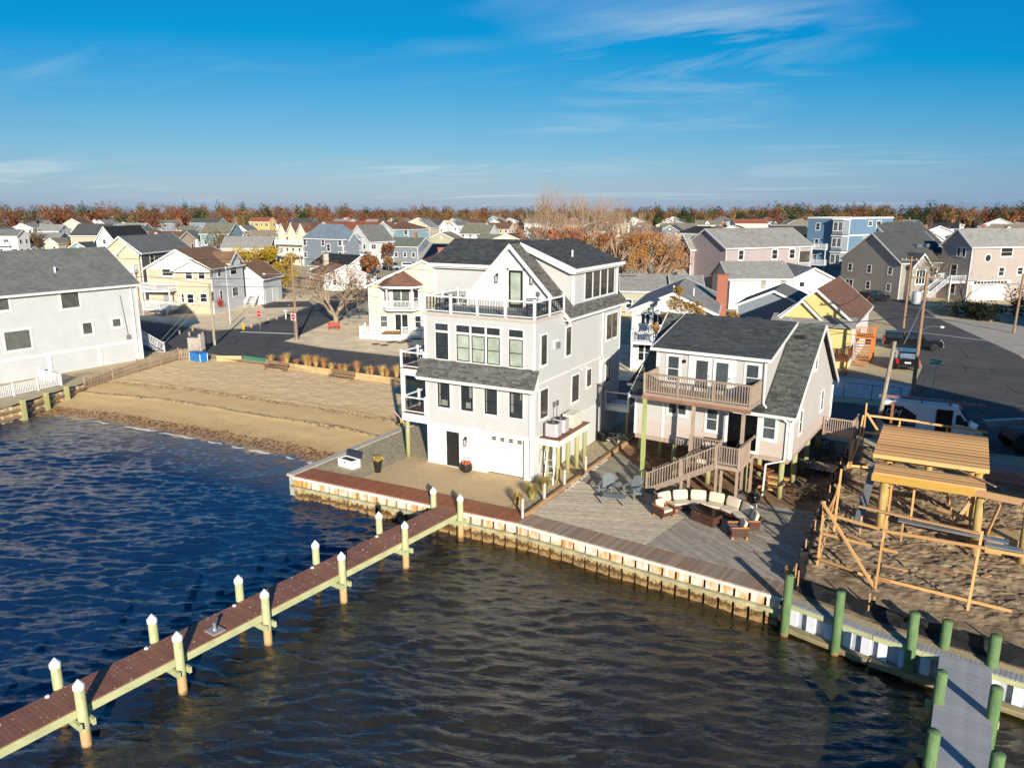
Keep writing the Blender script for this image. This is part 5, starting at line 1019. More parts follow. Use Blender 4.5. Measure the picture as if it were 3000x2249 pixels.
o = MB().box(-.03, -.03, -.1, .03, .03, .55).build('survey_stake', NEWWOOD2, None, loc=(24.7, -5.9, 0), rot=(0, .1, 0)); tag(o, 'short wooden survey stake in the dirt behind the silt fence', 'stake')
# ================================================================ vehicles
TYRE = M('tyre_rubber', (.015, .015, .016), .8, .2); RIM = M('alloy_rim', (.55, .56, .58), .3, .05, metal=.8); HEADL = M('headlight', (.6, .6, .58), .15); TAILL = M('tail_light', (.45, .012, .012), .2)
def wheel(par, x, y, r_, w_=.24, side=1):
    o = MB().lathe([(r_*.62, -w_/2), (r_*.95, -w_/2), (r_, -w_/2+.03), (r_, w_/2-.03), (r_*.95, w_/2), (r_*.62, w_/2)], n=22).build('wheel', TYRE, par, True, loc=(x, y, r_), rot=(R(90), 0, 0))
    m = MB().lathe([(r_*.6, -w_/2+.04), (r_*.6, w_/2-.06), (r_*.1, w_/2-.05)], n=18)
    for s in (1, -1):
        for k in range(5): a = 2*math.pi*k/5; m.bar((r_*.1*math.cos(a), r_*.1*math.sin(a), s*(w_/2-.02)), (r_*.6*math.cos(a), r_*.6*math.sin(a), s*(w_/2-.03)), .09, .03)
    m.build('rim', RIM, o)
def shell(prof, hw, inset=0.0, zmid=0, ztop=1):     # side profile extruded across the width, sides leaning in above zmid
    n = len(prof); vs = []
    for s in (-1, 1):
        for x, z in prof: k = max(0, (z-zmid)/(ztop-zmid)); vs.append((x, s*(hw-inset*k), z))
    m = MB(); m.add(vs, [tuple(range(n)), tuple(range(2*n-1, n-1, -1))]+[(i, n+i, n+(i+1) % n, (i+1) % n) for i in range(n)]); return m
def sidepoly(par, name, prof, hw, inset, zmid, ztop, mat, off=.006):
    m = MB()
    for s in (-1, 1):
        p = [(x, s*(hw-inset*max(0, (z-zmid)/(ztop-zmid))+off), z) for x, z in prof]; m.add(p, [tuple(range(len(p)))])
        MBx = MB().add(p, [tuple(range(len(p)))]); MBx.build(name, mat, par)
def text(par, name, body, size, mat, loc, rot, shear=0, ex=.003):
    c = bpy.data.curves.new(name, 'FONT'); c.body = body; c.size = size; c.extrude = ex; c.shear = shear
    ob = bpy.data.objects.new(name, c); COL.objects.link(ob); bpy.context.view_layer.update(); dg = bpy.context.evaluated_depsgraph_get()
    me = bpy.data.meshes.new_from_object(ob.evaluated_get(dg)); bpy.data.objects.remove(ob); me.materials.clear(); me.materials.append(mat)
    return link(name, me, par, loc, rot, kind='stuff')
V = thing('cargo_van', 'white cargo van with black side graphics, open sliding door and roof ladder', 'van', (26.25, 19.9, 0), R(2.5))
VW = M('van_white', (.66, .68, .70), .25, .03); VB = M('van_black_wrap', (.015, .015, .017), .35)
prof = [(-2.95, .35), (-2.98, 1.2), (-2.92, 2.38), (-2.7, 2.5), (1.1, 2.5), (1.45, 2.42), (2.25, 1.32), (2.85, 1.05), (2.97, .85), (2.97, .35)]
shell(prof, .98, .10, 1.0, 2.5).build('body', VW, V)
sidepoly(V, 'wrap_panel', [(-2.9, 1.15), (-2.88, 2.2), (-1.7, 2.2), (.2, 1.05), (-.4, .92), (-2.6, .92)], .98, .1, 1, 2.5, VB, .004)
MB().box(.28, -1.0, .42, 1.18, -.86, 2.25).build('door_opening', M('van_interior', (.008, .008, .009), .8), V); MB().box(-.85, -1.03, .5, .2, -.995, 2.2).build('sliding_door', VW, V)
sidepoly(V, 'side_window', [(1.38, 1.38), (1.38, 1.98), (1.6, 2.02), (2.12, 1.36)], .98, .1, 1, 2.5, GLASS, .006)
MB().ext([(1.62, -.80, 2.30), (1.62, .80, 2.30), (2.22, .88, 1.46), (2.22, -.88, 1.46)], (.02, 0, .02)).build('windscreen', GLASS, V)
MB().box(2.75, -.96, .38, 3.03, .96, .68).build('bumper', DARKMETAL, V); MB().box(-3.03, -.96, .38, -2.96, .96, .58).build('rear_bumper', DARKMETAL, V)
for s in (-1, 1):
    MB().ext([(2.55, s*.90, 1.02), (2.9, s*.90, .92), (2.93, s*.90, .78), (2.6, s*.90, .85)], (0, s*.085, 0)).build('headlight', HEADL, V); MB().box(-2.99, s*.8-.09, .9, -2.965, s*.8+.09, 1.5).build('tail_light', TAILL, V); MB().box(1.9, s*1.06-.1, 1.35, 2.05, s*1.06+.1, 1.65).build('mirror', DARKMETAL, V)
    MB().box(-2.7, s*.985-.01, .62, 2.5, s*.985+.01, .74).build('side_moulding', DARKMETAL, V)
    for x in (-1.75, 2.1): wheel(V, x, s*.86, .35); MB().lathe([(.42, -.02), (.42, .02)], n=20).build('wheel_arch', BLACK, V, loc=(x, s*.975, .42), rot=(R(90), 0, 0))
for x in (-2.3, -.6, 1.0): MB().box(x-.03, -.85, 2.5, x+.03, .85, 2.62).build('rack_bar', DARKMETAL, V)
GRY = M('wrap_lettering', (.50, .50, .52), .4)
text(V, 'lettering', 'DM', .62, GRY, (-2.72, -.972, 1.55), (R(86), 0, 0), .25); text(V, 'lettering', 'Carpentry', .24, GRY, (-1.62, -.985, 1.32), (R(88), 0, 0), .2); text(V, 'lettering', '& Additions', .22, GRY, (-1.62, -.99, 1.08), (R(89), 0, 0), .2)
t = thing('extension_ladder', 'long aluminium extension ladder tied on the roof of the van', 'ladder', (26.2, 19.9, 2.62), R(2.5))
for y in (-.55, -.15): MB().box(-3.1, y-.03, 0, 3.0, y+.03, .09).build('side_rail', M('ladder_red', (.28, .14, .14), .5), t)
for k in range(20): MB().box(-3+.3*k, -.55, .03, -2.96+.3*k, -.15, .06).build('rung', GRAYMETAL, t)
o = MB().box(-.2, -.16, 0, .2, .16, .34).build('equipment_case', M('orange_tool', (.55, .16, .02), .5), None, loc=(26.95, 19.02, .46)); tag(o, 'orange tool case in the open side door of the van', 'tool case')
def truck(label, loc, rz, paint, kind, cat, group=None):
    t = thing('pickup_truck' if kind == 'pickup' else 'suv', label, cat, loc, rz, group)
    if kind == 'pickup':
        pr_ = [(-2.85, .45), (-2.85, 1.08), (-.95, 1.08), (-.95, 1.12), (1.0, 1.12), (1.25, 1.1), (2.7, 1.02), (2.85, .9), (2.85, .45)]; cab = [(-.9, 1.1), (-.75, 1.82), (-.2, 1.88), (.5, 1.84), (1.25, 1.12)]; win = [(-.72, 1.2), (-.62, 1.74), (.42, 1.74), (.95, 1.2)]; cap_ = [(-2.8, 1.09), (-2.75, 1.75), (-.95, 1.8), (-.95, 1.09)]
    else:
        pr_ = [(-2.4, .4), (-2.42, 1.1), (1.1, 1.12), (2.2, 1.02), (2.38, .85), (2.38, .4)]; cab = [(-2.38, 1.1), (-2.2, 1.72), (-1.9, 1.8), (.2, 1.8), (1.05, 1.12)]; win = [(-2.1, 1.2), (-1.95, 1.66), (.1, 1.66), (.75, 1.2)]; cap_ = None
    shell(pr_, .97, .05, .5, 1.2).build('body', paint, t); shell(cab, .93, .16, 1.1, 1.85).build('cab', paint, t); sidepoly(t, 'side_window', win, .93, .16, 1.1, 1.85, GLASS)
    if cap_: shell(cap_, .95, .12, 1.1, 1.8).build('bed_cap', paint, t); sidepoly(t, 'cap_window', [(-2.6, 1.25), (-2.56, 1.65), (-1.1, 1.65), (-1.1, 1.25)], .95, .12, 1.1, 1.8, GLASS)
    x1 = pr_[-1][0]; x0 = pr_[0][0]; top = cab[-2]; bot = cab[-1]
    MB().ext([(top[0]+.03, -.72, top[1]-.05), (top[0]+.03, .72, top[1]-.05), (bot[0]-.03, .84, bot[1]+.08), (bot[0]-.03, -.84, bot[1]+.08)], (.03, 0, .03)).build('windscreen', GLASS, t)
    if kind == 'suv': MB().ext([(-2.36, -.75, 1.22), (-2.36, .75, 1.22), (-2.2, .68, 1.68), (-2.2, -.68, 1.68)], (-.03, 0, .01)).build('rear_window', glassm('sky_glass', (.10, .13, .17), .03), t); MB().box(-2.45, -.26, .78, -2.43, .26, .93).build('number_plate', M('plate', (.7, .7, .66), .5), t); MB().box(-1.7, -.7, 1.80, .0, .7, 1.83).build('roof_panel', glassm('sky_glass', (.10, .13, .17)), t)
    for s in (-1, 1):
        MB().box(x1-.1, s*.74-.16, .78, x1+.015, s*.74+.16, .98).build('headlight', HEADL, t); MB().box(x0-.02, s*.86-.09, .75, x0+.12, s*.86+.1, 1.15).build('tail_light', TAILL, t); MB().box(bot[0]-.35, s*1.05-.09, 1.1, bot[0]-.2, s*1.05+.09, 1.28).build('mirror', paint, t)
        for x in (x0+.95, x1-.85): wheel(t, x, s*.86, .40 if kind == 'pickup' else .37)
    MB().box(x1-.05, -.9, .45, x1+.1, .9, .68).build('bumper', RIM, t); MB().box(x0-.1, -.9, .45, x0+.04, .9, .65).build('rear_bumper', RIM if kind == 'pickup' else DARKMETAL, t); return t
CARB = M('black_car_paint', (.010, .010, .012), .15)
truck('black pickup truck with covered bed parked beside the orange stair', (24.3, 56.4, 0), R(6), CARB, 'pickup', 'pickup truck'); truck('black SUV with red tail lights parked facing away by the utility pole', (23.9, 45.0, 0), R(99), CARB, 'suv', 'SUV')
truck('bright red pickup truck parked below the grey-blue house', (-61.5, 95, 0), R(30), M('red_car_paint', (.50, .012, .012), .2), 'pickup', 'pickup truck')
truck('dark pickup truck in the shaded drive before the stone house', (17.5, 101, 0), R(60), CARB, 'pickup', 'pickup truck')
# telehandler at the edge of the lot
t = thing('telehandler', 'dark telescopic handler with grey boom parked behind the van', 'construction machine', (32.4, 20.4, 0), R(200)); TH = M('machine_grey', (.10, .105, .11), .5, .2)
MB().box(-1.9, -.85, .75, 1.9, .85, 1.35).build('chassis', TH, t); MB().ext([(-.9, .15, 1.35), (.9, .15, 1.35), (.7, .15, 2.45), (-.6, .15, 2.45)], (0, .75, 0)).build('cab', GLASS, t); MB().box(-.75, .1, 2.451, .85, .95, 2.53).build('cab_roof', GRAYMETAL, t)
board('boom', GRAYMETAL, (-1.9, -.4, 2.0), (3.2, -.4, 1.5), .35, .4, t); board('boom_head', TH, (3.2, -.4, 1.5), (3.5, -.4, .5), .5, .25, t)
for y in (-.75, .0): MB().box(3.5, y, .25, 4.6, y+.12, .32).build('fork', DARKMETAL, t)
for x in (-1.35, 1.35):
    for s in (-1, 1): wheel(t, x, s*.95, .6, .42)
# ================================================================ neighbourhood houses
WALLC = dict(white=(.66, .66, .655), cream=(.62, .55, .40), beige=(.52, .43, .31), tan=(.44, .37, .28), grey=(.36, .37, .38), lgrey=(.53, .54, .55), dgrey=(.13, .125, .12), blue=(.13, .22, .32), lav=(.36, .30, .30), yellow=(.62, .50, .20), teal=(.20, .30, .34), slate=(.19, .22, .26), green=(.30, .33, .22), taupe=(.30, .27, .24), pink=(.37, .315, .29), brown=(.22, .13, .08), navy=(.05, .09, .16), mustard=(.62, .40, .11), olive=(.36, .34, .24), aqua=(.42, .52, .54))
ROOFC = dict(grey=(.155, .155, .15), dgrey=(.075, .078, .08), brown=(.20, .12, .075), red=(.26, .085, .05), tan=(.24, .20, .14), lgrey=(.26, .25, .235), blue=(.16, .20, .25), black=(.03, .032, .035), rbrown=(.16, .085, .06), green=(.13, .15, .125), olive=(.17, .165, .125), white=(.5, .5, .5))
def wm(c): return siding('siding_'+c, WALLC[c], .13, .3, .06)
def rm_(c): return roofm('roof_'+c, ROOFC[c], .3, .16, .4)
def house(label, yaw, w_, d_, he, rise, wall, roof, at, kind='gx', near='R', ov=.35, cat='house', name='house', group=None, z0=-.06, wall2=None):
    """at: world corner (x, y) of the near corner; kind gx/gy = ridge along local x/y, hip, flat, shed"""
    xd = Vector((math.cos(R(yaw)), math.sin(R(yaw)), 0)); P = Vector((at[0], at[1], 0)); O = P-xd*w_ if near == 'R' else P
    t = thing(name, label, cat, O, R(yaw), group); W_ = wm(wall)
    m = MB().box(0, 0, z0, w_, d_, he)
    if kind == 'gx': m.ext([(0, 0, he), (0, d_, he), (0, d_/2, he+rise)], (w_, 0, 0))
    elif kind == 'gy': m.ext([(0, 0, he), (w_, 0, he), (w_/2, 0, he+rise)], (0, d_, 0))
    m.build('wall', W_, t)
    if wall2: MB().box(w_+.002, .05, z0, w_+.03, d_, he-.02).build('side_wall', wm(wall2), t)
    m = MB(); f = MB(); th = .14
    if kind == 'gx':
        s = rise/(d_/2); za = he-ov*s+.06
        for y0, sg in ((-ov, 1), (d_+ov, -1)):
            m.ext(slab((-ov, y0, za), (w_+ov, y0, za), (w_+ov, d_/2, he+rise+.06), (-ov, d_/2, he+rise+.06)), (0, 0, -th)); f.box(-ov, min(y0, y0-sg*.08), za-.2, w_+ov, max(y0, y0-sg*.08)-.002*sg if sg > 0 else max(y0, y0-sg*.08), za+.01)
            for x in (-ov-.06, w_+ov+.002): f.ext([(x, y0, za+.02), (x, d_/2, he+rise+.08), (x, d_/2, he+rise-.2), (x, y0, za-.24)], (.058, 0, 0))
    elif kind == 'gy':
        s = rise/(w_/2); za = he-ov*s+.06
        for x0, sg in ((-ov, 1), (w_+ov, -1)):
            m.ext(slab((x0, -ov, za), (x0, d_+ov, za), (w_/2, d_+ov, he+rise+.06), (w_/2, -ov, he+rise+.06)), (0, 0, -th)); f.box(min(x0, x0-sg*.08), -ov, za-.2, max(x0, x0-sg*.08), d_+ov, za+.01)
            for y in (-ov-.06, d_+ov+.002): f.ext([(x0, y, za+.02), (w_/2, y, he+rise+.08), (w_/2, y, he+rise-.2), (x0, y, za-.24)], (0, .058, 0))
    elif kind == 'hip':
        b = min(w_, d_)/2; r0, r1 = ((b, d_/2), (w_-b, d_/2)) if w_ >= d_ else ((w_/2, b), (w_/2, d_-b)); zt = he+rise+.04; ze = he-.05
        A, B, C, D = (-ov, -ov, ze), (w_+ov, -ov, ze), (w_+ov, d_+ov, ze), (-ov, d_+ov, ze); p, q = (*r0, zt), (*r1, zt)
        if w_ >= d_: m.add([A, B, C, D, p, q], [(0, 1, 5, 4), (1, 2, 5), (2, 3, 4, 5), (3, 0, 4), (3, 2, 1, 0)])
        else: m.add([A, B, C, D, p, q], [(0, 1, 4), (1, 2, 5, 4), (2, 3, 5), (3, 0, 4, 5), (3, 2, 1, 0)])
        f.box(-ov-.02, -ov-.06, ze-.2, w_+ov+.02, -ov-.001, ze+.01).box(-ov-.02, d_+ov+.001, ze-.2, w_+ov+.02, d_+ov+.06, ze+.01).box(-ov-.06, -ov, ze-.2, -ov-.021, d_+ov, ze+.01).box(w_+ov+.021, -ov, ze-.2, w_+ov+.06, d_+ov, ze+.01)
    elif kind == 'flat':
        m.box(.1, .1, he+.001, w_-.1, d_-.1, he+.12); f.box(-.12, -.12, he-.12, w_+.12, -.001, he+.2).box(-.12, d_+.001, he-.12, w_+.12, d_+.12, he+.2).box(-.12, 0, he-.12, -.001, d_, he+.2).box(w_+.001, 0, he-.12, w_+.12, d_, he+.2)
    elif kind == 'shed':
        m.ext(slab((-ov, -ov, he+.1), (w_+ov, -ov, he+.1), (w_+ov, d_+ov, he+rise), (-ov, d_+ov, he+rise)), (0, 0, -th)); f.box(-ov, -ov-.07, he-.14, w_+ov, -ov-.002, he+.1)
    r_ = m.build('roof', rm_(roof), t); f.build('fascia', WHITE, t)
    cb = MB()
    for x in (-.02, w_-.1): cb.box(x, -.03, 0, x+.12, -.002, he-.1)
    cb.box(w_+.031, 0, 0, w_+.05, .12, he-.1).build('corner_board', WHITE, t)
    t['_d'] = 0; del t['_d']; HD[t.name] = (O, R(yaw), w_, d_, he, rise, kind, r_); return t
HD = {}
def place(ex, ey, he, yaw, cl, cr, near='R'):
    """near corner of a house whose eave is he above ground, seen at (ex, ey); left and right ends at columns cl, cr -> (at, w, d)"""
    P = g(ex, ey, he); xd = Vector((math.cos(R(yaw)), math.sin(R(yaw)), 0)); yd = Vector((-xd.y, xd.x, 0))
    if near == 'R': w_ = along(P, -xd, cl) if cl is not None else 10; d_ = along(P, yd, cr) if cr is not None else 9
    else: w_ = along(P, xd, cr) if cr is not None else 10; d_ = along(P, yd, cl) if cl is not None else 9
    return (P.x, P.y), w_, d_
FACE = {'F': (0, 0, 0), 'R': (1, 0, 90), 'B': (1, 1, 180), 'L': (0, 1, -90)}
def onwall(t, face, px, py, off=0):
    O, yaw, w_, d_ = HD[t.name][:4]; a, b, r_ = FACE[face]; an = yaw+R(r_)
    ca, sa = math.cos(yaw), math.sin(yaw); lx, ly = a*w_, b*d_; P = O+Vector((lx*ca-ly*sa, lx*sa+ly*ca, 0)); d = Vector((math.cos(an), math.sin(an), 0)); n = Vector((d.y, -d.x, 0))
    P = P+n*off; r2 = ray(px, py); k = (P-CAM).dot(n)/r2.dot(n); q = CAM+r2*k; return (q-P).dot(d), q.z
def facepos(t, face):
    O, yaw, w_, d_ = HD[t.name][:4]; a, b, r_ = FACE[face]; return (a*w_, b*d_), R(r_), (w_ if face in 'FB' else d_)
def pwin(t, face, rects, trim=.09, **k):
    P, a, L = facepos(t, face)
    if face == 'R' and 'side_wall' in [c.name.split('.')[0] for c in t.children]: P = (P[0]+.031, P[1])
    for x0, y0, x1, y1 in rects:
        xm, ym = (x0+x1)/2, (y0+y1)/2; u0 = onwall(t, face, x0, ym)[0]; u1 = onwall(t, face, x1, ym)[0]; z1 = onwall(t, face, xm, y0)[1]; z0 = onwall(t, face, xm, y1)[1]
        kk = dict(sub=False, mid=True); kk.update(k); window(t, P, a, u0+trim, u1-trim, z0+trim, z1-trim, trim, **kk)
def awin(t, face, n, rows, ww=.85, hh=1.25, seed=1, skip=.12, **k):
    P, a, L = facepos(t, face); q = random.Random(seed); kk = dict(sub=False); kk.update(k)
    for z in rows:
        for i in range(n):
            if q.random() < skip: continue
            u = L*(i+.5)/n+q.uniform(-.15, .15); b = q.choice((1, 1, 1.9)); x = ww*b/2
            if u-x < .3 or u+x > L-.3: x = min(x, ww/2)
            window(t, P, a, u-x, u+x, z, z+hh, .09, cols=2 if b > 1 else 1, **kk)
def box_on(t, name, mat, face, u0, u1, z0, z1, out_, inn=0.0):
    P, a, L = facepos(t, face); return MB().box(u0, -out_, z0, u1, inn, z1).build(name, mat, t, loc=(P[0], P[1], 0), rot=a)
def balcony(t, face, u0, u1, z, depth, posts=True, roof=None, rail=True):
    P, a, L = facepos(t, face); e = link('balcony', MB().box(u0, -depth, z-.25, u1, -.01, z).mesh('balcony', WHITEPLASTIC), t, (P[0], P[1], 0), a)
    if rail:
        for p, q in (((u0+.05, -depth+.06, z), (u1-.05, -depth+.06, z)), ((u0+.05, -depth+.06, z), (u0+.05, -.05, z)), ((u1-.05, -depth+.06, z), (u1-.05, -.05, z))): railing(e, p, q, 1.0, WHITEPLASTIC, WHITEPLASTIC, .16, 2.2, .12, .05)
    if posts:
        for u in (u0+.1, u1-.1):
            MB().box(u-.08, -depth+.02, -.05, u+.08, -depth+.18, z-.25).build('post', WHITEPLASTIC, e)
            if roof: MB().box(u-.07, -depth+.02, z, u+.07, -depth+.16, roof).build('post', WHITEPLASTIC, e)
    if roof: MB().box(u0-.2, -depth-.2, roof, u1+.2, 0, roof+.2).build('canopy', WHITEPLASTIC, e)
    return e
def stairs(t, face, u, w_, z, out_, run=.28, mat=None, side=False):
    P, a, L = facepos(t, face); e = link('stair', MB().box(u, -out_-.02, z-.2, u+w_, -out_+.02, z).mesh('stair', WHITEPLASTIC), t, (P[0], P[1], 0), a); n = max(2, int(z/.19))
    for k in range(n): MB().box(u, -out_-run*(k+1), z-z*(k+1)/n-.04, u+w_, -out_-run*k, z-z*(k+1)/n).build('step', mat or WHITEPLASTIC, e)
    for x in (u, u+w_): railing(e, (x, -out_-run*n, .0), (x, -out_, z), .95, WHITEPLASTIC, WHITEPLASTIC, .17, 2.0, .1, .05)
def chimney(t, x, y, z0, z1, s_=.8, mat=None):
    r_ = HD[t.name][7]; o = MB().box(x-s_/2, y-s_/2, z0, x+s_/2, y+s_/2, z1).box(x-s_/2-.06, y-s_/2-.06, z1, x+s_/2+.06, y+s_/2+.06, z1+.12).build('chimney', mat or BRICK, r_); return o
def bricks():
    t = NT('red_brick'); b = t.n('ShaderNodeTexBrick'); t.l(t.map(t.obj(), (1, 1, 1), (R(90), 0, 0)), b.inputs['Vector']); b.inputs['Scale'].default_value = 4.5; b.inputs['Color1'].default_value = (.38, .10, .05, 1); b.inputs['Color2'].default_value = (.28, .075, .04, 1); b.inputs['Mortar'].default_value = (.30, .22, .18, 1); return t.fin(b.outputs[0], .9)
BRICK = bricks()
def dormer(t, u, wd, z, h_, dep=2.5, face='F', wall=None, roof='grey', y0=.6):
    O, yaw, w_, d_, he, rise, kind, r_ = HD[t.name]; m = MB().box(u-wd/2, y0, z, u+wd/2, y0+dep, z+h_).ext([(u-wd/2, y0, z+h_), (u+wd/2, y0, z+h_), (u, y0, z+h_+wd*.42)], (0, dep, 0)); e = m.build('dormer', wm(wall or 'white'), t)
    m = MB()
    for s in (-1, 1): m.ext(slab((u+s*(wd/2+.2), y0-.15, z+h_-.14), (u+s*(wd/2+.2), y0+dep, z+h_-.14), (u, y0+dep, z+h_+wd*.42+.06), (u, y0-.15, z+h_+wd*.42+.06)), (0, 0, -.1))
    m.build('dormer_roof', rm_(roof), e); window(e, (0, y0), 0, u-.4, u+.4, z+.3, z+h_-.2, .08, sub=False)
def gable_front(t, u0, u1, he, rise, out_, wall='white', roof='grey', z0=-.05, face='F'):
    """projecting gabled block on a face"""
    P, a, L = facepos(t, face); e = link('gable_block', MB().box(u0, -out_, z0, u1, 1.5, he).ext([(u0, -out_, he), (u1, -out_, he), ((u0+u1)/2, -out_, he+rise)], (0, out_+1.5, 0)).mesh('gable_block', wm(wall)), t, (P[0], P[1], 0), a); c = (u0+u1)/2; s = rise/((u1-u0)/2); m = MB(); f = MB()
    for x, sg in ((u0-.3, 1), (u1+.3, -1)):
        m.ext(slab((x, -out_-.3, he-.3*s+.06), (c, -out_-.3, he+rise+.06), (c, 3, he+rise+.06), (x, 3, he-.3*s+.06)), (0, 0, -.12)); f.ext([(x, -out_-.36, he-.3*s+.08), (c, -out_-.36, he+rise+.08), (c, -out_-.36, he+rise-.22), (x, -out_-.36, he-.3*s-.2)], (0, .058, 0))
    m.build('gable_roof', rm_(roof), e); f.build('rake_board', WHITE, e); return e
# ---- pale grey house left of the beach
A = house('large pale grey house with grey roof standing behind the picket fence', 87.2, 27, 10.2, 7.7, 3.3, 'lgrey', 'grey', (-43.9, 12.3))
PGL = glassm('pale_glass', (.10, .11, .10), .05, .5)
pwin(A, 'F', [(172, 849, 238, 908), (236, 939, 276, 984), (324, 928, 359, 962), (6, 962, 97, 1030), (-30, 868, 33, 916)], .16, mid=False, glass=PGL); 
P_, a_, L_ = facepos(A, 'F'); m = MB().box(0, -.05, 1.75, 27, -.002, 2.05)
for u in (26.7, 22.6, 17.9, 13.4, 9, 4.5, 0.1): m.box(u-.15, -.052, 0, u+.15, -.003, 1.749)
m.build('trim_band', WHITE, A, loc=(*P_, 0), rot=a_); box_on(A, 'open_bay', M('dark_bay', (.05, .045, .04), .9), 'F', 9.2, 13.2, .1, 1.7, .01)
spout(A, [(10.22-10.2+26.4, -.1, 7.4), (26.4, -.08, 6.9), (26.4, -.08, .1)]); MB().tube((20.5, 2.0, 9.0), (20.5, 2.0, 9.55), .09, n=10).build('vent_pipe', WHITEPLASTIC, A)
MB().tube((25.2, -.08, 6.6), (25.6, -.08, 2.4), .03).build('conduit', GRAYMETAL, A); box_on(A, 'meter', GRAYMETAL, 'F', 25.4, 25.8, 2.2, 2.6, .14)
stairs(A, 'R', 1.6, 1.3, 2.0, .6); balcony(A, 'R', 1.5, 4, 2.0, .6, rail=False)
t = thing('fence', 'white vinyl railing on the terrace of the pale grey house', 'fence', (0, 0, 0)); railing(t, (-38.5, -9, -.05), (-39.4, 1.2, -.05), 1.0, WHITEPLASTIC, WHITEPLASTIC, .14, 2.2, .13, .05); railing(t, (-39.4, 1.2, -.05), (-43.3, 1.6, -.05), 1.0, WHITEPLASTIC, WHITEPLASTIC, .14, 2.2, .13, .05)
# ---- brown-roofed house on the corner
C = house('beige and grey corner house with brown roof and white front gables', 22, 9.8, 9.6, 6.55, 2.6, 'beige', 'brown', (-65.0, 38.7), 'gy', wall2='lgrey')
box_on(C, 'gable_panel', WHITE, 'F', .2, 9.6, 6.35, 6.55, .06); P_, a_, L_ = facepos(C, 'F'); MB().ext([(.3, -.05, 6.55), (9.5, -.05, 6.55), (4.9, -.05, 9.0)], (0, .045, 0)).build('gable_panel', WHITE, C)
gable_front(C, 4.6, 10.0, 6.4, 1.3, .8, 'white', 'brown', 6.0)
pwin(C, 'F', [(473, 786, 509, 810), (541, 789, 565, 820), (579, 790, 602, 819), (547, 859, 570, 890), (585, 858, 609, 887), (530, 857, 542, 888)], .1)
pwin(C, 'R', [(613, 787, 624, 816), (635, 783, 647, 812), (673, 774, 693, 806), (618, 852, 629, 884), (643, 848, 652, 880), (680, 839, 698, 869)], .1)
balcony(C, 'F', .0, 4.4, 3.5, 2.0, True); balcony(C, 'F', .0, 4.4, .9, 2.0, True); stairs(C, 'F', 2.6, 1.7, .9, 2.0); pdoor(C, (0, 0), 0, 2.2, 3.1, .9, 2.9, M('grey_door', (.25, .26, .28), .5)); gable_front(C, 5.2, 8.6, 7.2, 1.3, .25, 'white', 'brown', 6.2, 'R')
G2 = house('grey garage wing with brown roof beside the corner house', 22, 6.0, 7.0, 4.2, 2.2, 'lgrey', 'brown', (-66.9, 49.9), 'gy', name='garage', cat='garage'); 
for u in (.5, 3.2): box_on(G2, 'garage_door', WHITE, 'R', u, u+2.4, .05, 2.3, .05)
stairs(G2, 'F', 4.0, 1.4, 1.6, .3)
# ---- dark grey house behind
at, w_, d_ = place(411, 738, 7.9, 24, 300, 556); B = house('dark grey three-storey house with pale gabled front behind the corner house', 24, w_, min(d_, 16), 7.9, 2.5, 'beige', 'grey', at, 'gy', wall2='dgrey'); gable_front(B, w_*.45, w_-.1, 7.7, 1.5, .5, 'beige', 'grey', -.05); pwin(B, 'F', [(352, 748, 391, 790)], .12); pwin(B, 'R', [(438, 740, 452, 775)], .1); balcony(B, 'F', w_*.5, w_-.3, 4.9, 1.9, True); awin(B, 'R', 3, (1.2, 4.2), seed=5); awin(B, 'F', 2, (1.4,), seed=6)
at, w_, d_ = place(335, 702, 8.2, 24, 282, 420); o = house('white house with long black roof and stair landing', 24, w_, 14, 8.2, 2.8, 'white', 'black', at, 'gy'); awin(o, 'F', 2, (1.5, 4.5), seed=3); awin(o, 'R', 3, (1.5, 4.5), seed=4); pwin(o, 'F', [(381, 668, 396, 682)] if 0 else [(300, 700, 312, 716)], .1); balcony(o, 'F', .2, 3.5, 4.3, 1.8)
# ---- cream house with bay window across the street
E_ = house('cream gabled house with rounded bay, balcony and brown shingle roof', 27, 13.2, 15, 5.9, 3.0, 'cream', 'rbrown', (0, 0), 'gy', near='L'); o = E_; O = Vector((-33.4, 35.2, 0)); o.location = O; HD[o.name] = (O,)+HD[o.name][1:]
bm = MB(); P_, a_, L_ = facepos(E_, 'F'); u0, u1 = 1.5, 6.4
MB().ext([(u0, -.01, 3.0), (u0+.9, -1.3, 3.0), (u1-.9, -1.3, 3.0), (u1, -.01, 3.0)], (0, 0, .22)).build('bay_floor', WHITEPLASTIC, E_)
MB().add([(u0-.3, 0, 6.0), (u0+.7, -1.75, 5.9), (u1-.7, -1.75, 5.9), (u1+.3, 0, 6.0), ((u0+u1)/2, 0, 7.9)], [(0, 1, 4), (1, 2, 4), (2, 3, 4), (3, 2, 1, 0)]).build('bay_roof', rm_('rbrown'), E_)
MB().bar((u0+.7, -1.76, 5.82), (u1-.7, -1.76, 5.82), .12, .25).bar((u0-.3, -.02, 5.82), (u0+.7, -1.76, 5.82), .12, .25).bar((u1+.3, -.02, 5.82), (u1-.7, -1.76, 5.82), .12, .25).build('bay_fascia', WHITE, E_)
for u, v in ((u0+.1, -.15), (u0+.95, -1.2), (u1-.95, -1.2), (u1-.1, -.15)): MB().box(u-.1, v-.1, 3.22, u+.1, v+.1, 5.8).build('bay_post', WHITE, E_)
for p, q in (((u0+.1, -.15, 3.22), (u0+.95, -1.2, 3.22)), ((u0+.95, -1.2, 3.22), (u1-.95, -1.2, 3.22)), ((u1-.95, -1.2, 3.22), (u1-.1, -.15, 3.22))): railing(E_, p, q, 1.0, WHITEPLASTIC, WHITEPLASTIC, .15, 3, .1, .05)
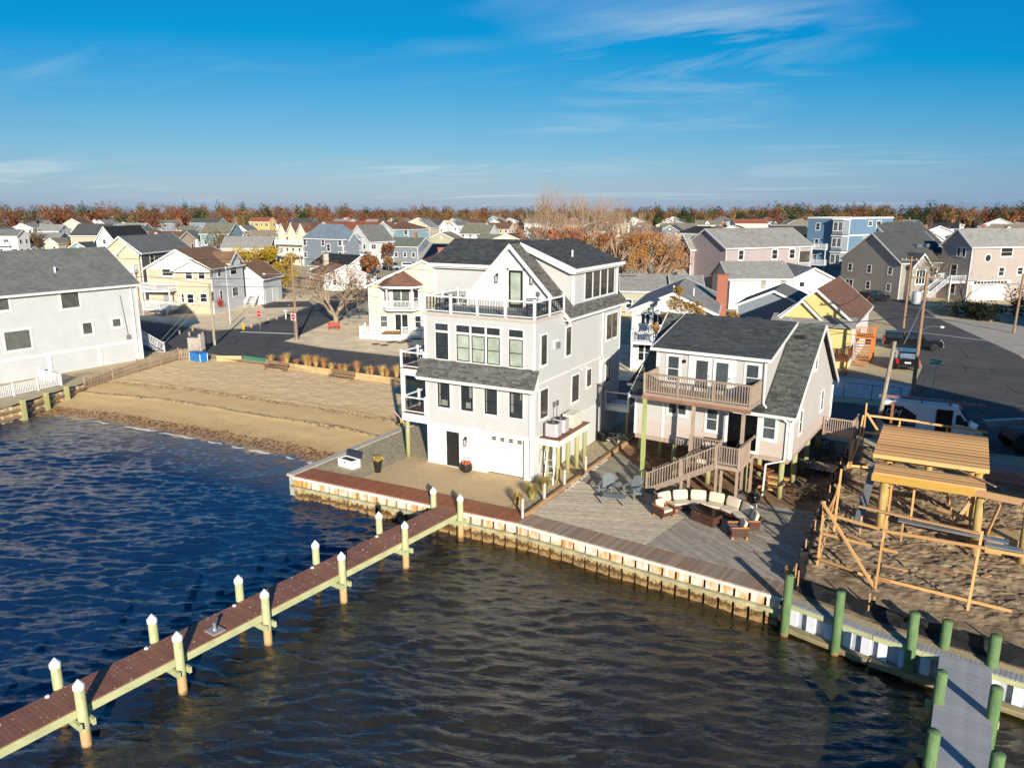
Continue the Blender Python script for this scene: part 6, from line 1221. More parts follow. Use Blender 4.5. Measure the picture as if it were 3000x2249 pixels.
window(E_, (0, 0), 0, u0+1.4, u1-1.4, 3.3, 5.5, .12, sub=False, cols=2, mid=False, glass=PGL); window(E_, (0, 0), 0, u0+.35, u0+1.0, 3.4, 5.4, .1, sub=False); window(E_, (0, 0), 0, u1-1.0, u1-.35, 3.4, 5.4, .1, sub=False)
window(E_, (0, 0), 0, u0-.2, u0+.7, .9, 2.3, .12, sub=False, glass=PGL); window(E_, (0, 0), 0, u0+1.6, u0+3.2, .5, 2.5, .12, sub=False, cols=2, mid=False); window(E_, (0, 0), 0, u1-.9, u1+.1, .8, 2.3, .12, sub=False); awin(E_, 'F', 1, (0.9,), seed=2)
MB().box(-.6, -3.0, .0, 6.8, -.05, .45).build('porch', WHITEPLASTIC, E_); MB().box(1.9, -2.9, .451, 4.4, -.06, .47).build('porch_floor', M('orange_deck', (.36, .17, .06), .7), E_)
for p, q in (((-.5, -2.9, .45), (1.9, -2.9, .45)), ((4.4, -2.9, .45), (6.7, -2.9, .45)), ((-.5, -2.9, .45), (-.5, -.2, .45)), ((6.7, -2.9, .45), (12, -2.9, .45))): railing(E_, p, q, .95, WHITEPLASTIC, WHITEPLASTIC, .15, 2.2, .12, .05)
for k in range(3): MB().box(1.8, -3.05-.3*(k+1), -.05, 4.5, -3.02-.3*k, .33-.12*k).build('step', WHITEPLASTIC, E_)
chimney(E_, 8.2, 5.5, 7.5, 10.0, .8); MB().box(8.7, 3.2, 8.0, 9.5, 4.4, 8.3).build('skylight', glassm('sky_glass', (.10, .13, .17)), E_); awin(E_, 'L', 3, (1, 3.6), seed=9)
# ---- white cottage and blue-grey house behind the yellow tree
at, w_, d_ = place(950, 806, 2.9, -30, 868, 1010); o = house('low white cottage with red-brown roof behind the bare tree', -30, 9.5, 8, 2.9, 1.7, 'white', 'rbrown', at, 'gx'); awin(o, 'F', 3, (1.0,), .8, 1.0, 3); awin(o, 'R', 2, (1.0,), .7, 1.0, 4); chimney(o, 1.2, 3, 3.5, 6.2, .9, M('pale_chimney', (.45, .40, .33), .9))
at, w_, d_ = place(1010, 783, 3.4, -12, 900, 1050); o = house('white cottage with dark green-black roof below the blue-grey house', -12, 12, 8, 3.4, 2.2, 'white', 'black', at, 'gx'); awin(o, 'F', 3, (1.0,), .8, 1.1, 8)
at, w_, d_ = place(1003, 701, 7.4, -6, 888, 1058); G_ = house('blue-grey two-storey house with slate hip roof and white stair', -6, w_, min(d_, 15), 7.4, 3.6, 'slate', 'blue', at, 'hip'); pwin(G_, 'F', [(887, 699, 898, 720), (941, 700, 951, 721), (957, 714, 968, 737), (990, 700, 1001, 721), (889, 737, 900, 755), (943, 737, 953, 759), (992, 737, 1002, 759)], .12); awin(G_, 'R', 4, (1.2, 4.4), seed=11); gable_front(G_, 1, 4.5, 7.2, 1.8, 1.0, 'slate', 'blue', -.05, 'R'); stairs(G_, 'R', 5, 1.6, 2.6, 1.2); balcony(G_, 'R', 4.8, 8.5, 2.6, 1.2)
at, w_, d_ = place(900, 682, 8.6, 0, 815, 1010); o = house('cream three-level house with three front dormers and long balconies', 0, w_, 12, 8.6, 2.6, 'cream', 'rbrown', at, 'gx'); 
for k in range(3): gable_front(o, w_*(.04+.34*k), w_*(.04+.34*k)+w_*.24, 9.0, 2.0, .35, 'cream', 'rbrown', 6)
balcony(o, 'F', .2, w_-.2, 5.7, 1.8); balcony(o, 'F', -1.5, w_-.2, 2.8, 3.0); awin(o, 'F', 5, (.5, 3.3, 6.2), seed=13, skip=0); awin(o, 'R', 4, (3.3, 6.2), seed=14)
at, w_, d_ = place(1085, 676, 8.6, -4, 955, 1110); o = house('long house with bright red-brown roof and teal walls', -4, 24, 10, 8.4, 2.6, 'aqua', 'red', at, 'gx'); awin(o, 'R', 3, (1.2, 4.0, 6.3), seed=15); awin(o, 'F', 6, (4.5,), seed=16)
at, w_, d_ = place(1082, 689, 7.8, -8, 1040, 1110); o = house('narrow pale house with steep grey roof beside the teal house', -8, w_+3, 9, 6.2, 4.2, 'lgrey', 'grey', at, 'gy'); awin(o, 'F', 2, (1, 4), seed=17); awin(o, 'R', 3, (1, 4), seed=18)
at, w_, d_ = place(1196, 672, 8.4, -2, 1112, 1215); o = house('teal blue two-storey house with dark brown hip roof', -2, w_, 11, 8.4, 2.3, 'teal', 'rbrown', at, 'hip'); pwin(o, 'F', [(1145, 673, 1155, 684), (1184, 672, 1194, 689), (1185, 700, 1195, 717)], .12); gable_front(o, 0.5, 4.5, 4.6, 1.6, 2.4, 'slate', 'red', -.05); gable_front(o, 5.5, 8.2, 4.6, 1.4, 1.8, 'white', 'red', 3.6); stairs(o, 'F', 5.8, 1.5, 2.6, 2.4)
# ---- houses right of and behind the white house
at, w_, d_ = place(2088, 913, 5.7, 12, 1853, 2178); R_ = house('grey gabled house with tall red brick chimney and white balcony', 12, w_, min(d_, 15), 5.7, 1.6, 'lgrey', 'lgrey', at, 'gy', ov=.5); pwin(R_, 'F', [(1875, 915, 1907, 951), (1910, 918, 1945, 955)], .08, cols=2, mid=False); awin(R_, 'F', 3, (.8,), 1.2, 1.6, 21, .0); balcony(R_, 'F', .2, w_*.55, 2.9, 1.8); awin(R_, 'R', 4, (1.2, 3.8), .8, 1.1, 22); chimney(R_, w_+.5, 8.5, 0, 8.3, 1.0)
for u, v in ((3.2, 6.0), (w_-2.0, 4)): MB().tube((u, v, 5.7), (u, v, 7.4), .06).build('vent_pipe', WHITEPLASTIC, R_)
for i, (ex, ey, cl) in enumerate(((1962, 852, 1822), (2060, 856, 1972))):
    at, w_, d_ = place(ex, ey, 3.6, 22, cl, None); o = house(['long low pale yellow house with grey roof behind the white house', 'low pale yellow house with grey roof next to its longer twin'][i], 22, w_, 9, 3.6, 1.9, 'olive', 'lgrey', at, 'gx'); wl = o.children[0]; wl.data.materials[0] = siding('pale_yellow', (.52, .45, .23), .13, .3); awin(o, 'F', 3, (1.1,), seed=30+i)
at, w_, d_ = place(2024, 726, 8.2, 54, 1982, 2112, 'L'); L1 = house('mauve two-storey block with grey gable and small porch', 54, w_, min(d_, 9), 8.2, 2.3, 'lav', 'lgrey', at, 'gx', 'L'); pwin(L1, 'F', [(2063, 733, 2078, 766)], .12); P_, a_, L_ = facepos(L1, 'L'); MB().box(.05, -.05, -.05, L_-.05, -.004, 8.1).build('dark_face', siding('charcoal_face', (.05, .05, .055), .13, .3), L1, loc=(*P_, 0), rot=a_); P2 = (P_[0]-.06, P_[1]); window(L1, P2, a_, 1.2, 3.2, 5.0, 7.0, .12, sub=False, cols=2, mid=False); gable_front(L1, 1.0, 4.2, 3.2, 1.2, 1.6, 'white', 'lgrey', 2.6, 'L')
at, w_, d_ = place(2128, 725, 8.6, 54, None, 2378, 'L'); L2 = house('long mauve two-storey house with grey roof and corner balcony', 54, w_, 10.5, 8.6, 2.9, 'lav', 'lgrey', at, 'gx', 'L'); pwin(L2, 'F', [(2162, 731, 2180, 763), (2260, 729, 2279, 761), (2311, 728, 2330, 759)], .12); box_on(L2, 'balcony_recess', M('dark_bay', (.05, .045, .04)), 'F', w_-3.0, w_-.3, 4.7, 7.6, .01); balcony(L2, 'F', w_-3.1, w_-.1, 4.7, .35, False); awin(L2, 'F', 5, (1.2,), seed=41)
for dx in (0, 2.9): box_on(L2, 'balcony_post', WHITE, 'F', w_-3.15+dx, w_-2.95+dx, 5.6, 8.3, .3)
at, w_, d_ = place(2140, 815, 4.6, 31, None, 2321, 'L'); M1 = house('white low house with pale grey roof in front of the mauve house', 31, w_, 9, 4.6, 2.2, 'white', 'lgrey', at, 'gx', 'L'); pwin(M1, 'F', [(2226, 819, 2246, 848), (2285, 819, 2305, 848)], .06, glass=glassm('pale_shade', (.34, .34, .28), .3), mid=False)
at, w_, d_ = place(2321, 815, 4.55, 31, None, 2443, 'L'); M2 = house('white cross-gabled end of the low white house', 31, w_, 12, 4.55, 1.55, 'white', 'lgrey', at, 'gy', 'L'); pwin(M2, 'F', [(2340, 824, 2358, 842)], .06, mid=False); MB().tube((w_*.45, .5, 5.4), (w_*.45, .5, 8.2), .03).build('antenna_mast', GRAYMETAL, M2)
for k in range(3): MB().tube((w_*.45-.9+.1*k, .5, 7.4+.25*k), (w_*.45+.9-.1*k, .5, 7.5+.25*k), .02).build('antenna_rod', GRAYMETAL, M2)
at, w_, d_ = place(2500, 942, 4.35, -1, 2278, 2548); Q = house('pale yellow house with brown shingle roof and white porch roof', -1, w_, min(d_, 16), 4.35, 2.9, 'yellow', 'rbrown', at, 'gy', wall2='white'); gable_front(Q, 0.3, w_*.62, 4.3, 1.9, .4, 'yellow', 'rbrown', 3.5); MB().ext(slab((-.4, -1.7, 3.95), (w_+.4, -1.7, 3.95), (w_+.4, .2, 4.7), (-.4, .2, 4.7)), (0, 0, -.1)).build('porch_roof', rm_('lgrey'), Q); MB().box(-.35, -1.4, -.05, w_, -.03, 3.7).build('front_wall', siding('sunny_yellow', (.66, .52, .21), .13, .3), Q)
u = onwall(Q, 'F', 2390, 960, 1.4)[0]; pdoor(Q, (0, -1.4), 0, u-.5, u+.5, 1.5, 3.5, WHITEPLASTIC); MB().box(u-.7, -1.46, 1.4, u-.5, -1.401, 3.6).box(u+.5, -1.46, 1.4, u+.7, -1.401, 3.6).box(u-.7, -1.46, 3.6, u+.7, -1.401, 3.75).build('door_trim', WHITE, Q)
RDW = M('dark_red_deck', (.14, .045, .02), .7, .2); MB().box(u-.3, -4.4, 1.2, u+3.4, -1.42, 1.4).build('deck', RDW, Q); railing(Q, (u-.3, -4.4, 1.4), (u+3.4, -4.4, 1.4), 1.0, RDW, RDW, .14, 1.8, .1, .04, pcap=False); railing(Q, (u+3.4, -4.4, 1.4), (u+3.4, -1.5, 1.4), 1.0, RDW, RDW, .14, 1.6, .1, .04, pcap=False)
for x in (u-.2, u+1.6, u+3.3): MB().box(x-.06, -4.35, -.05, x+.06, -4.23, 1.2).build('deck_post', RDW, Q)
ORW = M('orange_stain', (.52, .17, .035), .65, .15); P_, a_, L_ = facepos(Q, 'R'); e = link('side_stair', MB().box(3.0, -1.7, 2.3, 5.6, -.03, 2.5).mesh('side_stair', ORW), Q, (*P_, 0), a_); railing(e, (3.0, -1.65, 2.5), (5.6, -1.65, 2.5), 1.0, ORW, ORW, .16, 1.3, .12, .05, pcap=False); railing(e, (3.0, -1.65, 2.5), (3.0, -.1, 2.5), 1.0, ORW, ORW, .16, 1.5, .12, .05, pcap=False)
for x in (3.1, 5.5): MB().box(x-.12, -1.72, -.05, x+.12, -1.5, 2.3).build('post', ORW, e)
for k in range(9): MB().box(2.95-.26*(k+1), -1.6, 2.3-.24*(k+1), 2.95-.26*k, -.2, 2.36-.24*(k+1)).build('step', ORW, e)
at, w_, d_ = place(2330, 905, 4.2, 3, 2235, None); o = house('small blue-grey cottage half hidden between the white and yellow houses', 3, 8, 9, 3.9, 1.8, 'slate', 'grey', (at[0]+1.0, at[1]+4), 'gy'); awin(o, 'F', 2, (1.2,), seed=50)
# blue three-storey house
P = g(2478, 780, 3.2); N_ = house('tall bright blue three-storey house with white bands and bay windows', 66, 15, 9, 0, 0, 'blue', 'black', (P.x, P.y), 'flat', 'L') if 0 else None
at = (P.x, P.y); he = zat(P.x, P.y, 640); xd = Vector((math.cos(R(66)), math.sin(R(66)), 0)); w_ = along(P, xd, 2602); N_ = house('tall bright blue three-storey house with white bands and bay windows', 66, w_, 9.5, he, 0, 'blue', 'black', at, 'flat', 'L'); wl = N_.children[0]; wl.data.materials[0] = siding('strong_blue', (.075, .20, .36), .13, .3)
for z in (he-3.6, he-6.9): box_on(N_, 'band', WHITE, 'F', 0, w_, z, z+.3, .06)
pwin(N_, 'F', [(2543, 647, 2556, 663), (2567, 646, 2581, 671), (2527, 694, 2540, 710)], .12); P_, a_, L_ = facepos(N_, 'L')
for k in range(3):
    z = he-3.3*(k+1)+.35; e = link('bay', MB().prism([(L_-.1, -.01), (L_-.7, -1.3), (L_-3.0, -1.3), (L_-3.6, -.01)], z-.3, z+2.6).mesh('bay', wm('slate')), N_, (*P_, 0), a_); MB().prism([(L_+.1, .0), (L_-.6, -1.5), (L_-3.1, -1.5), (L_-3.8, .0)], z+2.6, z+2.85).build('bay_roof', WHITE, e)
    window(e, (0, -1.3), 0, L_-2.8, L_-1.9, z+.5, z+2.2, .12, sub=False, grid=(2, 4)); window(e, (0, -1.3), 0, L_-1.7, L_-.85, z+.5, z+2.2, .12, sub=False, grid=(2, 4)); MB().box(L_-.12, -.2, z-.3, L_+.05, .0, z+2.6).build('bay_trim', WHITE, e)
    if k: balcony(N_, 'L', .4, L_-3.9, z, 1.6, True); 
    awin(N_, 'L', 2, (z+.5,), .9, 1.4, 60+k, .0)
# right-hand pinkish house and its neighbours
at, w_, d_ = place(2850, 720, 9.0, 45, 2796, None, 'L'); O_ = house('tall taupe house with shed roof, octagonal window and white entry stair', 45, 17, max(6, min(d_, 10)), 9.0, 2.6, 'pink', 'lgrey', at, 'gx', 'L'); pwin(O_, 'F', [(2931, 724, 2968, 753), (2924, 781, 2943, 810), (2979, 781, 2998, 806)], .12)
uo, zo = onwall(O_, 'F', 2894, 756); m = MB().lathe([(.75, -.04), (.75, .04)], n=8); e = m.build('octagon_window', WHITE, O_, loc=(uo, -.03, zo), rot=(R(90), 0, 0)); MB().lathe([(.58, .041), (.58, .05)], n=8).build('pane', GLASS, e)
box_on(O_, 'garage_band', WHITE, 'F', .3, 9, 2.7, 3.3, .08); box_on(O_, 'garage_door', WHITEPLASTIC, 'F', 1, 8, 0.05, 2.5, .06)
for k in range(10): box_on(O_, 'transom', GLASS, 'F', 1.2+.7*k, 1.75+.7*k, 2.8, 3.2, .1)
pwin(O_, 'L', [(2803, 722, 2815, 752), (2818, 724, 2830, 754)], .1, mid=False); awin(O_, 'L', 1, (1.0, 4.0), 1.2, 1.8, 71, 0); balcony(O_, 'L', 1.0, 5.5, 3.2, 3.0); stairs(O_, 'L', 3.5, 1.6, 3.2, 3.0)
at, w_, d_ = place(2642, 768, 6.2, 50, None, 2792, 'L'); o = house('charcoal-roofed taupe house with arched window in its front gable', 50, w_, 13, 6.2, 4.6, 'taupe', 'dgrey', at, 'gx', 'L'); gable_front(o, 1.2, 5.2, 5.6, 2.0, 1.2, 'taupe', 'dgrey'); awin(o, 'F', 4, (1.0, 3.6), .9, 1.5, 72, .2); window(o, (0, -1.2), 0, 2.2, 4.2, 2.6, 4.9, .12, sub=False, cols=3); awin(o, 'L', 3, (1.2, 4), seed=73); awin(o, 'R', 3, (1.2, 4), seed=76)
for k in range(2): MB().box(6+2.2*k, 2.6, 6.2+2.1, 7.2+2.2*k, 3.5, 6.2+2.75).build('skylight', glassm('sky_glass', (.10, .13, .17)), o)
at, w_, d_ = place(2628, 716, 7.6, 50, None, 2760, 'L'); o = house('dark-roofed cream house with small arched dormer behind the charcoal roof', 50, w_, 13, 7.6, 4.4, 'cream', 'dgrey', at, 'gx', 'L'); gable_front(o, .8, 4.0, 8.6, 1.5, .3, 'taupe', 'dgrey', 6); window(o, (0, -.3), 0, 1.6, 3.2, 7.2, 8.6, .12, sub=False, cols=2); awin(o, 'F', 4, (1.2, 4.4), seed=74); awin(o, 'L', 3, (1.2, 4.4), seed=75)
# neighbours outside the frame on the right, whose shade falls on the street
o = house('grey raised house on the lot past the new floor frame', -3, 10.5, 12, 7.6, 3.4, 'grey', 'dgrey', (46.5, 1.5), 'gy'); awin(o, 'F', 3, (1.2, 4.4), seed=80); awin(o, 'L', 4, (1.2, 4.4), seed=81)
o = house('white house across the street past the shaded drive', 10, 14, 12, 8.6, 3.4, 'white', 'grey', (60, 72), 'gx'); awin(o, 'F', 4, (1.2, 4.4), seed=82); awin(o, 'L', 3, (1.2, 4.4), seed=83)
# ================================================================ houses farther back
USED = {}; FARP = []
CN = dict(white='white', cream='cream', beige='beige', tan='tan', grey='grey', lgrey='pale grey', dgrey='charcoal', blue='blue', lav='mauve', yellow='yellow', teal='teal', slate='slate blue', green='green', taupe='taupe', pink='pinkish', brown='brown', navy='navy', mustard='mustard', olive='olive', aqua='pale aqua')
RN = dict(grey='grey', dgrey='dark grey', brown='brown', red='red-brown', tan='tan', lgrey='pale grey', blue='blue-grey', black='black', rbrown='dark brown', green='green-grey', olive='olive', white='white')
EXTRA = ['and a front balcony', 'and a raised porch', 'and a front dormer', 'and a chimney', 'and wide windows', 'and a side deck', 'and plain gable ends', 'and a small front gable']
def far(ex, ey, cl, wall, roof, kind='gx', yaw=10, he=6.6, rise=2.6, dd=9, cr=None, feat=0, near='R', label=None, at=None, w0=None):
    if at is None:
        at, w_, d_ = place(ex, ey, he, yaw, cl, cr, near)
        if cr: dd = max(5, min(d_, 18)) if near == 'R' else dd
        if near == 'L': w_ = along(g(ex, ey, he), Vector((math.cos(R(yaw)), math.sin(R(yaw)), 0)), cr)
    else: w_ = w0
    w_ = max(5, min(w_, 26)); rise = min(rise, (dd if kind == 'gx' else w_)*.36)
    base = f"{'long' if w_ > 15 else 'narrow' if w_ < 8 else 'distant'} {CN[wall]} house with {RN[roof]} {'hip ' if kind == 'hip' else ''}roof {EXTRA[feat % 8]}"
    k = USED.get(base, 0); USED[base] = k+1; lab = label or base
    if k and not label:
        for wds in ([f'by the {FARP[-1][2]} house'] if FARP else [])+['beside a bare grey tree', 'near the woods', 'by the woods', 'beside an orange tree', 'next to a dark pine', 'in a tight row', 'standing alone', 'across a back street']:
            if base+' '+wds not in USED and len((base+' '+wds).split()) < 17: lab = base+' '+wds; USED[lab] = 1; break
    t = house(lab, yaw, w_, dd, he, rise, wall, roof, at, kind, near, group='houses across the neighbourhood'); q = random.Random(int(abs(at[0]*7+at[1]*3))); rows = [z for z in (1.1, 4.0, 6.8) if z+1.3 < he]
    n = max(2, int(w_/2.6)); awin(t, 'F', n, rows, .95, 1.35, q.randint(0, 999), .15); awin(t, 'R', max(2, int(dd/3)), rows, .95, 1.3, q.randint(0, 999), .2)
    if near == 'L': awin(t, 'L', max(2, int(dd/3)), rows, .95, 1.3, q.randint(0, 999), .2)
    f = feat % 8
    if f == 0: balcony(t, 'F', w_*.15, w_*.75, rows[-1]-.4 if len(rows) > 1 else 1.0, 1.8)
    if f == 1: balcony(t, 'F', .3, w_*.6, .9, 2.2, roof=3.3)
    if f == 2 and kind == 'gx': dormer(t, w_*.4, 2.4, he+.1, 1.1, 2.2, wall=wall, roof=roof)
    if f == 3: chimney(t, w_*.75, dd*.5, he, he+rise+1.3)
    if f == 5: balcony(t, 'R', .5, dd*.6, 2.8, 2.0)
    if f == 7: gable_front(t, w_*.1, w_*.5, he-.2, 1.5, .6, wall, roof)
    if kind in ('gy',): MB().box(w_/2-.35, -.06, he+rise*.25, w_/2+.35, -.003, he+rise*.25+.8).build('attic_vent', WHITE, t)
    FARP.append((at[0], at[1], CN[wall])); return t
far(39, 654, -30, 'navy', 'green', yaw=20, feat=6, cr=60); far(132, 655, 57, 'grey', 'grey', yaw=18, rise=3.4, feat=2, cr=150); far(96, 667, 36, 'white', 'lgrey', 'gy', 24, rise=1.8, cr=132, feat=4); far(49, 690, -18, 'white', 'grey', yaw=20, cr=82, feat=0, rise=1.8); far(169, 712, 132, 'cream', 'tan', 'gy', 22, he=3.6, rise=1.6, cr=203, feat=4); far(241, 656, 186, 'cream', 'rbrown', 'gy', 20, cr=277, feat=0, he=7.4); far(296, 657, 262, 'lgrey', 'grey', 'gy', 20, cr=350, feat=7); far(203, 641, 168, 'olive', 'tan', 'gy', 16, feat=6); far(271, 707, 222, 'tan', 'olive', yaw=20, he=3.5, rise=1.8, feat=3)
far(514, 654, 456, 'slate', 'green', yaw=14, cr=520, feat=5); far(550, 641, 497, 'white', 'green', yaw=12, feat=2); far(640, 653, 556, 'blue', 'dgrey', yaw=10, cr=664, feat=0, he=7); far(575, 675, 519, 'tan', 'olive', yaw=12, he=3.8, rise=2.2, feat=6, cr=600); far(629, 682, 577, 'tan', 'grey', yaw=12, he=3.8, rise=2.0, feat=3, cr=650); far(564, 690, 515, 'cream', 'dgrey', 'gy', 16, he=3.6, rise=1.7, cr=604, feat=1); far(724, 676, 688, 'white', 'grey', 'gy', 12, he=5.6, rise=4, cr=756, feat=1); far(787, 649, 731, 'mustard', 'red', yaw=6, cr=802, feat=5, he=9.0); far(752, 716, 678, 'white', 'tan', 'hip', 10, he=3.2, rise=1.7, feat=6)
far(902, 648, 828, 'beige', 'rbrown', yaw=4, feat=6); far(925, 648, 901, 'white', 'olive', 'gy', 4, cr=960, feat=4); far(1075, 647, 985, 'grey', 'lgrey', yaw=4, he=4.6, feat=2, rise=1.8); far(1160, 651, 1133, 'slate', 'olive', 'gy', 2, cr=1206, feat=4); far(1213, 675, 1189, 'olive', 'tan', 'gy', 0, he=7.4, cr=1232, feat=6); far(1287, 660, 1230, 'white', 'dgrey', yaw=-4, cr=1311, feat=4, he=7); far(1340, 660, 1313, 'white', 'grey', 'gy', -4, cr=1378, feat=7); far(1414, 668, 1364, 'white', 'tan', yaw=-4, cr=1436, feat=4, he=7, rise=3.2); far(1308, 643, 1272, 'grey', 'dgrey', 'hip', 0, feat=3); far(1529, 706, 1397, 'olive', 'olive', yaw=-2, he=5.2, feat=4, rise=3, cr=1545)
sp_ = far(1222, 772, None, 'grey', 'lgrey', yaw=4, he=4.6, rise=3.6, dd=11, near='L', cr=1450, feat=6, label='wide grey-roofed house with black solar panels behind the white house')
O, yw, w_, d_, he_, ri_, kd, r_ = HD[sp_.name]; s = ri_/(d_/2)
for u0, u1 in ((.6, w_*.47), (w_*.55, w_*.8)): MB().ext([(u0, .5, he_+.5*s+.22), (u1, .5, he_+.5*s+.22), (u1, d_/2-.5, he_+ri_-.5*s+.22), (u0, d_/2-.5, he_+ri_-.5*s+.22)], (0, -.03, .05)).build('solar_panel', glassm('solar_glass', (.006, .008, .016), .12), r_)
far(1522, 649, 1465, 'white', 'dgrey', 'gy', -6, cr=1552, feat=0); far(1562, 690, 1535, 'olive', 'olive', 'gy', -6, he=5, rise=3.6, cr=1640, feat=6); far(1815, 648, 1750, 'white', 'grey', yaw=10, feat=7); far(1700, 652, 1650, 'white', 'tan', 'gy', 5, cr=1730, feat=4); far(1923, 668, 1848, 'beige', 'grey', 'hip', 20, he=5.6, feat=7); far(2045, 678, 1945, 'white', 'olive', yaw=28, he=5.4, rise=3.4, feat=4, dd=11); far(2118, 659, 2042, 'lgrey', 'olive', yaw=28, he=5.8, feat=2); far(2121, 678, 2022, 'white', 'rbrown', yaw=30, he=5, rise=2, feat=6); far(2165, 639, 2108, 'grey', 'green', yaw=26, feat=3); far(2250, 655, 2155, 'cream', 'red', yaw=30, feat=0, he=7.6, rise=2.2); far(2329, 643, 2252, 'white', 'blue', yaw=30, feat=7); far(2359, 658, 2304, 'lgrey', 'lgrey', 'gy', 32, feat=4); far(2427, 658, 2336, 'beige', 'tan', yaw=32, feat=3, he=5.6); far(2395, 716, 2290, 'dgrey', 'black', yaw=40, he=6.4, rise=4.2, feat=2, dd=12); far(2392, 630, 2330, 'grey', 'dgrey', yaw=28, feat=6); far(2577, 634, 2490, 'navy', 'white', 'flat', 34, he=9, feat=5)
far(2627, 637, 2590, 'green', 'tan', 'gy', 30, feat=6); far(2698, 657, 2602, 'aqua', 'blue', yaw=30, he=5.6, feat=3); far(2761, 638, 2718, 'white', 'blue', yaw=34, feat=5, he=7.5); far(2825, 658, 2765, 'white', 'lgrey', 'hip', 36, he=5.4, feat=2); far(2802, 631, 2768, 'lgrey', 'black', yaw=34, feat=6); far(2962, 641, 2895, 'cream', 'rbrown', 'gy', 38, feat=2, he=7); far(3005, 666, 2937, 'taupe', 'lgrey', yaw=40, he=5.4, feat=3); far(3010, 641, 2970, 'white', 'blue', 'gy', 40, feat=4); far(2947, 669, 2897, 'white', 'green', 'hip', 40, he=4.2, feat=6); far(2905, 640, 2850, 'tan', 'brown', yaw=36, feat=1)
q = random.Random(77); nfill = 0
for row in range(9):
    D = 222+row*32
    for k in range(30):
        an = R(29)+R(-38+k*2.75+q.uniform(-.9, .9)); x, y = CAM.x-math.sin(an)*(D+q.uniform(-12, 12)), CAM.y+math.cos(an)*(D+q.uniform(-12, 12))
        if any((x-a)**2+(y-b)**2 < 17**2 for a, b, _ in FARP) or nfill > 185 or q.random() < .2: continue
        w0 = q.uniform(8, 14); he = q.choice((4.2, 5.8, 6.6, 7.4)); nfill += 1
        far(0, 0, 0, q.choice(('white', 'white', 'white', 'cream', 'grey', 'lgrey', 'beige', 'slate', 'tan', 'lgrey', 'olive', 'teal')), q.choice(('grey', 'dgrey', 'tan', 'olive', 'rbrown', 'lgrey', 'green', 'black')), q.choice(('gx', 'gy', 'gx', 'gy', 'hip')), q.uniform(-8, 8)+(24 if k > 18 else 8), he, q.uniform(2, 3.2), 9, feat=q.randint(0, 7), at=(x, y), w0=w0)
# ================================================================ trees
BARK = M('grey_bark', (.20, .155, .115), .9, .3, 3, bump=.4); BARK2 = M('pale_bark', (.34, .25, .17), .9, .3, 3, bump=.4)
def colm(name, rough=.9):
    if name in MATS: return MATS[name]
    t = NT(name); a = t.n('ShaderNodeAttribute', attribute_name='Col').outputs['Color']; r_ = t.n('ShaderNodeNewGeometry').outputs['Random Per Island']
    MATS[name] = t.fin(t.hsv(a, t.math('MULTIPLY_ADD', r_, .5, .75)), rough, 0, .15); return t.m
def leaves(rs, c, rx, ry, rzz, n, s, lumps=7):     # (verts, faces) arrays: leaf-sized quads gathered in clumps through the crown volume
    lc = rs.normal(0, 1, (lumps, 3)); lc /= np.linalg.norm(lc, axis=1)[:, None]; lc *= rs.uniform(.25, .72, (lumps, 1)); lr = rs.uniform(.32, .55, lumps)
    i = rs.randint(0, lumps, n); d = rs.normal(0, 1, (n, 3)); d /= np.linalg.norm(d, axis=1)[:, None]; p = lc[i]+d*(lr[i]*rs.uniform(.55, 1, n)**.5)[:, None]
    p = p*np.array([rx, ry, rzz])+np.array(c); a = rs.normal(0, 1, (n, 3)); a /= np.linalg.norm(a, axis=1)[:, None]; b = np.cross(a, rs.normal(0, 1, (n, 3))); b /= np.linalg.norm(b, axis=1)[:, None]
    sz = s*rs.uniform(.6, 1.3, (n, 1)); v = np.stack([p-a*sz*.5, p+b*sz*.35, p+a*sz*.6, p-b*sz*.35], 1).reshape(-1, 3); return v
def leafmesh(name, V, mat, cols=None):
    n = len(V)//4; me = bpy.data.meshes.new(name); me.vertices.add(len(V)); me.vertices.foreach_set('co', V.astype(np.float32).reshape(-1)); me.loops.add(len(V)); me.loops.foreach_set('vertex_index', np.arange(len(V), dtype=np.int32)); me.polygons.add(n); me.polygons.foreach_set('loop_start', np.arange(0, len(V), 4, dtype=np.int32)); me.materials.append(mat)
    if cols is not None:
        at = me.attributes.new('Col', 'FLOAT_COLOR', 'POINT'); at.data.foreach_set('color', np.concatenate([cols, np.ones((len(cols), 1))], 1).astype(np.float32).reshape(-1))
    me.update(); me.validate(); return me
TCOL = [(.19, .070, .036), (.215, .090, .040), (.15, .062, .038), (.22, .125, .055), (.19, .125, .08), (.16, .12, .09), (.085, .085, .03), (.035, .055, .022), (.22, .14, .055), (.13, .095, .07)]
rs = np.random.RandomState(5); VV = []; CC = []; core = MB(); ico = [(0, 0, 1), (.89, 0, .45), (.28, .85, .45), (-.72, .53, .45), (-.72, -.53, .45), (.28, -.85, .45), (.72, .53, -.45), (-.28, .85, -.45), (-.89, 0, -.45), (-.28, -.85, -.45), (.72, -.53, -.45), (0, 0, -1)]; icf = [(0, 1, 2), (0, 2, 3), (0, 3, 4), (0, 4, 5), (0, 5, 1), (1, 6, 2), (2, 7, 3), (3, 8, 4), (4, 9, 5), (5, 10, 1), (6, 7, 2), (7, 8, 3), (8, 9, 4), (9, 10, 5), (10, 6, 1), (6, 11, 7), (7, 11, 8), (8, 11, 9), (9, 11, 10), (10, 11, 6)]; CV = []
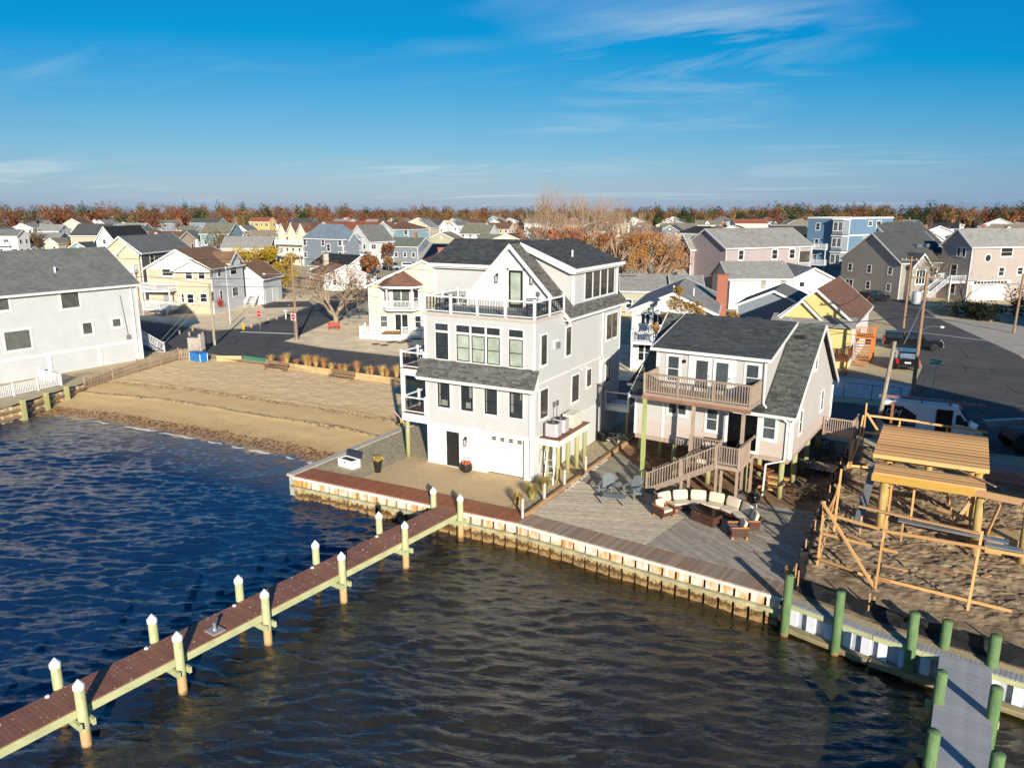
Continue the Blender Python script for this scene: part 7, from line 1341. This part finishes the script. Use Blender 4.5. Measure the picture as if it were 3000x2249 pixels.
for k in range(1350):
    an = R(29)+R(rs.uniform(-42, 42)); D = 470+300*rs.rand()**.8; x, y = CAM.x-math.sin(an)*D, CAM.y+math.cos(an)*D; rt = math.degrees(an)-29
    pine = (rt < -2 and rs.rand() < .14) or rs.rand() < .07; ci = 7 if pine else rs.choice([0, 0, 0, 1, 2, 2, 3, 4, 4, 5, 6, 8, 8, 9]); h_ = rs.uniform(11, 16.5)*(D/600)**.6*(1.12 if pine else 1)*(1.12 if rt > 12 or rt < -18 else 1); r_ = rs.uniform(3.6, 6.5)
    v = leaves(rs, (x, y, h_*.58), r_, r_, h_*.46, 330, .9 if ci not in (4, 5, 9) else .65, 11); VV.append(v); c = np.array(TCOL[ci])*rs.uniform(.7, 1.1); CC.append(np.repeat(c[None], len(v), 0))
    core.add([(x+a_[0]*r_*.6*rs.uniform(.8, 1.15), y+a_[1]*r_*.6*rs.uniform(.8, 1.15), h_*.40+a_[2]*h_*.34*rs.uniform(.7, 1.1)) for a_ in ico], icf); CV += [tuple(c*.75)]*12  # opaque crown cores, leaf colour darkened to stand in for inner shade
o = link('distant_woodland', leafmesh('distant_woodland', np.concatenate(VV), colm('woodland_leaves'), np.concatenate(CC)), kind='stuff'); o['label'] = 'far autumn woodland of rust, brown and green crowns along the horizon'
o = core.build('distant_crown_cores', colm('woodland_leaves'), None, kind='stuff'); at = o.data.attributes.new('Col', 'FLOAT_COLOR', 'POINT'); at.data.foreach_set('color', np.concatenate([np.array(CV), np.ones((len(CV), 1))], 1).astype(np.float32).reshape(-1)); o['label'] = 'dense inner crown cores of the far autumn woodland, coloured darker for shade'
def crowntree(name, label, x, y, h_, r_, ci, n=420, leaf=.7, seed=1, cat='tree', low=.35, group=None, trunk=None, rzk=None):
    rs = np.random.RandomState(seed); t = thing(name, label, cat, (x, y, 0), 0, group); zc = h_*(low+(1-low)/2); m = MB().tube((0, 0, -.1), (0, 0, zc), r_*.07+.06, r_*.03+.03, 7)
    for k in range(6): a = rs.uniform(0, 6.28); m.tube((0, 0, h_*(low+.08*k)*.8), (r_*.6*math.cos(a), r_*.6*math.sin(a), h_*(low+.1*k)), r_*.03+.02, .02, 5)
    m.build('trunk', trunk or BARK, t); v = leaves(rs, (0, 0, zc), r_, r_, h_*(1-low)/2*1.25, n, leaf, 10); c = np.array(TCOL[ci] if isinstance(ci, int) else ci); link('crown', leafmesh('crown', v, colm('tree_leaves'), np.repeat(c[None], len(v), 0)), t); return t
TN = ['rust-red', 'orange', 'dark red', 'golden orange', 'grey-brown', 'grey', 'olive', 'dark green', 'tan brown', 'brown']
q = random.Random(31)
CP = [M('car_'+n_, c_, .2) for n_, c_ in (('silver', (.45, .46, .48)), ('white', (.65, .65, .65)), ('grey', (.12, .13, .14)), ('blue', (.03, .07, .2)), ('black', (.012, .012, .014)), ('maroon', (.16, .02, .02)))]; CNM = ['silver', 'white', 'grey', 'blue', 'black', 'maroon']
for k, (px, py) in enumerate(((1150, 790), (1205, 788), (1085, 800), (1110, 742), (875, 770), (1230, 745), (1330, 715), (700, 745), (330, 745), (2110, 712), (2470, 800), (2560, 790), (2830, 735), (2930, 700))):
    P = g(px, py)
    if any((P.x-a)**2+(P.y-b)**2 < 9**2 for a, b, _ in FARP): continue
    truck(f"{CNM[k % 6]} {'pickup truck' if k % 3 == 0 else 'SUV'} parked on a back street, " + ['below the teal house', 'beside the red hip roof', 'by the side street', 'behind the slate hip roof', 'below the cream balconies', 'by the olive house', 'by the white shuttered house', 'by the olive tree', 'behind the black roof', 'behind the mauve house', 'below the blue house', 'by the bare round tree', 'behind the taupe house', 'near the green hip roof'][k], (P.x, P.y, -.03), R(q.uniform(0, 180)), CP[k % 6], 'pickup' if k % 3 == 0 else 'suv', 'car', 'cars on the back streets')
q = random.Random(21)
for k in range(150):
    an = R(29)+R(-38+q.uniform(0, 76)); D = q.uniform(150, 500); x, y = CAM.x-math.sin(an)*D, CAM.y+math.cos(an)*D
    if any((x-a)**2+(y-b)**2 < 11**2 for a, b, _ in FARP): continue
    ci = q.choice([0, 1, 2, 3, 4, 5, 6, 7, 7, 8, 9]); h_ = q.uniform(3.5, 8) if D < 420 else q.uniform(8, 12)
    crowntree('autumn_tree' if ci != 7 else 'pine_tree', f'{TN[ci]} crowned tree standing among the far houses', x, y, h_, h_*.33, ci, 260, .75, k, group=f'{TN[ci]} trees among the far houses')
crowntree('cedar_tree', 'dark olive cedar, the taller of two behind the pale grey house', *g(82, 745)[:2], 7.5, 3.6, (.10, .075, .025), 900, .5, 3, low=.08); crowntree('cedar_tree', 'brown-green cedar beside the taller dark olive one', *g(110, 735)[:2], 7.6, 3.4, (.14, .075, .03), 900, .5, 4, low=.1)
crowntree('pine_tree', 'loose golden-brown pine behind the pale grey roof', *g(220, 745)[:2], 6.8, 2.6, (.22, .12, .03), 600, .45, 5, low=.08); crowntree('shrub', 'rounded rust-red shrub behind the pale grey roof', *g(265, 745)[:2], 2.4, 2.4, (.22, .06, .025), 400, .4, 6, 'shrub', low=.05)
crowntree('olive_tree', 'wide grey-olive twiggy tree behind the brown corner roof', *g(650, 758)[:2], 9.5, 6.5, (.16, .12, .055), 1500, .4, 7, low=.12); crowntree('pine_tree', 'small dark green pine beside the orange hip roof', *g(775, 765)[:2], 7.5, 3.2, (.10, .10, .022), 900, .45, 8, low=.1)
rs = np.random.RandomState(9); P = g(770, 842); t = thing('willow_tree', 'large weeping tree with golden yellow-green foliage behind the garage', 'tree', (P.x, P.y, 0)); m = MB().tube((0, 0, -.1), (.2, 0, 3.0), .42, .3, 8)
VV = []
for k in range(30): a = rs.uniform(0, 6.28); r_ = rs.uniform(1.0, 6.2); z = rs.uniform(2.2, 8.2)-r_*.2; m.tube((.2, 0, 2.8), (r_*.8*math.cos(a), r_*.8*math.sin(a), z), .13, .03, 5); VV.append(leaves(rs, (r_*math.cos(a), r_*math.sin(a), z-.4), 2.1, 2.1, 1.6, 420, .30, 7))
m.build('trunk', BARK2, t); V = np.concatenate(VV); link('crown', leafmesh('crown', V, colm('tree_leaves'), np.repeat(np.array([[.37, .245, .022]]), len(V), 0)*rs.uniform(.75, 1.15, (len(V), 1))), t)
def bare(name, label, loc, h_, spread, seed, mat=None, lean=0, depth=6, r0=.28, forks=3, leafc=None, nleaf=0, split=.18, up=.55, upr=None, leafz=(0, 99)):
    q = random.Random(seed); m = MB(); tips = []
    def grow(p, d, L, r_, k):
        e = p+d*L; mid = p+d*(L*.5)+Vector((q.gauss(0, .05), q.gauss(0, .05), q.gauss(0, .03)))*L; n = 7 if k > 4 else 5 if k > 2 else 3
        m.tube(p, mid, r_, r_*.86, n, False).tube(mid, e, r_*.86, r_*.68, n, False)
        if k <= 3: tips.append(e)
        if k == 0: return
        for i in range(forks if k > 2 else q.choice((2, 3))):
            a = Vector((q.gauss(0, 1), q.gauss(0, 1), q.gauss(0, .6))); nd_ = (d+a*spread*.45+Vector((0, 0, up*.35))).normalized(); grow(e if i else mid.lerp(e, q.uniform(.5, 1)), nd_, L*q.uniform(.62, .86), r_*q.uniform(.5, .68), k-1)
    d0 = Vector((lean, 0, 1)).normalized(); t = thing(name, label, 'tree', loc); L0 = h_*split
    for i in range(forks+1): a = 6.28*i/(forks+1)+q.uniform(-.3, .3); grow(Vector((0, 0, L0*.8)), (d0*(upr or 1)+Vector((math.cos(a), math.sin(a), 0))*spread*.75).normalized(), h_*.26, r0*.62, depth)
    m.tube((0, 0, -.1), (0, 0, L0), r0*1.15, r0*.8, 9); m.build('trunk', mat or BARK2, t)
    if nleaf:
        rs = np.random.RandomState(seed); ps = np.array([tuple(a) for a in tips if leafz[0] < a.z < leafz[1]]); i = rs.randint(0, len(ps), nleaf); c = ps[i]+rs.normal(0, .25, (nleaf, 3)); a = rs.normal(0, 1, (nleaf, 3)); a /= np.linalg.norm(a, axis=1)[:, None]; b = np.cross(a, rs.normal(0, 1, (nleaf, 3))); b /= np.linalg.norm(b, axis=1)[:, None]; s = .13*rs.uniform(.6, 1.4, (nleaf, 1)); V = np.stack([c-a*s, c+b*s*.7, c+a*s, c-b*s*.7], 1).reshape(-1, 3); link('crown', leafmesh('crown', V, colm('tree_leaves'), np.repeat(np.array([leafc]), len(V), 0)), t)
bare('bare_tree', 'spreading bare tree on the stone yard beside the red bench', (*g(985, 955)[:2], 0), 8.6, 1.25, 12, M('street_tree_bark', (.32, .24, .165), .9, .3, 3, bump=.4), depth=6, r0=.34, forks=3, up=.3, leafc=(.24, .12, .07), nleaf=500)
for k, (px, py, hh, sd, lc, nl, sp, lz, lb) in enumerate(((1648, 905, 17.5, 31, (.33, .13, .07), 1600, .75, (0, 12), 'tall many-stemmed bare tree rising above the white roof ridge'), (1770, 900, 17.0, 32, (.34, .15, .06), 2200, .8, (0, 11), 'tall bare tree with thin upright twigs behind the shed dormer'), (1880, 880, 12.5, 33, (.44, .20, .05), 5200, 1.1, (0, 99), 'wide tree with orange-brown leaves behind the pale yellow house'), (1930, 868, 9.5, 34, (.36, .15, .06), 2600, 1.1, (0, 99), 'lower tree with sparse rust leaves in front of the mauve house'), (1700, 872, 12, 35, (.36, .13, .05), 2600, 1.0, (0, 99), 'rust-tinted bushy tree low behind the shed dormer'))):
    bare('bare_tree', lb, (*g(px, py)[:2], 0), hh, sp, sd, M('warm_bark', (.36, .24, .16), .9, .25, 3, bump=.3), depth=6, r0=.36, forks=3, leafc=lc, nleaf=nl, split=.07, up=.85, upr=1.5, leafz=lz)
bare('bare_tree', 'bare round-crowned tree in the shade beside the blue house', (*g(2690, 872)[:2], 0), 8.0, 1.05, 41, BARK, depth=6, r0=.25, forks=3, up=.4); bare('bare_tree', 'small bare tree in front of the taupe house', (*g(2818, 905)[:2], 0), 7.0, .7, 42, BARK, depth=5, r0=.12, forks=2); bare('bare_shrub', 'bare grey twiggy shrub beside the yellow house', (*g(2262, 1010)[:2], 0), 3.2, 1.2, 43, M('grey_twig', (.30, .27, .24), .9), depth=5, r0=.08, forks=3, split=.05)
P = g(2030, 985); t = thing('juniper_tree', 'golden-brown juniper with ragged arms behind the grey house roof', 'tree', (7.6, 27.6, 0)); rs = np.random.RandomState(8); m = MB().tube((0, 0, -.1), (0, 0, 4.6), .2, .06, 7); VV = []
for c, r_ in (((-.9, 0, 5.3), 1.0), ((.2, 0, 5.2), 1.0), ((1.0, .2, 4.7), .9), ((0, 0, 4.3), 1.6), ((-1.6, 0, 4.4), .8), ((2.2, 0, 4.4), .8), ((3.4, 0, 4.7), .7), ((4.4, .1, 4.3), .8), ((-2.3, -.2, 3.6), .7), ((3.6, 0, 3.7), .7), ((-.9, 0, 6.3), .55), ((5.0, .2, 3.8), .5)): c = (c[0]*1.1, c[1], c[2]*1.28); m.tube((0, 0, 3.2), c, .09, .03, 5); VV.append(leaves(rs, c, r_*1.1, r_*.9, r_*.85, 520, .15, 9))
m.build('trunk', BARK2, t); V = np.concatenate(VV); link('crown', leafmesh('crown', V, colm('tree_leaves'), np.repeat(np.array([[.30, .17, .035]]), len(V), 0)), t)
for i, (px, py, hh, rr) in enumerate(((2800, 925, 2.6, 3.4), (2855, 935, 2.2, 2.2), (2900, 940, 2.6, 2.0), (2975, 925, 4.5, 3.0))): crowntree('hedge', ['broad clipped dark evergreen hedge below the taupe house', 'low dark evergreen between the hedge and the drive', 'dark rounded evergreen by the shaded drive', 'tall dark evergreen beside the shaded utility pole'][i], *g(px, py)[:2], hh, rr, (.022, .028, .014), 1500, .22, 60+i, 'shrub', low=.02)
crowntree('red_maple', 'small scarlet maple in the corner stone yard', *g(641, 915)[:2], 2.4, 1.1, (.42, .03, .02), 700, .16, 70, low=.35); crowntree('shrub', 'round orange-brown shrub in front of the low white cottage', *g(948, 850)[:2], 3.0, 2.2, (.34, .15, .06), 900, .2, 71, 'shrub', low=.02); crowntree('shrub', 'tan dry shrub beside the side street', *g(1050, 845)[:2], 2.2, 1.8, (.30, .20, .09), 700, .2, 72, 'shrub', low=.02)
for k, x in enumerate(np.linspace(-30.5, -15.5, 17)): grass('dune_grass', 'tall rust and straw beach grass clump behind the timber beach wall', (x+rnd.uniform(-.4, .4), 17.0+rnd.uniform(-.15, .3), 0), rnd.uniform(.7, 1.5), .7, 260, (GR, M('rust_grass', (.42, .20, .08), .9, .2, 2, isl=.4))[k % 2], 100+k)
for o in list(COL.objects):
    if o.name.startswith('dune_grass'): o['group'] = 'beach grass behind the wall'
# ================================================================ street furniture, poles, wires
PW_ = M('utility_pole_wood', (.27, .17, .105), .85, .3, 2.5, (4, 4, .6), .3, 14); PW2 = M('grey_pole_wood', (.33, .28, .22), .85, .3, 2.5, (4, 4, .6), .3, 14)
def upole(label, x, y, h_, mat, arm=None, lamp=None, tr=False, lean=(0, 0)):
    t = thing('utility_pole', label, 'utility pole', (x, y, 0)); MB().tube((0, 0, -.3), (lean[0], lean[1], h_), .16, .11, 12).build('pole', mat, t)
    if arm is not None:
        ca, sa = math.cos(R(arm)), math.sin(R(arm)); MB().bar((-1.15*ca, -1.15*sa, h_-.45), (1.15*ca, 1.15*sa, h_-.45), .1, .12).build('crossarm', mat, t)
        for k in (-1.05, -.6, .6, 1.05): MB().lathe([(.035, 0), (.05, .06), (.035, .15), (.02, .18)], n=8).build('insulator', M('porcelain', (.55, .55, .55), .3), t, loc=(k*ca, k*sa, h_-.39))
    if lamp is not None:
        ca, sa, lz = math.cos(R(lamp[0])), math.sin(R(lamp[0])), lamp[1]; m = MB(); pts = [(0, 0, lz-.5), (.5*ca, .5*sa, lz-.1), (lamp[2]*.6*ca, lamp[2]*.6*sa, lz), (lamp[2]*ca, lamp[2]*sa, lz)]
        for p, q_ in zip(pts, pts[1:]): m.tube(p, q_, .03, n=6)
        m.build('lamp_arm', GRAYMETAL, t); MB().lathe([(.03, .1), (.16, .06), (.2, -.02), (.14, -.10), (.04, -.13)], n=12).build('lamp_head', M('lamp_shell', (.62, .63, .64), .3), t, loc=(lamp[2]*ca, lamp[2]*sa, lz))
    if tr: MB().lathe([(.30, 0), (.33, .05), (.33, .95), (.3, 1.0)], n=16).build('transformer', M('transformer_grey', (.42, .44, .46), .4), t, True, loc=(-.55, -.1, h_-2.6)); MB().tube((-.55, -.1, h_-1.6), (-.55, -.1, h_-1.3), .05).build('bushing', GRAYMETAL, t)
    return t
upole('tall brown utility pole with transformer, crossarm and street lamp by the black SUV', 25.0, 33.9, 9.9, PW_, 20, (-10, 5.6, 1.5), True); upole('short leaning grey pole stub behind the white van', 23.2, 18.3, 6.5, PW2, lean=(.5, .2)); upole('brown utility pole with crossarm and long lamp arm beside the side street', -38.4, 28.1, 10.0, PW_, 30, (212, 7.6, 3.2)); upole('weathered grey utility pole at the end of the picket fence', -43.9, 21.1, 6.8, PW2); upole('dark utility pole beside the mailbox in the shaded drive', 34.9, 74.4, 7.2, PW_, lean=(.1, 0)); upole('reddish utility pole behind the brown shingle roof', 17.1, 136, 7.6, PW_); upole('brown utility pole directly behind the tall transformer pole', 22.9, 72.3, 9.0, PW_, 20)
for i, (px, py, hh) in enumerate(((1262, 772, 9), (480, 735, 9.5), (190, 730, 9), (335, 690, 11), (655, 735, 8), (2590, 800, 9), (2420, 700, 11))): upole(['far utility pole beside the solar-panelled house', 'far utility pole behind the dark grey gable', 'far utility pole beside the cream cottage', 'far utility pole at the edge of the woods', 'far utility pole beside the olive tree', 'far utility pole beside the blue house', 'far utility pole behind the mauve house'][i], *g(px, py)[:2], hh, PW2, 25)
WIRE = M('cable_grey', (.20, .20, .21), .5); WIRED = M('cable_black', (.02, .02, .02), .6)
def wire(label, p, q_, sag=.6, r_=.03, mat=None):
    p = Vector(p); q_ = Vector(q_); m = MB(); n = 10; pts = [p.lerp(q_, i/n)-Vector((0, 0, sag*4*(i/n)*(1-i/n))) for i in range(n+1)]
    for a, b in zip(pts, pts[1:]): m.tube(a, b, r_, n=4, cap=False)
    tag(m.build('overhead_wire', mat or WIRE), label, 'wire', 'overhead wires')
wire('pale overhead wire from the transformer pole toward the shaded drive', (25.9, 34.2, 9.4), (60, 45, 9.0)); wire('pale overhead cable low on the transformer pole crossing the street', (25.1, 33.9, 6.3), (60, 33, 6.3)); wire('lower pale cable from the transformer pole crossing the sunlit street', (25.1, 33.9, 5.0), (60, 36, 4.6)); wire('black service wire from the transformer pole to the grey chimney house', (25, 33.9, 6.4), (2.5, 30.5, 5.6), .9, .03, WIRED); wire('black service wire from the transformer pole to the yellow house', (25, 33.9, 4.4), (15.5, 41, 3.9), .3, .02, WIRED); wire('guy wire from the transformer pole down to the grey pole stub', (25, 33.9, 7.6), (24.2, 19.6, 6.2), .1); wire('pale wire between the transformer pole and the pole behind it', (25.6, 34.1, 9.4), (23.4, 72.5, 8.6), .8)
for i, z in enumerate((9.5, 7.2, 6.2)): wire(['top black wire from the lamp-arm pole over the cream house', 'middle black wire from the lamp-arm pole over the cream house', 'lowest black wire from the lamp-arm pole over the cream house'][i], (-38.4, 28.1, z), (2, 30, z-.6), .6, .026, WIRED); wire(['top wire from the lamp-arm pole past the brown corner house', 'middle wire from the lamp-arm pole past the brown corner house', 'lowest wire from the lamp-arm pole past the brown corner house'][i], (-38.4, 28.1, z), (-85, 27, z-.8), .6, .026, WIRED)
wire('guy wire from the grey pole by the picket fence', (-43.9, 21.1, 6.5), (-46.0, 14.5, 0), 0, .02); wire('second guy wire beside the blue beach chest', (-43.9, 21.1, 5.6), (-45.4, 14.6, 0), 0, .02)
def sign(label, x, y, h_, shape, col, rz, sz=.4, cat='sign', extra=None):
    t = thing('street_sign', label, cat, (x, y, 0), R(rz)); MB().box(-.03, -.03, -.1, .03, .03, h_).build('post', GRAYMETAL, t)
    if shape == 8: MB().lathe([(sz*1.06, -.008), (sz*1.06, .008)], n=8).build('border', WHITE, t, loc=(0, -.045, h_-sz), rot=(R(90), R(22.5), 0)); MB().lathe([(sz, .009), (sz, .014)], n=8).build('face', col, t, loc=(0, -.045, h_-sz), rot=(R(90), R(22.5), 0))
    else: MB().box(-sz, -.05, h_-2*sz, sz, -.03, h_).build('face', col, t)
    return t
sr = M('sign_red', (.50, .02, .02), .5); t = sign('red stop sign on a thin post in the corner stone yard', *g(763, 968)[:2], 2.5, 8, sr, 10); text(t, 'lettering', 'STOP', .26, WHITE, (-.33, -.062, 2.02), (R(90), 0, 0))
t = sign('square white do not enter sign with red disc fixed to the lamp-arm pole', -38.5, 27.9, 3.1, 4, WHITE, -5, .42); MB().lathe([(.36, .0), (.36, .006)], n=20).build('disc', sr, t, loc=(0, -.051, 2.68), rot=(R(90), 0, 0)); MB().box(-.25, -.062, 2.63, .25, -.058, 2.73).build('bar', WHITE, t)
t = thing('street_sign', 'two green street name blades on a post by the shaded street', 'sign', (26.4, 33.2, 0), R(15)); MB().box(-.03, -.03, -.1, .03, .03, 2.9).build('post', GRAYMETAL, t); gsn = M('sign_green', (.02, .30, .22), .5); MB().box(-.45, -.035, 2.62, .45, -.031, 2.8).build('name_blade', gsn, t); MB().box(-.035, -.45, 2.84, -.031, .45, 3.0).build('name_blade', gsn, t, rot=R(50))
t = thing('flagpole', 'slim white flagpole with yardarm in the corner stone yard', 'flagpole', (*g(675, 948)[:2], 0)); MB().tube((0, 0, -.1), (0, 0, 7.6), .06, .03, 8).build('pole', WHITEPLASTIC, t); MB().tube((-1.2, 0, 5.2), (1.2, 0, 5.2), .025).build('yardarm', WHITEPLASTIC, t)
P = g(714, 965); t = thing('fire_hydrant', 'yellow fire hydrant by the kerb of the side street', 'hydrant', (P.x, P.y, 0)); MB().lathe([(.16, 0), (.16, .06), (.12, .08), (.12, .55), (.16, .57), (.15, .66), (.06, .76), (.03, .8)], n=12).build('barrel', M('hydrant_yellow', (.70, .42, .01), .5), t, True)
for a in (0, 90, 180): MB().tube((0, 0, .42), (.22*math.cos(R(a)), .22*math.sin(R(a)), .42), .06).build('nozzle', M('hydrant_yellow', (.70, .42, .01)), t)
pts = [(440, 965), (480, 975), (520, 985), (550, 990), (590, 990), (735, 965), (760, 955), (785, 948), (810, 940), (840, 930), (870, 918), (560, 975)]
bo = MB().lathe([(.13, -.05), (.13, .45), (.11, .48)], n=8).mesh('bollard', OLDWOOD)
for k, p in enumerate(pts): P = g(*p); tag(link('bollard', bo, None, (P.x-1.2, P.y+1.2, 0)), 'short round timber bollard edging the corner stone yard', 'bollard', 'timber bollards edging the corner yard')
def bench(name, label, x, y, rz, mat, slats=4, back=True, L=1.5):
    t = thing(name, label, 'bench', (x, y, 0), R(rz))
    for k in range(slats): MB().box(-L/2, -.22+.12*k, .42, L/2, -.22+.12*k+.10, .455).build('seat_slat', mat, t)
    if back:
        for k in range(3): MB().box(-L/2, .27, .56+.13*k, L/2, .30, .66+.13*k).build('back_slat', mat, t)
    for s in (-L/2+.15, L/2-.2): MB().box(s, -.2, -.05, s+.06, -.14, .419).build('leg', mat, t); MB().box(s, .2, -.05, s+.06, .265, .95 if back else .419).build('leg', mat, t); MB().box(s, -.139, .3, s+.06, .199, .36).build('rail', mat, t)
    return t
bench('garden_bench', 'bright red garden bench under the bare street tree', -39.6, 35.6, 29, M('red_paint', (.50, .03, .02), .5)); b1 = bench('beach_bench', 'weathered timber bench on the beach beside the green gate', -28.6, 15.3, -3, M('bench_brown', (.24, .15, .085), .8, .2), 3, True, 2.9); b2 = bench('beach_bench', 'weathered timber bench on the beach in front of the rust grass', -20.3, 15.2, -2, M('bench_brown', (.24, .15, .085)), 3, True, 2.9)
for b in (b1, b2): b.location.z = -.30
t = thing('beach_chest', 'bright blue beach storage chest with white edges by the wall', 'chest', (-38.9, 14.9, -.2), R(-8)); MB().box(-.95, -.4, 0, .95, .4, .78).build('box', M('bright_blue', (.015, .17, .50), .5), t); m = MB()
for x in (-.98, .93):
    for y in (-.43, .38): m.box(x, y, 0, x+.06, y+.06, .80)
m.build('edge_trim', WHITE, t); MB().box(-1.0, -.45, .801, 1.0, .45, .86).build('lid', M('bright_blue', (.015, .17, .50)), t); MB().box(-.05, -.47, .6, .05, -.45, .72).build('latch', GRAYMETAL, t)
o = MB().box(-.7, -.28, 0, .7, .28, 1.75).box(.75, -.3, 0, 1.05, .3, 2.2).build('concrete_block', M('grey_concrete', (.40, .36, .31), .9), None, loc=(-42.2, 17.2, -.2), rot=R(10)); tag(o, 'rough concrete pier block behind the blue chest', 'concrete block')
# chain-link fence by the white gravel
t = thing('chain_link_fence', 'low chain-link fence before the white gravel yard', 'fence', (10, 28.9, 0), R(1.6))
for k in range(8): MB().tube((2.03*k, 0, -.1), (2.03*k, 0, 1.25), .03, n=6).build('post', DARKMETAL, t)
MB().tube((0, 0, 1.22), (14.3, 0, 1.22), .02, n=6).build('top_rail', DARKMETAL, t); m = MB()
for k in range(120): x = k*.12; m.bar((x, 0, .05), (min(14.3, x+.6), 0, 1.2), .004, .004).bar((x, .006, 1.2), (min(14.3, x+.6), .006, .05), .004, .004)
m.build('wire_mesh', GRAYMETAL, t, kind='stuff')
t = thing('mailbox', 'dark mailbox on a post behind the grey house', 'mailbox', (21.2, 17.2, 0)); MB().box(-.05, -.05, -.1, .05, .05, 1.05).build('post', OLDWOOD, t); MB().ext([(-.12, -.25, 1.05), (.12, -.25, 1.05), (.12, -.25, 1.2), (.06, -.25, 1.28), (-.06, -.25, 1.28), (-.12, -.25, 1.2)], (0, .5, 0)).build('box', DARKMETAL, t)
t = thing('mailbox', 'mailbox on a white post in the corner stone yard', 'mailbox', (*g(838, 935)[:2], 0)); MB().box(-.06, -.06, -.1, .06, .06, 1.1).build('post', WHITEPLASTIC, t); MB().box(-.12, -.25, 1.1, .12, .25, 1.3).build('box', WHITEPLASTIC, t)
for k in range(9): P = g(1105+k*18+rnd.uniform(-5, 5), 1012-k*3+rnd.uniform(-6, 6)); tag(MB().lathe([(.5, -.02), (.45, .05), (.2, .09)], n=9).build('flagstone', M('dark_slate', (.09, .08, .075), .9, .3), None, loc=(P.x, P.y, -.012), rot=rnd.uniform(0, 3)), 'flat dark stepping stone in the stone yard of the cream house', 'stepping stone', 'stepping stones by the cream house')
